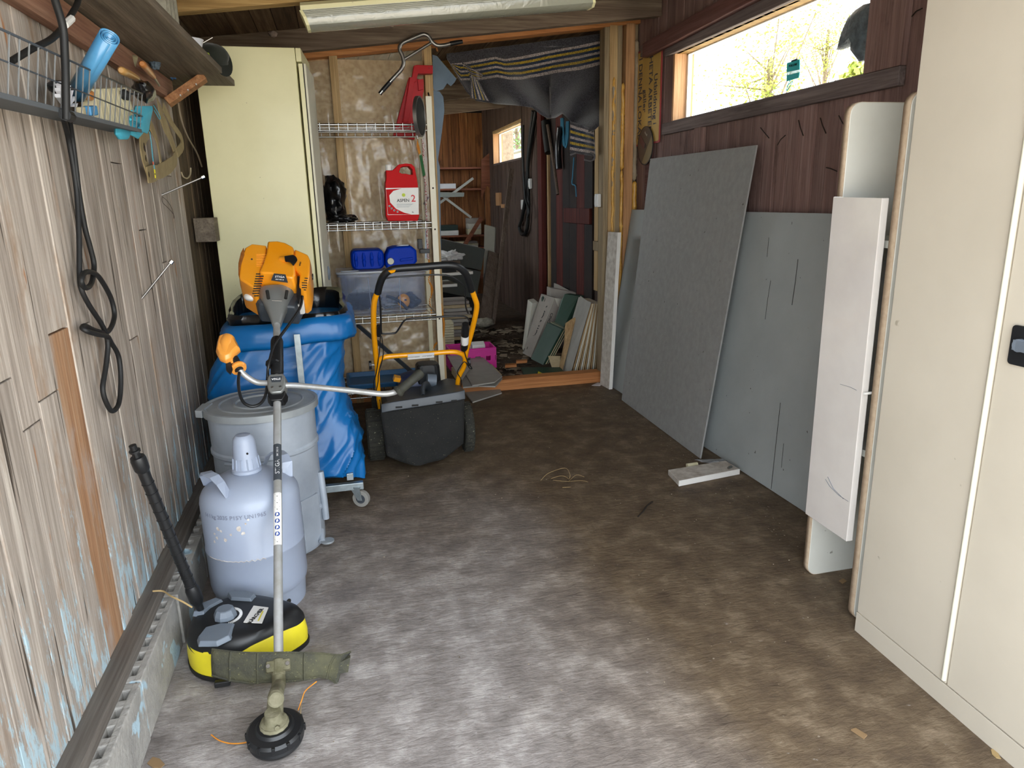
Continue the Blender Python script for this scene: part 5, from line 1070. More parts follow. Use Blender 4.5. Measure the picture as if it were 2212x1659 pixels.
# ------------------------------------------------------------------ wall shelf with its bracket and what stands on it
zsf = at(508, 186, 3.4).z; xs0 = -.395
t = thing('wall_shelf', 'grey plank shelf above the wire basket, held by a slanted wooden bracket', 'shelf', (-.5, 2.6, zsf))
MB().hexa([(XL+.001, 1.2, zsf), (-.43, 1.2, zsf), (at(508, 190, 3.4).x, 3.4, zsf), (XL+.001, 3.4, zsf), (XL+.001, 1.2, zsf+.024), (-.43, 1.2, zsf+.024), (at(508, 190, 3.4).x, 3.4, zsf+.024), (XL+.001, 3.4, zsf+.024)]).build('board', W_shelf, t, bev=.002)
b0 = atx(362, 222, XL+.02); b1 = at(440, 150, b0.y+.02); b1.z = zsf-.002
MB().bar(b0, b1, .07, .028, (0, 1, 0)).build('bracket', W_bracket, t, bev=.002)
for f in (.3, .5, .72): p = b0.lerp(b1, f)+V((.012, -.03, -.008)); MB().cyl(p, p+V((.004, -.03, .0)), .0025, 6).build('nail', M_steel, t)
sh = zsf+.0245
hbk = at(360, 20, 2.55); hb2 = V((hbk.x-.03, 2.55, sh)); m = MB()
for (a, b, c, d) in ((0, .19, 0, .03), (0, .19, .17, .2), (0, .012, 0, .2), (.178, .19, 0, .2), (.06, .075, 0, .2), (.118, .133, 0, .2)): m.box(hb2+V((-.06, a, c))-V((0, 0, 0)), hb2+V((.03, b, d)))
tag(m.build('hollow_block', M_blockr, bev=.002), 'hollow concrete block standing on the wall shelf near the beam', 'block')
cp_ = V((at(405, 75, 2.95).x+.012, 2.95, sh)); tag(MB().lathe([(0, 0), (.03, 0), (.048, .062), (.05, .064), (.047, .064), (.029, .004), (0, .004)], cp_+V((-.01, 0, 0)), n=28).build('plastic_cup', M_paperw, smooth=40), 'white bowl-shaped cup on the edge of the wall shelf', 'cup')
tag(MB().tube([cp_+V((.01, .0, .04)), cp_+V((.07, .01, .075))], .0015, 5).build('wire_pin', M_steel), 'thin wire pin sticking out of the white cup', 'wire')
cc_ = at(470, 125, 3.12); t = thing('black_hat', 'black cap with a lime patch hanging over the wall shelf edge', 'cap', (cc_.x, 3.12, sh))
m = lump('x', cc_+V((-.03, .02, -.0)), .075, (.95, .8, .75), None, .12, 2, 3, 26, 16); m.v = [V((p.x, p.y, max(p.z, sh+.001) if p.x < -.38 else p.z)) for p in m.v]; m.build('crown', mt('black_cotton', '1d2016', .9, sheen=.2), t, smooth=60)
MB().lathe([(0, -.002), (.05, -.003), (.062, 0), (.05, .003), (0, .002)], cc_+V((.015, 0, -.01)), (.75, -.6, .25), 26, .8).build('brim', mt('black_brim', '14170f', .7), t, smooth=50)
MB().prism([cc_+V(p) for p in ((-.055, -.07, .01), (-.02, -.072, .004), (-.015, -.07, -.014), (-.04, -.07, -.018))], V((0, .006, 0))).build('patch', M_lime, t)
# ------------------------------------------------------------------ wire basket on the left wall and its contents
t = thing('wire_basket', 'grey wire basket full of odds and ends fixed to the plank wall', 'basket', (-.56, 1.8, 1.47))
XF, XB = -.515, XL+.006
tp = lambda x, y: atx(x, y, XF); R_top = [tp(0, 62), tp(308, 203)]; R_mid = [atx(28, 140, -.525), atx(296, 246, -.525)]; R_bot = [atx(0, 205, -.535), atx(292, 278, -.535)]
yN, yF = R_top[0].y-.06, R_top[1].y; zT = R_top[1].z; zM = R_mid[1].z; zB = R_bot[1].z; zT0, zM0, zB0 = R_top[0].z, R_mid[0].z, R_bot[0].z
def zz(y, a, b): f = (y-R_top[0].y)/(yF-R_top[0].y); return a+(b-a)*f
for (x, a, b, r) in ((XF, zT0, zT, .0026), (-.525, zM0, zM, .0018), (-.535, zB0, zB, .0026)):
    MB().tube([(XB, yN, zz(yN, a, b)), (x, yN, zz(yN, a, b)), (x, yF, b), (XB, yF, b), ], r, 6).build('rim_wire', M_dkgrey, t, smooth=60)
for k in range(24):
    y_ = yN+.01+(yF-yN-.015)*k/23; a = V((XF, y_, zz(y_, zT0, zT))); b = V((-.535, y_, zz(y_, zB0, zB))); MB().tube([a, b, V((XB, y_, b.z))], .0016, 5).build('wire', mt('wire_grey', '77797a', .5) if k == 0 else bpy.data.materials['wire_grey'], t)
MB().hexa([(XB, yN, zz(yN, zB0, zB)-.004), (-.534, yN, zz(yN, zB0, zB)-.004), (-.534, yF, zB-.004), (XB, yF, zB-.004), (XB, yN, zz(yN, zB0, zB)+.0), (-.534, yN, zz(yN, zB0, zB)), (-.534, yF, zB), (XB, yF, zB)]).build('tray', mt('dusty_tray', '474c50', .6), t)
MB().hexa([(-.5345, yN, zz(yN, zB0, zB)-.006), (-.531, yN, zz(yN, zB0, zB)-.006), (-.531, yF, zB-.006), (-.5345, yF, zB-.006), (-.5345, yN, zz(yN, zB0, zB)+.004), (-.531, yN, zz(yN, zB0, zB)+.004), (-.531, yF, zB+.004), (-.5345, yF, zB+.004)]).build('tray_lip', mt('dusty_tray2', '5a5f64', .6), t, bev=.001)
fz = lambda y: zz(y, zB0, zB)+.002
IN = lambda x, y, X=-.57: atx(x, y, X)
# rolled blue plastic
ra_, rb2 = IN(165, 205, -.575), IN(238, 80, -.455); d = (rb2-ra_).normalized(); e1 = d.cross(V((0, 0, 1))).normalized(); e2 = d.cross(e1)
sp = []
for k in range(70): a = k*.29; r = .006+.0185*k/69; sp.append((math.cos(a)*r*(1+.1*math.sin(a*2)), math.sin(a)*r))
m = MB(); n = len(sp); m.v = [ra_+e1*x+e2*y for x, y in sp]+[rb2+e1*x+e2*y for x, y in sp]; m.f = [(i, i+1, n+i+1, n+i) for i in range(n-1)]
tag(m.build('plastic_roll', M_rollblue, smooth=60, solid=.0022), 'rolled blue plastic sheet standing up out of the wire basket', 'roll')
# white fan-folded sheet
t = thing('folded_filter', 'white fan-folded filter in the wire basket', 'filter', IN(150, 215)); c0 = IN(150, 232, -.548)
for k in range(10):
    a = math.radians(15+k*16.5); dv = V((0, -math.cos(a), math.sin(a))); MB().prism([c0+dv*.01, c0+dv*.052+V((.004, 0, 0)), c0+dv*.052+V((0, .008*math.sin(a), .008*math.cos(a)))], V((-.012, 0, 0))).build('fold', M_paperw, t)
# cream ribbed pack
t = thing('ribbed_card_pack', 'cream ribbed card pack standing at the end of the wire basket', 'pack', IN(250, 235)); q = [IN(*p, -.552) for p in ((205, 193), (275, 189), (300, 278), (215, 262))]
n = 11
for k in range(n):
    a, b = q[0].lerp(q[1], k/n), q[0].lerp(q[1], (k+.78)/n); c, dd2 = q[3].lerp(q[2], (k+.78)/n), q[3].lerp(q[2], k/n); c.z = max(c.z, fz(c.y)); dd2.z = max(dd2.z, fz(dd2.y)); MB().prism([a, b, c, dd2], V((-.035, 0, 0))).build('card', M_paperc, t)
def handle(px, m_, lab, rr=.011, X=-.55):
    a, b = IN(*px[0], X), IN(*px[1], X-.02); o = MB().tube([a+(b-a)*-.02, a, a.lerp(b, .15), a.lerp(b, .6), b], [rr*.6, rr*.95, rr, rr*1.0, rr*.7], 14); tt = thing('hand_tool', lab, 'tool', b); o.build('handle', m_, tt, smooth=50)
    MB().cyl(b, b+(b-a)*.5+V((0, 0, -.01)), .004, 8).build('blade', M_steel, tt)
handle(((262, 152), (296, 168)), mt('pale_handle', 'c99a5a', .4, coat=.4), 'hand tool with a pale round wooden handle in the basket')
handle(((307, 138), (332, 166)), M_woodh, 'hand tool with a reddish varnished wooden handle in the basket')
handle(((292, 122), (285, 150)), mt('dirty_handle', '9d9474', .6), 'old tool with a dirty ivory handle behind the wooden handled ones', .009, -.585)
def bag(name, c, r, sc_, m_, lab, cat, amp=.35, fs=2.4, seed=1, flat=None):
    return tag(lump(name, c, r, sc_, m_, amp, fs, seed, 30, 20, flat).build(name, m_, smooth=50), lab, cat)
bag('black_cloth', IN(312, 198, -.55), .038, (.8, 1.7, .85), M_blackbag, 'crumpled black plastic in the basket beside the wooden handles', 'bag', .28, 1.8, 2)
bag('brush', IN(270, 205, -.545), .018, (.8, 1.5, .8), mt('dark_bristle', '26282a', .8), 'dark brush head showing above the basket rim', 'brush', .15)
bag('grey_cloth', IN(335, 140, -.575), .018, (1, 1.4, .9), M_tshirt, 'grey cloth bundle under the wall shelf', 'cloth', .4)
bag('blue_cloth', IN(372, 155, -.58), .022, (.8, 1, 1.3), mt('blue_rag', '3b5f8a', .9), 'blue rag tucked beside the slanted shelf bracket', 'cloth', .5)
bag('tape_roll', IN(130, 190, -.575), .03, (.8, 1.4, .5), mt('dark_tape', '1a1d20', .5), 'dark roll lying low in the basket under the cables', 'roll', .1)
tag(MB().lathe([(0, 0), (.022, 0), (.026, .06), (.029, .062), (.029, .07), (.024, .07), (.02, .004), (0, .004)], V((-.565, 1.44, fz(1.44)+.001)), n=24).build('plastic_pot', M_black, smooth=40), 'black plastic pot at the near end of the wire basket', 'pot')
t = thing('glue_tube', 'blue and white tube lying in the basket before the ribbed pack', 'tube', IN(197, 240)); MB().obox(IN(197, 243, -.545)+V((0, 0, .004)), (.008, 0, 0), (0, .028, .004), (0, 0, .011)).build('body', mt('blue_print', '4a8fc0', .5), t, bev=.003)
MB().obox(IN(175, 240, -.548)+V((0, 0, .0)), (.007, 0, 0), (0, .012, .002), (0, 0, .009)).build('cap', mt('ivory_plastic', 'cfc3a0', .5), t, bev=.002)
bag('wooden_block', IN(190, 205, -.565), .022, (.7, 1.2, .6), M_woodh, 'small reddish brown wooden piece between the blue roll and the ribbed pack', 'wood', .1)
# teal masks
t = thing('face_masks', 'bundle of teal disposable face masks hanging below the basket end', 'face masks', IN(300, 260))
for k, (px, d) in enumerate((([(292, 228), (330, 228), (322, 262), (318, 290), (300, 283), (288, 262)], 0), ([(272, 250), (300, 240), (308, 290), (298, 301), (282, 292)], .012), ([(250, 270), (270, 268), (283, 285), (275, 302), (258, 302), (250, 290)], .02))):
    q = [IN(*p, -.545-d*.8) for p in px]; c = sum(q, V())/len(q); m = MB(); m.loft([[c+(p-c)*.8+V((-.008, 0, 0)) for p in q], q, [c+(p-c)*.75+V((.008, 0, 0)) for p in q]]); m.build('mask', M_teal, t, smooth=50, bev=.003)
for a, b in (((285, 240), (304, 262)), ((282, 258), (300, 278))): MB().tube(curve([IN(*a, -.536), IN((a[0]+b[0])/2, a[1]+2, -.534), IN(b[0]+4, (a[1]+b[1])/2, -.534), IN(*b, -.536)], 5), .0035, 6).build('pleat', M_teal, t, smooth=60)
MB().tube(curve([IN(*p, -.54) for p in ((332, 228), (345, 250), (345, 258), (340, 250), (333, 238))], 4), .0012, 5).build('ear_loop', M_teal, t)
# khaki straps
def ribbon(px, X, wd, m_, nm, par, th=.004):
    pts = curve([IN(x, y, X+dx) for x, y, dx in px], 6); m = MB(); rings = []
    for i, p in enumerate(pts):
        a = pts[max(0, i-1)]; b = pts[min(len(pts)-1, i+1)]; tt = (b-a).normalized(); s_ = tt.cross(V((1, 0, 0))).normalized(); w_ = wd*(1+.15*nz(p, 30)); n_ = V((1, 0, 0)); tw = .25*nz(p, 9, 2)
        s_ = (s_+n_*tw).normalized(); rings.append([p+s_*w_+n_*th/2, p-s_*w_+n_*th/2, p-s_*w_-n_*th/2, p+s_*w_-n_*th/2])
    return m.loft(rings).build(nm, m_, par, smooth=40, bev=.001)
t = thing('canvas_straps', 'khaki canvas straps with dark stains hanging from the shelf end', 'straps', IN(340, 300))
ribbon([(345, 225, .0), (350, 255, .01), (365, 290, .012), (378, 330, .012), (375, 350, .014), (350, 368, .016), (318, 378, .016)], -.60, .026, M_canvas, 'strap', t)
ribbon([(320, 262, .0), (308, 300, .01), (310, 335, .01), (322, 376, .012)], -.60, .034, M_canvas, 'strap', t)
ribbon([(325, 270, .012), (338, 300, .016), (344, 330, .014), (348, 358, .014)], -.598, .02, M_canvas, 'strap', t)
ribbon([(352, 230, .0), (372, 268, .008), (390, 295, .01), (393, 315, .008), (382, 330, .012)], -.603, .018, M_canvas, 'strap', t)
for p, r in (((312, 318), .012), ((315, 342), .009), ((322, 377), .008)): m = lump('s', IN(*p, -.573), r, (.12, .9, 1.1), None, .5, 2, 3, 14, 10); m.build('stain', mt('dark_stain', '332616', .9), t)
t = thing('lanyard', 'thin blue lanyard with a yellow end tag over the khaki straps', 'lanyard', IN(330, 330)); ribbon([(323, 284, 0), (327, 310, 0), (330, 340, 0), (334, 366, 0)], -.568, .004, mt('blue_lanyard', '3f9fc0', .7, 0, '6fbfd0', 200), 'ribbon', t, .002)
ribbon([(334, 366, 0), (336, 385, 0)], -.567, .0055, mt('yellow_tag', 'd8cf2a', .6), 'end_tag', t, .003); ribbon([(330.5, 349, .001), (331.5, 356, .001)], -.567, .0045, mt('red_thread', 'd9573a', .7), 'stitching', t, .002)
text('G', IN(335, 376, -.5645), (0, 0, -1), (0, 1, 0), .009, M_ink, t)
t = MB().tube(curve([IN(*p, -.6) for p in ((385, 222), (392, 260), (405, 295), (425, 330), (436, 360))], 6), .004, 6); tag(t.build('cord', mt('grey_cord', '8b7c66', .8), smooth=60), 'grey cord hanging down the plank wall toward the cream cabinet', 'cord')
for lab, a, b in (('long bolt sticking out of the plank wall beside the cream cabinet', (350, 421), (442, 381)), ('long bolt sticking out of the wall, below and nearer than the other', (306, 645), (372, 563))):
    p0 = atx(a[0], a[1], XL-.001); p1 = None; best = 1e9
    for k in range(200):
        Xc = XL+.02+k*.001; q = atx(b[0], b[1], Xc)
        if abs((q-p0).length-.145) < best: best = abs((q-p0).length-.145); p1 = q
    t = thing('bolt', lab, 'bolt', p0, 'long bolts in the plank wall'); d = (p1-p0).normalized(); MB().cyl(p0, p0.lerp(p1, .94), .0034, 8).build('shank', M_steel, t, smooth=60)
    th = MB(); th.tube([p0+d*(.0026*k*.25)+(d.orthogonal().normalized()*math.cos(k*math.pi/2)+d.cross(d.orthogonal()).normalized()*math.sin(k*math.pi/2))*.0036 for k in range(150)], .0009, 4); th.build('thread', M_steel, t)
    MB().cyl(p0.lerp(p1, .93), p1, .0072, 6).build('head', M_chrome, t)
t = MB().tube(curve([IN(*p, -.612) for p in ((350, 424), (351, 437), (362, 448), (374, 462), (376, 472), (372, 452), (362, 435), (352, 426))], 5), .0009, 5); tag(t.build('wire_loop', M_twig), 'thin dark wire loop hanging from the bolt by the cream cabinet', 'wire')
t = MB().tube(curve([IN(*p, -.61) for p in ((392, 372), (396, 382), (405, 385), (411, 376), (412, 363))], 5), .003, 6); tag(t.build('wire_hook', mt('ivory_wire', 'b9ab8d', .7), smooth=60), 'bent ivory wire hook on the plank wall under the straps', 'hook')
# black hose loops
hs_ = [(138, 258, .03), (148, 300, .012), (160, 370, .008), (167, 430, .006), (171, 520, .006), (172, 595, .006), (176, 625, .01), (193, 660, .012), (222, 705, .016), (233, 740, .014), (229, 790, .01), (222, 840, .008), (232, 875, .008), (244, 888, .008), (257, 870, .008), (261, 820, .008), (256, 770, .008), (240, 740, .01), (232, 727, .02), (210, 722, .026), (190, 716, .022), (178, 709, .012), (184, 704, .008), (205, 714, .01), (230, 718, .014), (243, 700, .012), (247, 675, .01), (238, 640, .01), (215, 600, .012), (198, 588, .018), (182, 590, .02), (176, 608, .02), (184, 622, .016), (195, 616, .01), (201, 598, .008), (203, 570, .006), (195, 535, .006), (183, 490, .006), (172, 430, .008), (165, 370, .012), (156, 300, .016), (150, 258, .03)]
hp_ = curve([atx(x, y, XL+.012+d) for x, y, d in hs_], 6); tag(MB().tube(hp_, .0062, 10).build('black_hose', M_rubber, smooth=60), 'black hose looped and hanging below the wire basket', 'hose')
t = thing('power_cable', 'thick black cable hanging over the basket front', 'cable', IN(140, 150)); MB().tube(curve([IN(*p, X) for *p, X in ((105, -40, -.5), (122, 10, -.50), (136, 60, -.50), (140, 120, -.505), (142, 180, -.51), (143, 258, -.52))], 6), .0075, 10).build('cable', M_rubber, t, smooth=60)
MB().tube(curve([IN(*p, X) for *p, X in ((172, -30, -.53), (168, 5, -.53), (152, 35, -.53), (140, 55, -.53), (110, 85, -.54), (70, 105, -.55), (25, 132, -.57))], 6), .0065, 10).build('cable', M_rubber, t, smooth=60)
MB().tube([IN(155, 40, -.525), IN(140, 54, -.525)], .0075, 8).build('white_tape', M_label, t)
MB().tube([IN(140, 248, -.52), IN(151, 252, -.52)], .012, 8).build('cable_clamp', M_black, t)
# ------------------------------------------------------------------ lamp fixture under the near beam
t = thing('ceiling_light', 'long unlit strip light with a ribbed clear cover under the tan beam', 'light', (.55, 3.15, 1.98)); YF = 3.13
A0, A1 = at(648, 12, YF), at(1275, -30, YF); B0 = at(667, 61, YF); B1 = B0+(at(1240, 15, YF)-B0)*1.09; A1 = A0+(B1-B0); up2 = V((0, 0, 1))
def along(p, f): return p+(B1-B0)*f
sec = [A0+V((.0, 0, .0)), A0.lerp(B0, .35)+V((0, -.004, 0)), A0.lerp(B0, .75)+V((0, 0, 0)), B0+V((0, .03, 0)), B0+V((0, .12, .006)), A0+V((0, .14, .012)), A0+V((0, .12, .02)), A0+V((0, .02, .014))]
hs2 = [A0+V((0, -.002, .0)), A0+V((0, -.002, -.016)), A0+V((0, .14, -.004)), A0+V((0, .14, .012)), A0+V((0, .02, .016))]; hs2 = [p for p in hs2]
MB().loft([hs2, [p+(B1-B0) for p in hs2]]).build('housing', M_cream, t)
s2 = [A0+V((0, .0, -.0165)), A0.lerp(B0, .5)+V((0, -.006, 0)), A0.lerp(B0, .85)+V((0, .006, 0)), B0+V((0, .035, 0)), B0+V((0, .1, .004)), A0+V((0, .14, -.005))]
MB().loft([[p+(B1-B0)*.006 for p in s2], [p+(B1-B0)*.994 for p in s2]]).build('diffuser', M_diffuser, t, smooth=40)
for f0 in (-.004, .994): MB().loft([[p+(B1-B0)*f0 for p in s2], [p+(B1-B0)*(f0+.01) for p in s2]]).build('end_cap', M_cream, t)
rm = MB()
for k in range(5): p = (A0+V((0, .0, -.0165))).lerp(A0.lerp(B0, .5)+V((0, -.006, 0)), k/4)+V((0, -.0012, 0)); rm.cyl(p+(B1-B0)*.01, p+(B1-B0)*.99, .0011, 5)
rm.build('ribs', M_diffuser, t)
for x, y, r, lab in ((590, 73, .02, 'small dried wasp nest stuck to the beam above the cream cabinet'), (845, 56, .012, 'tiny wasp nest hanging from the beam edge behind the strip light')):
    c = at(x, y, 4.18); tag(lump('x', c, r, (1.1, .6, .8), None, .3, 2.5, 3, 16, 10).build('wasp_nest', M_nest, smooth=60), lab, 'nest')
# ------------------------------------------------------------------ striped blanket in the doorway
t = thing('blanket', 'grey wool blanket with blue, white and yellow stripes pinned across the doorway', 'blanket', at(1200, 100, 4.6))
def interp(tab, x):
    for a, b in zip(tab, tab[1:]):
        if x <= b[0]: f = (x-a[0])/(b[0]-a[0]); return a[1]+(b[1]-a[1])*f
    return tab[-1][1]
T_top = [(965, 116), (1304, 72)]; T_s0 = [(965, 139), (1010, 133), (1070, 123), (1090, 128), (1170, 113), (1240, 100), (1304, 87)]
T_s1 = [(965, 176), (1035, 172), (1075, 166), (1100, 172), (1125, 172), (1180, 160), (1250, 150), (1304, 136)]; T_b = [(965, 125), (985, 160), (1010, 200), (1030, 218), (1070, 224), (1110, 227), (1150, 232), (1170, 248), (1185, 256), (1200, 254), (1215, 245), (1240, 268), (1265, 287), (1285, 280), (1304, 262)]
def bl_(u, v, pass_uv=False):
    x = 965+u*339; a, b, c, d = interp(T_top, x), interp(T_s0, x), interp(T_s1, x), interp(T_b, x); c = min(c, d-1) if d > b else b; 
    if v < .3: y = a+(b-a)*v/.3
    elif v < .7: y = b+(c-b)*(v-.3)/.4
    else: y = c+(d-c)*(v-.7)/.3
    y = min(y, d); fold = .11*math.sin((x-1120)/24-(y-150)/34*(1 if x < 1190 else -1))*max(0, min(1, (y-115)/90))+.05*nz((x/60, y/80, 0), 1, 3)
    return at(x, y, 4.735+fold*(1 if y > 100 else .3)-.01)
m = MB(); nu, nv = 90, 44; m.grid(bl_, nu, nv); m.build('cloth', M_blanket, t, smooth=80, solid=.006, uvs=[(i/nu, j/nv) for j in range(nv+1) for i in range(nu+1)])
def patch(nm, quad, Y, u_stripe, n1=14, n2=14, bul=.02):
    q = quad; fn = lambda u, v: at(*((1-v)*((1-u)*q[0][k]+u*q[1][k])+v*((1-u)*q[3][k]+u*q[2][k]) for k in (0, 1)), Y-bul*math.sin(u*math.pi)+.01*nz((u*3, v*3, 0), 1, 4)+.012*math.sin(u*9))
    m = MB(); m.grid(fn, n1, n2); m.build(nm, M_blanket, t, smooth=80, solid=.006, uvs=[((i/n1, .25+.5*(j/n2)) if not u_stripe else (j/n2, .28+.44*(i/n1))) for j in range(n2+1) for i in range(n1+1)])
patch('fold', [(1016, 160), (1030, 170), (1056, 218), (1017, 212)], 4.615, True)
patch('fold', [(998, 135), (1042, 160), (1040, 172), (1020, 172)], 4.62, False, bul=.005)
patch('tail', [(1232, 262), (1282, 280), (1286, 338), (1231, 330)], 4.66, False, bul=.05)
MB().tube(curve([at(*p, 4.64) for p in ((1232, 335), (1245, 330), (1262, 329), (1280, 333), (1284, 342), (1275, 348), (1262, 345))], 4), .007, 6).build('hem', mt('wool_edge', '605c5e', 1), t, smooth=60)
# torn blue film beside the stud
t = thing('plastic_sheeting', 'torn blue-grey plastic film hanging on the doorway side of the stud', 'plastic sheet', at(950, 200, 4.62))
MB().prism([at(*p, 4.62) for p in ((934, 118), (944, 121), (986, 170), (982, 178), (974, 186), (966, 180), (957, 193), (940, 197), (936, 190))], V((0, .004, 0))).build('sheet', M_bluefilm, t)
MB().prism([at(*p, 4.615) for p in ((936, 195), (950, 198), (958, 210), (960, 240), (954, 290), (946, 345), (950, 360), (954, 600), (948, 600), (942, 380), (938, 280))], V((0, .004, 0))).build('sheet', M_bluefilm, t)
# socket, strap, hook on the far wall side of the doorway
def socket(p, nrm, w_, h_, lab):
    p, nrm = V(p), V(nrm); s = nrm.cross(V((0, 0, 1))).normalized(); t = thing('wall_socket', lab, 'socket', p); MB().obox(p+nrm*.014, s*w_/2, nrm*.014, V((0, 0, h_/2))).build('box', M_socket, t, bev=.006)
    MB().obox(p+nrm*.029, s*w_*.3, nrm*.003, V((0, 0, h_*.33))).build('cover', M_label, t, bev=.001)
    return t
socket((1.704, 4.56, at(1290, 433, 4.56).z), (-1, 0, 0), .06, .085, 'white wall socket on the inner side of the doorway post')
# ------------------------------------------------------------------ sign and disc on the right wall
t = thing('wall_sign', 'mustard sign with red border and dark lettering fixed upright by the corner', 'sign', (1.93, 4.3, 1.85)); XS = 1.925
s4 = [atx(*p, XS) for p in ((1378, 108), (1432, 99), (1422, 318), (1371, 308))]; yA, yB2 = (s4[0].y+s4[3].y)/2, (s4[1].y+s4[2].y)/2; zt2, zb2 = (s4[0].z+s4[1].z)/2+.01, (s4[2].z+s4[3].z)/2
yc, zc2, hw, hh_ = (yA+yB2)/2, (zt2+zb2)/2, abs(yA-yB2), zt2-zb2
MB().prism(rpoly((XS, yc, zc2), (0, 1, 0), (0, 0, 1), hw, hh_, .014, 5), V((.006, 0, 0))).build('border', M_signred, t); MB().prism(rpoly((XS-.0012, yc, zc2), (0, 1, 0), (0, 0, 1), hw-.022, hh_-.022, .012, 5), V((.0015, 0, 0))).build('face', M_signy, t)
dn, rt = V((0, 0, -1)), V((0, -1, 0)); L_ = lambda f, o=0: V((XS-.0016, yc-hw*(f-.5), zc2-o))
text('Utbildning i', L_(.80, .03), dn, rt, .066, M_signink, t, sx=.95); text('HETA ARBETEN', L_(.60, 0), dn, rt, .070, M_signink, t, sx=.92); text('g\u00e4ller', L_(.37, .02), dn, rt, .062, M_signink, t); text('I DENNA LOKAL', L_(.17, 0), dn, rt, .072, M_signink, t, sx=.9)
t = thing('cutting_disc', 'dark round cutting disc hanging over the lower edge of the mustard sign', 'disc', atx(1395, 315, 1.915)); dcc = atx(1394.5, 315, 1.915)
MB().lathe([(.01, 0), (.115, 0), (.115, .003), (.01, .003), (.01, 0)], dcc, (-1, 0, 0), 44).build('disc', M_disc, t); MB().lathe([(.112, -.001), (.116, -.001), (.116, .004), (.112, .004), (.112, -.001)], dcc, (-1, 0, 0), 44).build('rim', M_ink, t)
arc = [dcc+V((-.0035, math.cos(a)*.108, math.sin(a)*.108)) for a in [math.radians(150+k*12) for k in range(13)]]; MB().prism(arc, V((-.0006, 0, 0))).build('print', M_discgold, t)
MB().prism([dcc+V((-.0036, y_, z_)) for y_, z_ in ((.07, .07), (.09, .03), (.02, -.02), (0, .01))], V((-.0006, 0, 0))).build('print', mt('maroon_print', '5b3330', .5), t)
MB().lathe([(0, 0), (.014, 0), (.014, .004), (0, .004)], dcc, (-1, 0, 0), 16).build('hub_ring', mt('hub_dark', '221c1a', .5), t)
text('Metall', dcc+V((-.0038, -.01, .07)), (0, -.8, -.5), (0, -.5, .8), .018, mt('print_white', 'a8a29a', .5), t)
# ------------------------------------------------------------------ in the front window: sheepskin scrap and teal tag
t = thing('sheepskin', 'shaggy dark sheepskin scrap hanging in the window against the light', 'sheepskin', atx(1850, 60, 2.0)); sk = MB(); pts_ = []
outl = [(1886, 6), (1870, 10), (1852, 22), (1835, 40), (1822, 70), (1812, 108), (1826, 104), (1840, 90), (1846, 84), (1852, 100), (1850, 120), (1860, 133), (1870, 128), (1876, 100), (1884, 70)]
q = [atx(x, y, 2.0) for x, y in outl]; cq = sum(q, V())/len(q); sk.loft([[cq+(p-cq)*.7+V((-.03, 0, 0)) for p in q], [p+V((-.01, 0, 0)) for p in q], [p+V((.01, 0, 0)) for p in q], [cq+(p-cq)*.7+V((.03, 0, 0)) for p in q]]); sk.build('hide', M_fur, t, smooth=70)
fm = MB()
for k in range(1500):
    a, b = random.random(), random.random(); i = random.randrange(len(q)); p = q[i].lerp(q[(i+1) % len(q)], a); p = cq+(p-cq)*(b**.5); p.x += random.uniform(-.03, .015)*(1.1-b); d = V((random.uniform(-1, .4), random.uniform(-1, 1), random.uniform(-1.2, .6))).normalized()*.012
    s_ = V((random.uniform(-1, 1), random.uniform(-1, 1), 0))*.0006; fm.add([p-s_, p+s_, p+d], [(0, 1, 2)])
fm.build('fleece', M_fur, t, kind='stuff')
t = thing('teal_tag', 'teal plastic tag with dark lettering hanging in the front window', 'tag', atx(1714, 145, 2.005)); TG = lambda x, y: atx(x, y, 2.003)
MB().prism([TG(*p) for p in ((1700, 136), (1727, 128), (1727, 150), (1699, 156))], V((.003, 0, 0))).build('panel', M_tealp, t); MB().prism([TG(*p) for p in ((1699, 156), (1727, 150), (1727, 156), (1699, 163))], V((.003, 0, 0))).build('panel_light', film('teal_clear', 'd6f4f2', .7, .2), t); MB().prism([TG(*p) for p in ((1699, 163), (1727, 156), (1725, 168), (1712, 172), (1699, 176))], V((.003, 0, 0))).build('panel', M_tealp, t)
ax = (TG(1724, 138)-TG(1704, 143)).normalized(); text('FOLLOW', TG(1713, 141)+V((-.001, 0, 0)), ax, V((0, 0, 1)), .014, M_ink, t)
MB().tube(curve([TG(*p) for p in ((1708, 172), (1703, 182), (1699, 196), (1706, 188), (1712, 176), (1706, 180), (1700, 186))], 4), .0018, 5).build('cord', M_tealp, t); MB().cyl(TG(1713, 131)+V((0, .01, 0)), TG(1722, 128), .0035, 6).build('clip', M_ink, t)
MB().tube([TG(1714, 133), TG(1714, 60), TG(1720, 10)], .0006, 4).build('string', M_steel, t)
# ------------------------------------------------------------------ scraps on the garage floor
tag(MB().tube([fl(*p, .004) for p in ((1378, 1116), (1388, 1106), (1398, 1092), (1409, 1084))], [.003, .0035, .003, .004], 6).build('twig', M_twig, smooth=60), 'dark twig lying on the bare concrete floor', 'twig')
t = thing('straw_tuft', 'tuft of dry straw lying in the middle of the floor', 'straw', fl(1215, 1035)); m = MB()
for s in ([(1168, 1038, 0), (1185, 1022, .02), (1220, 1011, .03), (1231, 1024, .02), (1230, 1034, 0)], [(1190, 1034, .004), (1210, 1028, .015), (1222, 1030, .01), (1230, 1036, .003)], [(1195, 1037, .003), (1225, 1040, .006), (1255, 1038, .002), (1270, 1041, .001)], [(1228, 1040, .004), (1245, 1026, .012), (1262, 1030, .002)], [(1215, 1053, .002), (1233, 1052, .002)]): MB().tube(curve([fl(x, y, z+.001) for x, y, z in s], 5), .0009, 5).build('stalk', M_straw, t)
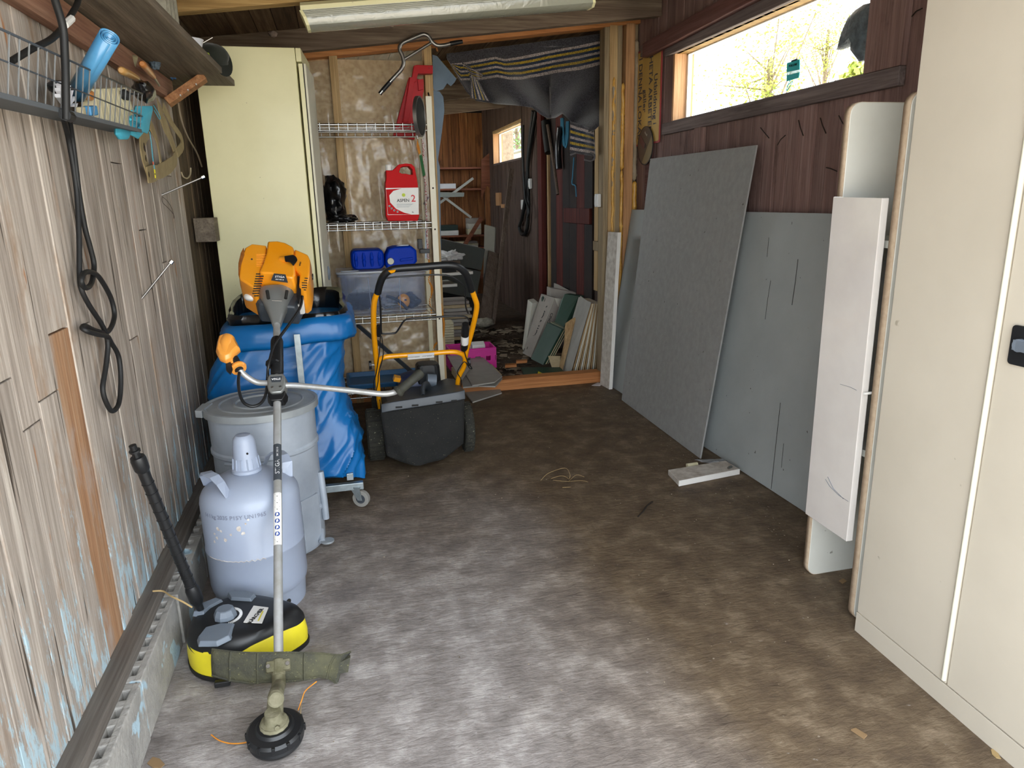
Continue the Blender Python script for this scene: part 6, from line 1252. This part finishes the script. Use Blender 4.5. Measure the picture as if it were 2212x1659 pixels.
for c, n in (((1190, 1039), 60), ((1229, 1039), 90)):
    for k in range(n):
        a = fl(*c, .006)+V((random.uniform(-.012, .012), random.uniform(-.012, .012), 0)); d = V((random.uniform(-1, 1), random.uniform(-1, 1), random.uniform(-.3, .7)))*.01; m.add([a, a+V((.0008, 0, 0)), a+d], [(0, 1, 2)])
m.build('tuft', M_twig, t, kind='stuff')
def flat_scrap(nm, px, m_, lab, cat, h=.0018, z=.001): return tag(MB().prism([fl(*p, z) for p in px], V((0, 0, h))).build(nm, m_), lab, cat)
flat_scrap('wood_chip', [(1838, 1578), (1848, 1575), (1873, 1590), (1866, 1597)], M_leaf, 'pale brown wood chip on the floor near the steel cabinet', 'chip', .004)
flat_scrap('dry_leaf', [(2140, 1620), (2150, 1617), (2158, 1632), (2162, 1640), (2152, 1638), (2143, 1630)], M_straw, 'curled dry leaf against the foot of the steel cabinet', 'leaf')
flat_scrap('dry_leaf', [(318, 1650), (330, 1636), (345, 1640), (356, 1652), (348, 1659), (330, 1659)], M_leaf, 'brown dry leaf on the floor beside the concrete block plinth', 'leaf')
flat_scrap('dry_leaf', [(1812, 1255), (1822, 1250), (1829, 1256), (1820, 1262)], M_leaf, 'small dead leaf beside the foot of the white cabinet', 'leaf')
flat_scrap('paper_scrap', [(1278, 833), (1292, 826), (1300, 830), (1296, 834)], M_paperw, 'torn white paper scrap in front of the doorway sill', 'paper')
m = MB()
for k in range(420):
    x, y = random.uniform(-.45, 1.7), random.uniform(1.2, 4.4)
    if random.random() < .5: x = 1.62+random.uniform(-.12, .02) if random.random() < .6 else random.uniform(.1, 1.6); 
    s = random.uniform(.0008, .003); a = random.uniform(0, 6); m.prism([V((x+math.cos(a+q)*s*random.uniform(.6, 1.4), y+math.sin(a+q)*s, .0005)) for q in (0, 1.6, 3.1, 4.7)], V((0, 0, s*.6)))
tag(m.build('floor_crumbs', mt('crumbs', 'a79a86', .9, 0, '4d4034', 90)), 'fine crumbs and grit scattered over the concrete floor', 'grit', kind='stuff')
t = MB().tube(curve([atx(330, 1277, -.55)+V((0, 0, 0)), atx(352, 1277, -.53), atx(370, 1288, -.50), atx(395, 1300, -.47), atx(415, 1312, -.45)], 5), .0022, 5); tag(t.build('straw_stalk', M_straw, smooth=60), 'single dry stalk lying from the plinth onto the surface cleaner', 'straw')
NUM = ['', '', 'second', 'third', 'fourth', 'fifth', 'sixth']
ORD = ['bottom']+[NUM[i]+' from the bottom' for i in range(2, 6)]+['sixth from the bottom']+[NUM[i]+' from the top' for i in (5, 4, 3, 2)]+['topmost']
ORD2 = ['bottom']+[NUM[i]+' from the bottom' for i in range(2, 7)]+[NUM[i]+' from the top' for i in (6, 5, 4, 3, 2)]+['topmost']
# ------------------------------------------------------------------ back room: leaning tiles, boxes and boards
def slabq(nm, px, Ys, off, m_, par=None, lab=None, cat=None, grp=None, bev=0, toz=None):
    q = [at(x, y, Y) for (x, y), Y in zip(px, Ys)]
    if toz is not None:
        dz = toz-min(p.z for p in q); q = [p+V((0, 0, dz)) for p in q]
    o = MB().prism(q, V(off)).build(nm, m_, par, bev=bev)
    if lab: tag(o, lab, cat, grp)
    return o, q
ZF = .036
# grey tile stack by the post: tiles lean to the back right
t = thing('tile_stack', 'stack of long tiles with cream edges leaning by the doorway post', 'tiles', fl(1260, 810)); b0_ = fl(1217, 806, ZF); 
nT = 16
for k in range(nT):
    f = k/(nT-1); xb, xt = 1232+f*66, 1274+f*22+2; yb, yt = 811-f*3, 655-2+f*0+(3 if k else 0)
    Yb = fl(1232, 812, ZF).y+.02*0; Y_ = 4.72
    e0, e1 = at(xb, yb, Y_), at(xt, yt, Y_+.0); wdt = 4.0*(70-0)/1523*.0+.0125; e0.z = max(e0.z, ZF)
    back = V((.012, .30, 0))
    MB().prism([e0, e0+V((wdt*(.5+.12*(k % 3)), 0, 0)), e1+V((wdt*(.5+.12*(k % 3)), 0, 0)), e1], back).build('tile', (M_tileedge, W_ply, M_boxw)[k % 3] if k else M_tileg, t, org=t['_o'])
o, q = slabq('face_tile', [(1214, 800), (1232, 811), (1277, 655), (1254, 639)], (4.85, 4.715, 4.715, 4.98), (-.004, -.004, 0), M_tileg, t)
# wooden piece
slabq('wood_offcut', [(1209, 790), (1216, 796), (1243, 690), (1243, 683), (1235, 687), (1222, 696), (1219, 740)], (4.86, 4.80, 4.9, 4.9, 4.92, 4.93, 4.9), (.0, .012, 0), W_ply, None, 'rough plywood offcut between the green tiles and the long tile stack', 'offcut', toz=ZF)
slabq('tile_offcut', [(1184, 764), (1211, 764), (1209, 790), (1193, 791)], (4.95, 4.95, 4.86, 4.86), (0, .008, 0), M_tileedge, None, 'small beige tile offcut at the foot of the green tiles', 'offcut', toz=ZF)
t = thing('green_tiles', 'stack of dark green tiles leaning behind the doorway sill', 'tiles', fl(1170, 780)); 
for k in range(4):
    d = V((.022*k, .012*k, 0)); q = [at(x, y, Y)+d for (x, y), Y in zip(((1147, 775), (1173, 788), (1214, 711), (1183, 697)), (5.05, 4.93, 5.0, 5.15))]; dz = ZF-min(p.z for p in q); q = [p+V((0, 0, max(0, dz))) for p in q]
    MB().prism(q, V((.010, .006, 0))).build('tile', M_tilegreen if k == 0 else M_tileedge, t, org=t['_o']); MB().prism([p+V((-.0015, -.001, 0)) for p in q], V((.002, .001, 0))).build('glaze', M_tilegreen, t, org=t['_o'])
slabq('green_tiles', [(1198, 696), (1218, 706), (1250, 640), (1220, 635), (1212, 650)], (5.15, 5.05, 5.15, 5.2, 5.2), (.05, .02, 0), M_tilegreen, None, 'upper green tiles with a scuffed face behind the dark green stack', 'tiles')
# printed box
t = thing('tile_box', 'tall printed cardboard tile box with dark lettering leaning in the back room', 'box', fl(1140, 755)); 
bq = [at(x, y, Y) for (x, y), Y in zip(((1128, 752), (1146, 761), (1198, 632), (1169, 623)), (5.42, 5.28, 5.35, 5.5))]; dz = ZF-min(p.z for p in bq); bq = [p+V((0, 0, dz)) for p in bq]; bn = (bq[1]-bq[0]).cross(bq[3]-bq[0]).normalized(); bn = bn if bn.y < 0 else -bn
MB().prism(bq, -bn*.07+V((.03, 0, 0))).build('carton', M_box, t, bev=.002)
sq = [bq[1], bq[2], at(1214, 634, 5.36)+V((0, 0, dz)), at(1160, 757, 5.30)+V((0, 0, dz))]; MB().prism(sq, V((0, .003, 0))).build('side', M_boxw, t)
e_x = (bq[2]-bq[1]).normalized(); e_y = bn.cross(e_x); ctr = (bq[0]+bq[1]+bq[2]+bq[3])/4
text('CINCA', ctr+bn*.002+e_x*.04+e_y*-.01, e_x, e_y, .085, M_ink, t); MB().ball(bq[3].lerp(bq[2], .28)-e_x*.04+bn*.001, .026, 14, 6, (.5, .2, 1)).build('print', M_tilegreen, t)
for (u, v) in ((.25, .45), (.3, .3), (.33, .35), (.12, .35), (.15, .55), (.06, .1), (.92, .4)): p = bq[0].lerp(bq[3], u).lerp(bq[1].lerp(bq[2], u), v)+bn*.001; MB().obox(p, e_x*.014, e_y*.004, bn*.0008).build('print', M_ink, t)
sn = (sq[1]-sq[0]).cross(sq[3]-sq[0]).normalized(); sn = sn if sn.y < 0 else -sn; cs = (sq[0]+sq[1]+sq[2]+sq[3])/4
text('CINCA', cs+sn*.003+e_x*.07, -e_x, -sn.cross(e_x), .035, M_ink, t); MB().obox(cs+sn*.002-e_x*.045-sn.cross(e_x)*.01, e_x*.012, sn.cross(e_x)*.012, sn*.001).build('print', M_signred, t)
slabq('tile_box', [(1128, 748), (1134, 755), (1150, 650), (1140, 642)], (5.6, 5.5, 5.55, 5.65), (.06, .04, 0), M_boxw, None, 'narrow white tile box standing behind the printed box', 'box', toz=ZF)
for k, (px, Ys, lab) in enumerate((([(1187, 660), (1240, 660), (1245, 632), (1190, 622)], (5.6, 5.5, 5.5, 5.6), 'flat grey tile box lying behind the printed box'), ([(1200, 640), (1232, 652), (1235, 630), (1205, 614)], (5.95, 5.76, 5.76, 5.95), 'long grey tile box with a tape strip against the far wall'), ([(1200, 630), (1220, 640), (1222, 616), (1204, 604)], (6.35, 6.15, 6.15, 6.35), 'rearmost long grey tile box in the back room'))):
    q = [at(x, y, Y) for (x, y), Y in zip(px, Ys)]; m = MB(); lo = [V((p.x, p.y, ZF)) for p in q[:2]]; m.prism([lo[0], lo[1], q[2], q[3]], V((.0, .12, 0))); tag(m.build('tile_box', M_box, bev=.003), lab, 'box')
# floor tiles spilling out by the mower
for k, (px, lab, zt2_) in enumerate((([(993, 787), (1036, 764), (1085, 812), (1068, 825), (1020, 832)], 'grey broken tile lying topmost beside the mower handle', .122), ([(997, 820), (1020, 786), (1052, 800), (1034, 833), (1000, 836)], 'square grey tile lying beside the stud foot', .111), ([(1033, 833), (1058, 799), (1085, 817), (1070, 834)], 'grey tile corner touching the doorway sill', .100), ([(999, 841), (1030, 830), (1078, 836), (1084, 848), (1021, 868)], 'pointed grey tile with a chipped edge in front of the sill', .012), ([(966, 768), (1000, 765), (1018, 790), (996, 822)], 'pale grey tile leaning under the mower handle', .134))):
    q = [fl(x, y, zt2_+.02*(k == 4)*(i < 2)) for i, (x, y) in enumerate(px)]; tag(MB().prism([p-V((0, 0, .009)) for p in q], V((0, 0, .009))).build('floor_tile', M_tileg, bev=.001), lab, 'tile', 'broken grey tiles by the doorway')
t = MB(); t.box((.72, 4.62, .036), (1.02, 4.95, .085)); tag(t.build('tile_pile', M_tileedge, bev=.002), 'low pile of tiles under the broken grey ones by the sill', 'tiles')
q = [fl(x, y, ZF) for x, y in ((1125, 796), (1209, 796), (1222, 808), (1222, 810), (1131, 814))]; tag(MB().prism(q, V((0, 0, .01))).build('floor_tile', M_tilegreen, bev=.001), 'large dark green tile lying flat behind the doorway sill', 'tile')
q = [fl(x, y, .05) for x, y in ((1158, 817), (1163, 808), (1170, 808), (1186, 816))]; tag(MB().prism([q[0], q[3], q[2]+V((0, 0, .01)), q[1]+V((0, 0, .02))], V((0, .004, -.006))).build('yellow_scrap', M_yellow), 'bright yellow plastic scrap behind the doorway sill', 'scrap')
for px, lab in ((((1115, 783), (1139, 781), (1139, 784), (1115, 786)), 'orange-brown batten offcut on the littered floor, farther one'), (((1091, 791), (1116, 790), (1116, 793), (1091, 795)), 'orange-brown batten offcut on the littered floor, nearer one')):
    tag(MB().prism([fl(*p, ZF) for p in px], V((0, 0, .02))).build('batten_offcut', W_orX, bev=.001), lab, 'offcut')
m = MB()
for k in range(900):
    x = random.uniform(.75, 1.7); y = random.uniform(4.65, 6.9); s = random.choice((.004, .006, .01, .025, .05))*random.uniform(.5, 1.3); a = random.uniform(0, 6); z = .008+random.uniform(0, .006)
    m.prism([V((x+math.cos(a+q)*s*random.uniform(.5, 1.2), y+math.sin(a+q)*s, z+random.uniform(0, s*.1))) for q in (0, 1.6, 3.1, 4.7)], V((0, 0, .002+s*.06)))
tag(m.build('floor_debris', mt('debris', '9a8c76', .9, 0, '4a3b2c', 3, var=0, lo=.45, hi=.55)), 'splinters, tile chips and dirt littering the back room floor', 'debris', kind='stuff')
# pink basket
pb = fl(1000, 770, ZF); t = thing('plastic_basket', 'magenta plastic basket with white things behind the stud', 'basket', (pb.x, 5.15, ZF)); px_, py_ = .90, 5.13
def wallslots(a, b, z0, z1, z2, m):  # a side wall with a slot band
    d = b-a; n = V((0, 0, 1)); th = d.cross(n).normalized()*.004
    m.prism([a, b, b+n*(z1-z0), a+n*(z1-z0)], th); m.prism([a+n*(z2-z0), b+n*(z2-z0), b+n*.15, a+n*.15], th)
    for f in (0, .22, .44, .66, .88): m.prism([a+d*f+n*(z1-z0), a+d*min(1, f+.1)+n*(z1-z0), a+d*min(1, f+.1)+n*(z2-z0), a+d*f+n*(z2-z0)], th)
m = MB(); c4 = [V((px_-.17, py_-.1, ZF)), V((px_+.17, py_-.1, ZF)), V((px_+.17, py_+.12, ZF)), V((px_-.17, py_+.12, ZF))]
for i in range(4): wallslots(c4[i], c4[(i+1) % 4], 0, .06, .095, m)
m.prism(c4, V((0, 0, .004))); m.build('tub', M_pink, t); MB().tube([p+V((0, 0, .15)) for p in c4], .007, 6, closed=True).build('rim', M_pink, t)
for k, lab in enumerate(('clear white bottle standing in the magenta basket', )): tag(MB().lathe([(0, 0), (.035, 0), (.035, .17), (.03, .19), (0, .19)], (px_-.03, py_, ZF+.005), n=18).build('plastic_bottle', film('white_clear', 'd5d5d8', .7, .3), smooth=40), lab, 'bottle')
tag(MB().obox((px_+.06, py_+.02, ZF+.10), (.05, 0, 0), (0, .03, .01), (0, 0, .07)).build('carton', M_label, bev=.003), 'white carton leaning in the magenta basket', 'carton')
# leaning boards in the back room
def lean(px, Y0_, Y1_, th, m_, lab, cat='board'):
    q = [at(x, y, Y) for (x, y), Y in zip(px, (Y0_, Y0_, Y1_, Y1_))]; q[0].z = q[1].z = ZF; return tag(MB().prism(q, V((0, th, 0))).build('leaning_board', m_, bev=.001), lab, cat)
lean(((1062, 676), (1069, 678), (1111, 365), (1101, 363)), 6.9, 7.5, .03, W_brownb, 'tall narrow brown board leaning under the back window')
lean(((1034, 672), (1062, 668), (1088, 552), (1056, 541)), 7.0, 7.35, .02, W_brownb, 'broad brown board leaning in the back room corner')
q = [at(x, y, 7.2) for x, y in ((1048, 545), (1070, 550), (1081, 493), (1057, 487))]; q[0].z = q[1].z = ZF; tag(MB().prism([V((p.x, p.y+.25, p.z)) for p in q], V((.02, .03, 0))).build('leaning_board', mt('greige_board', '9a9689', .7)), 'pale greige panel standing behind the brown boards', 'board')
m = lump('x', at(1043, 676, 6.8), .09, (1.3, 1, .55), None, .3, 2, 5, 20, 12); dzz = ZF-min(p.z for p in m.v)-.01; m.v = [p+V((0, 0, dzz)) for p in m.v]; tag(m.build('stone', M_blockr, smooth=60), 'rough grey stone at the foot of the brown boards', 'stone')
# shelf unit on the end wall
t = thing('shelf_unit', 'brown wooden shelf unit against the end wall of the back room', 'shelf unit', (1.3, 9.4, 0)); YS = 9.25
Wsh = wood('shelf_red', ['6b3d2b', '8f5740', 'a56c52'], 'x', .05, .6)
for y in (361, 407, 508, 535, 600): z = at(1000, y, YS).z; MB().box((.9, YS, z-.022), (at(1046, 400, YS).x, 9.58, z)).build('shelf', Wsh, t)
xu = at(1047, 400, YS).x; MB().box((xu, YS-.03, 0), (xu+.06, YS+.02, at(1050, 350, YS).z)).build('post', W_backwall, t); MB().box((.85, YS-.03, 0), (.9, YS+.02, 2.0)).build('post', W_backwall, t)
MB().bar(at(1040, 470, YS-.04), at(1003, 530, YS-.04), .05, .02, (1, 0, 0)).build('brace', Wsh, t)
MB().prism([at(*p, YS-.05) for p in ((1040, 345), (1060, 328), (1062, 410), (1052, 400), (1040, 430))], V((0, .02, 0))).build('gusset', Wsh, t)
zsh = lambda y: at(1000, y, YS).z+.001
def on_shelf(nm, x0, x1, y0, ysh, m_, lab, cat, grp=None, dp=.2, jit=0):
    a, b = at(x0, ysh, YS+.04), at(x1, ysh, YS+.04); z0 = zsh(ysh); h = at(x0, y0, YS+.04).z-a.z; return tag(MB().box((a.x, YS+.04, z0), (b.x, YS+.04+dp, z0+h)).build(nm, m_, bev=.004), lab, cat, grp)
on_shelf('cardboard_box', 950, 985, 396, 407, M_paperw, 'small open white box on the upper shelf at the end wall', 'box')
for k in range(3): on_shelf('file_box', 951, 990-k*1, 487+k*7-7, 508-0, M_boxw, '', '') if 0 else None
z0 = zsh(508)
for k, (x0, x1, h0, h1, mm, lab) in enumerate(((945, 991, 0, .06, M_label, 'white printed carton at the bottom of the pile on the lower shelf'), (945, 990, .062, .13, mt('dark_green_box', '24352f', .6), 'dark green box on top of the white carton on the lower shelf'), (1012, 1040, 0, .07, M_paperc, 'cream box at the bottom of the corner pile on the lower shelf'), (1013, 1040, .072, .14, M_boxw, 'white box in the middle of the corner pile'), (1013, 1036, .142, .21, M_box, 'greyish box on top of the corner pile'))):
    a, b = at(x0, 505, YS+.03), at(x1, 505, YS+.03); tag(MB().box((a.x, YS+.03, z0+h0), (b.x, YS+.25, z0+h1)).build('carton', mm, bev=.003), lab, 'box')
z0 = zsh(535)
for k in range(9):
    xx = (950, 986, 1010)[k % 3]; r = k//3; a, b = at(xx, 530, YS+.02), at(xx+22, 530, YS+.02); j = random.uniform(-.015, .015); tag(MB().box((a.x+j, YS+.02, z0+.026*r), (b.x+j, YS+.22, z0+.026*r+.022)).build('paper_pile', (M_paperc, M_box, M_boxw)[(k+r) % 3], bev=.002), 'flat pack, %s, in the %s pile on the bottom shelf' % (('at the bottom', 'in the middle', 'on top')[r], ('first', 'middle', 'corner')[k % 3]), 'pack', 'flat packs on the bottom shelf')
# white crossed legs leaning on the shelf
t = thing('folding_legs', 'white crossed metal legs and flap in front of the shelf unit', 'folding stand', at(980, 440, 8.6)); M_wm = mt('white_metal', 'b9b8b0', .5)
MB().bar(at(945, 442, 9.23), at(1022, 385, 9.23), .03, .02, (0, 0, 1)).build('leg', M_wm, t); MB().bar(at(958, 425, 9.2), at(1018, 470, 9.2), .028, .02, (0, 0, 1)).build('leg', M_wm, t)
MB().prism([at(*p, 9.16) for p in ((948, 415), (1003, 416), (1002, 425), (948, 426))], V((0, .03, 0))).build('flap', mt('grey_flap', '8d928c', .6), t)
# tilted grey cabinet, white shelves, cloth, tile stack behind the stud
q = [at(x, y, Y) for (x, y), Y in zip(((952, 620), (1030, 640), (1048, 538), (952, 516)), (7.0, 7.2, 7.3, 7.1))]; t = thing('grey_cabinet', 'tilted grey green cabinet carcass behind the white shelf boards', 'cabinet', q[0]); n2 = V((-.25, .35, 0))
up3 = lambda a, b, f: a.lerp(b, f)
MB().prism([up3(q[0], q[3], .5), up3(q[1], q[2], .55), q[2], q[3]], V((0, .3, 0))).build('upper_front', M_panelgrey, t, bev=.006); MB().prism([up3(q[0], q[3], -.1), up3(q[1], q[2], -.05), up3(q[1], q[2], .53), up3(q[0], q[3], .48)], V((0, .3, 0))).build('lower_front', M_panelgrey, t, bev=.006)
MB().prism([V((q[0].x, 7.1, 0)), V((q[1].x-.02, 7.2, 0)), V((q[1].x-.02, 7.2, q[1].z)), V((q[0].x, 7.1, q[0].z))], V((0, .25, 0))).build('base', M_gap, t)
for (px, Y, lab) in ((((946, 587), (1012, 580), (1023, 586), (1022, 592), (948, 597)), 6.0, 'white shelf board jutting out behind the mower handle, upper one'), (((948, 612), (984, 609), (990, 613), (988, 619), (950, 621)), 6.0, 'shorter white shelf board under the upper one')):
    a = at(*px[4], Y); b = at(*px[3], Y); h = at(*px[2], Y).z-b.z; tag(MB().prism([a, b, V((b.x-.03, b.y+.35, b.z)), V((a.x, a.y+.35, b.z))], V((0, 0, max(.018, h)))).build('shelf_board', M_white, bev=.001), lab, 'shelf board')
m = lump('x', at(972, 553, 6.15), .09, (1.2, .9, .5), None, .6, 2.4, 6, 40, 26); tag(m.build('white_cloth', M_cloth, smooth=60), 'crumpled white cloth on the brown board behind the stud', 'cloth')
zbd = at(948, 597, 6.0).z; m = MB().box((.66, 6.0, .02), (at(949, 597, 6.0).x+.02, 6.3, zbd-.001)); tag(m.build('trestle', W_brownb), 'dark support under the white shelf boards behind the stud', 'support')
cz_ = at(966, 570, 6.1); cw = at(952, 570, 6.1).x; tag(MB().box((cw, 6.02, zbd+.03), (cw+.12, 6.2, cz_.z-.004)).build('crate', M_gap), 'dark crate between the white shelf board and the brown board', 'crate'); tag(MB().bar(at(946, 567, 6.1), at(990, 564, 6.1), .22, .02, (0, 1, 0)).build('brown_board', W_brownb), 'short brown board under the white cloth', 'board')
for k in range(11):
    j = random.uniform(-.012, .012); z0 = ZF+k*.032; a = at(955, 700, 6.3); tag(MB().box((a.x+j, 6.2+j, z0), (a.x+.24+j*2, 6.5, z0+.028)).build('tile_pack', (M_tileedge, M_box, M_tileg)[k % 3], bev=.002), 'thin flat tile pack, %s in the uneven pile behind the stud' % ORD[k], 'tiles', 'tile packs behind the stud')
for k in range(12): a = at(966, 720, 5.75); z0 = ZF+k*.021; tag(MB().box((a.x-.03+random.uniform(-.004, .004), 5.7, z0), (a.x+.05, 5.85, z0+.018)).build('tile_strip', M_paperc, bev=.001), 'narrow cream tile strip, %s in the neat small pile behind the stud' % ORD2[k], 'tiles', 'cream tile strips behind the stud')
# things along the right wall of the back room
MB().box((XR-.05, 6.62, 0), (XR, 6.74, 2.2)).build('post', W_red, wr, bev=.003)
wall_post = MB().box((XR-.03, 5.15, .55), (XR, 5.23, 1.9)).build('post', W_tanZ, wr, bev=.003)
MB().box((XR-.05, 4.62, .86), (XR, 5.2, .93)).build('nogging', W_greyZ, wr, bev=.003)
t = thing('door_1', '', '', (XR, 5.8, 0)); del t['label']; del t['category']; t['kind'] = 'structure'
for k in range(6): MB().box((XR-.02, 5.30+k*.19, 0), (XR-.0, 5.30+k*.19+.186, 1.95)).build('door_plank', W_red if k in (1, 4) else mt('black_door', '17110f', .8, 0, '2c1c18', 6), t, bev=.002)
MB().box((XR-.045, 5.3, 1.05), (XR-.02, 5.95, 1.17)).build('ledge', W_red, t, bev=.002); MB().box((XR-.04, 6.42, .1), (XR-.02, 6.46, 1.9)).build('light_gap_strip', W_ply, t)
def hang(nm, px, X, r, m_, lab, cat, closed=False, flat=1):
    return tag(MB().tube(curve([atx(x, y, X) for x, y in px], 6), r, 8, flat=flat).build(nm, m_, smooth=60), lab, cat)
hang('black_hose', [(1152, 240), (1142, 330), (1136, 420), (1128, 470), (1122, 490), (1128, 506), (1137, 500), (1141, 470), (1142, 430), (1140, 360), (1150, 290), (1158, 240)], XR-.03, .02, M_rubber, 'black hose hanging in a long loop beside the back window', 'hose')
hang('black_cable', [(1130, 270), (1130, 340), (1134, 420), (1143, 455), (1140, 470)], XR-.07, .012, M_rubber, 'thick black cable hanging beside the long hose loop', 'cable')
hang('rubber_garment', [(1178, 262), (1182, 300), (1186, 330)], XR-.06, .04, M_rubber, 'black rubber garment hanging at the top of the dark door', 'garment')
hang('shovel_handle', [(1183, 270), (1194, 340), (1205, 420)], XR-.13, .014, W_brownb, 'long wooden shaft leaning on the dark red door', 'shaft')
hang('rubber_garment', [(1210, 275), (1206, 320), (1208, 365)], XR-.06, .028, mt('wet_black', '1a1c20', .25), 'glossy black rubber garment hanging behind the blue rope', 'garment')
t = thing('blue_rope', 'coil of blue rope hanging under the blanket', 'rope', atx(1215, 290, XR-.02))
for k in range(4): MB().tube(curve([atx(x+k*2.2, y, XR-.008-.012*k) for x, y in ((1210, 255), (1211, 290), (1215, 312+k*2), (1220, 300), (1222, 262))], 6), .008, 6).build('strand', M_roper, t, smooth=60)
hang('knotted_rope', [(1240, 340), (1237, 380), (1236, 397), (1243, 402), (1245, 425)], 1.905, .005, M_roper, 'thin knotted blue cord hanging on the tan post', 'cord')
for (x, y, lab) in ((1147, 397, 'white socket on the dark plank wall beside the hose loop'), (1133, 442, 'cream junction box below the socket on the dark plank wall')):
    p = atx(x, y, XR-.001); socket(p, (-1, 0, 0), .1, .1, lab)
for (x0, y0, x1, y1, lab) in ((1076, 416, 1083, 444, 'small tan wood block screwed to the wall under the back window'), (1087, 441, 1093, 449, 'tiny wood peg beside the tan block')):
    a, b = atx(x0, y1, XR-.001), atx(x1, y0, XR-.001); tag(MB().box((XR-.03, min(a.y, b.y), a.z), (XR, max(a.y, b.y), b.z)).build('wood_block', W_orZ, bev=.002), lab, 'block')
# ------------------------------------------------------------------ outside the windows
t = thing('neighbour_house', 'neighbouring building with a pale grey tiled roof seen through the front window', 'house', (9, 6.5, 0))
r0, r1, r2, r3 = at(1690, 250, 7.4), at(1870, 190, 5.6), at(1880, 140, 5.9), at(1672, 148, 8.2)
hxr = 7.6
rA, rB = atx(1684, 215, hxr), atx(1890, 190, hxr); zE = (rA.z+rB.z)/2-.5; rr1 = atx(1680, 148, hxr+1.4)
y_lo, y_hi = 7.0, atx(1686, 200, hxr).y; zR = atx(1780, 146, hxr+1.6).z
ux_ = V((0, -1, 0)); uv_ = (V((hxr+1.6, 0, zR))-V((hxr, 0, zE)))
MB().box((hxr+.15, y_lo-3, -.05), (hxr+4, y_hi-.2, zE)).build('wall', M_houw, t)
MB().prism([(hxr, y_hi, zE-.02), (hxr+1.6, y_hi, zR-.02), (hxr+3.4, y_hi, zE-.02)], V((0, -(y_hi-y_lo+3), 0))).build('roof', M_rooft, t)
tl = None; nr, nc = 13, 20; tw, tl_ = .24, uv_.length/nr; U = uv_.normalized(); Nn = ux_.cross(U).normalized(); Nn = Nn if Nn.z > 0 else -Nn
for i in range(nr):
    for j in range(nc):
        p = V((hxr, y_hi-.12-j*tw, zE))+U*(i*tl_)+Nn*.03
        if tl is None:
            m = MB(); rings = []
            for s, dz in ((0, .03), (1.15, .0)): rings.append([U*tl_*s+ux_*(tw*a)+Nn*(dz+.035*math.sin(a*math.pi*2)) for a in [k/8 for k in range(9)]])
            m.loft(rings, cap=False, closed=False); m.v = [v+p for v in m.v]; tl = m.build('tile', M_rooft, t, smooth=40, solid=.012, org=p)
        else: c = tl.copy(); COL.objects.link(c); c.location = p-V(t['_o'])
def tree(base, h, cr, cc, n, mm, lab, tr=.14, br=0):
    base = V(base); t = thing('tree', lab, 'tree', base); tp_ = base+V((0, 0, h)); MB().tube([base, base.lerp(tp_, .5)+V((.1, .1, 0)), tp_], [tr, tr*.8, tr*.35], 10).build('trunk', M_bark, t, smooth=60)
    m = MB(); blobs = [(tp_+V((random.gauss(0, cr*.5), random.gauss(0, cr*.5), random.gauss(-cr*.2, cr*.5))), cr*random.uniform(.25, .5)) for _ in range(cc)]
    for c, r in blobs: m.tube([base.lerp(tp_, random.uniform(.5, .95)), c], [.03, .008], 5)
    bo = m.build('branches', M_bark, t); m = MB()
    for _ in range(n):
        c, r = random.choice(blobs); p = c+V((random.gauss(0, 1), random.gauss(0, 1), random.gauss(0, 1)))*r*.6; a = V((random.uniform(-1, 1), random.uniform(-1, 1), random.uniform(-1, 1))).normalized()*.045; b = a.orthogonal().normalized()*.03
        m.add([p-a, p-b, p+a, p+b], [(0, 1, 2, 3)])
    m.build('foliage', mm, t, kind='stuff')
def X_(x, y, X): return atx(x, y, X)
p = X_(1620, 120, 9); tree((9.5, p.y, -.06), p.z, 1.1, 16, 2600, M_tree1, 'thin spring-leaved tree beyond the middle of the front window')
p = X_(1790, 60, 8.5); tree((17, X_(1790, 60, 17).y, -.06), X_(1790, 60, 17).z, 1.3, 18, 3000, M_tree1, 'yellow-green tree rising behind the tiled roof')
p = X_(1860, 200, 6); tree((5.6, X_(1868, 180, 5.6).y, -.06), X_(1868, 180, 5.6).z, .3, 10, 1200, M_tree1, 'small yellow-green bush tree beside the tiled roof')
p = X_(1110, 290, 6); tree((6, X_(1115, 280, 6).y, -.06), p.z+.3, 1.2, 14, 3000, M_tree2, 'leafy green tree outside the back window')
tbp = X_(1082, 320, 3.6)
t = thing('tree', 'thick bark trunk close outside the back window', 'tree', (3.6, tbp.y, -.06)); MB().tube([(3.6, tbp.y, -.06), (3.62, tbp.y, 2), (3.7, tbp.y+.1, 6)], [.3, .26, .2], 18).build('trunk', M_bark, t, smooth=60)
t = thing('garden_shed', 'low pale shed with a dark roof edge outside the back window', 'shed', (5, X_(1118, 345, 5).y, -.06)); s = X_(1112, 335, 5); MB().box((4.9, s.y-2.5, -.06), (6.5, s.y+.5, s.z)).build('wall', M_houw, t); MB().hexa([(4.7, s.y-2.6, s.z), (6.6, s.y-2.6, s.z), (6.6, s.y+.6, s.z), (4.7, s.y+.6, s.z), (4.7, s.y-2.6, s.z+.05), (6.6, s.y-2.6, s.z+.4), (6.6, s.y+.6, s.z+.4), (4.7, s.y+.6, s.z+.05)]).build('roof', M_dkgrey, t)
for o in bpy.data.objects:
    if '_o' in o: del o['_o']
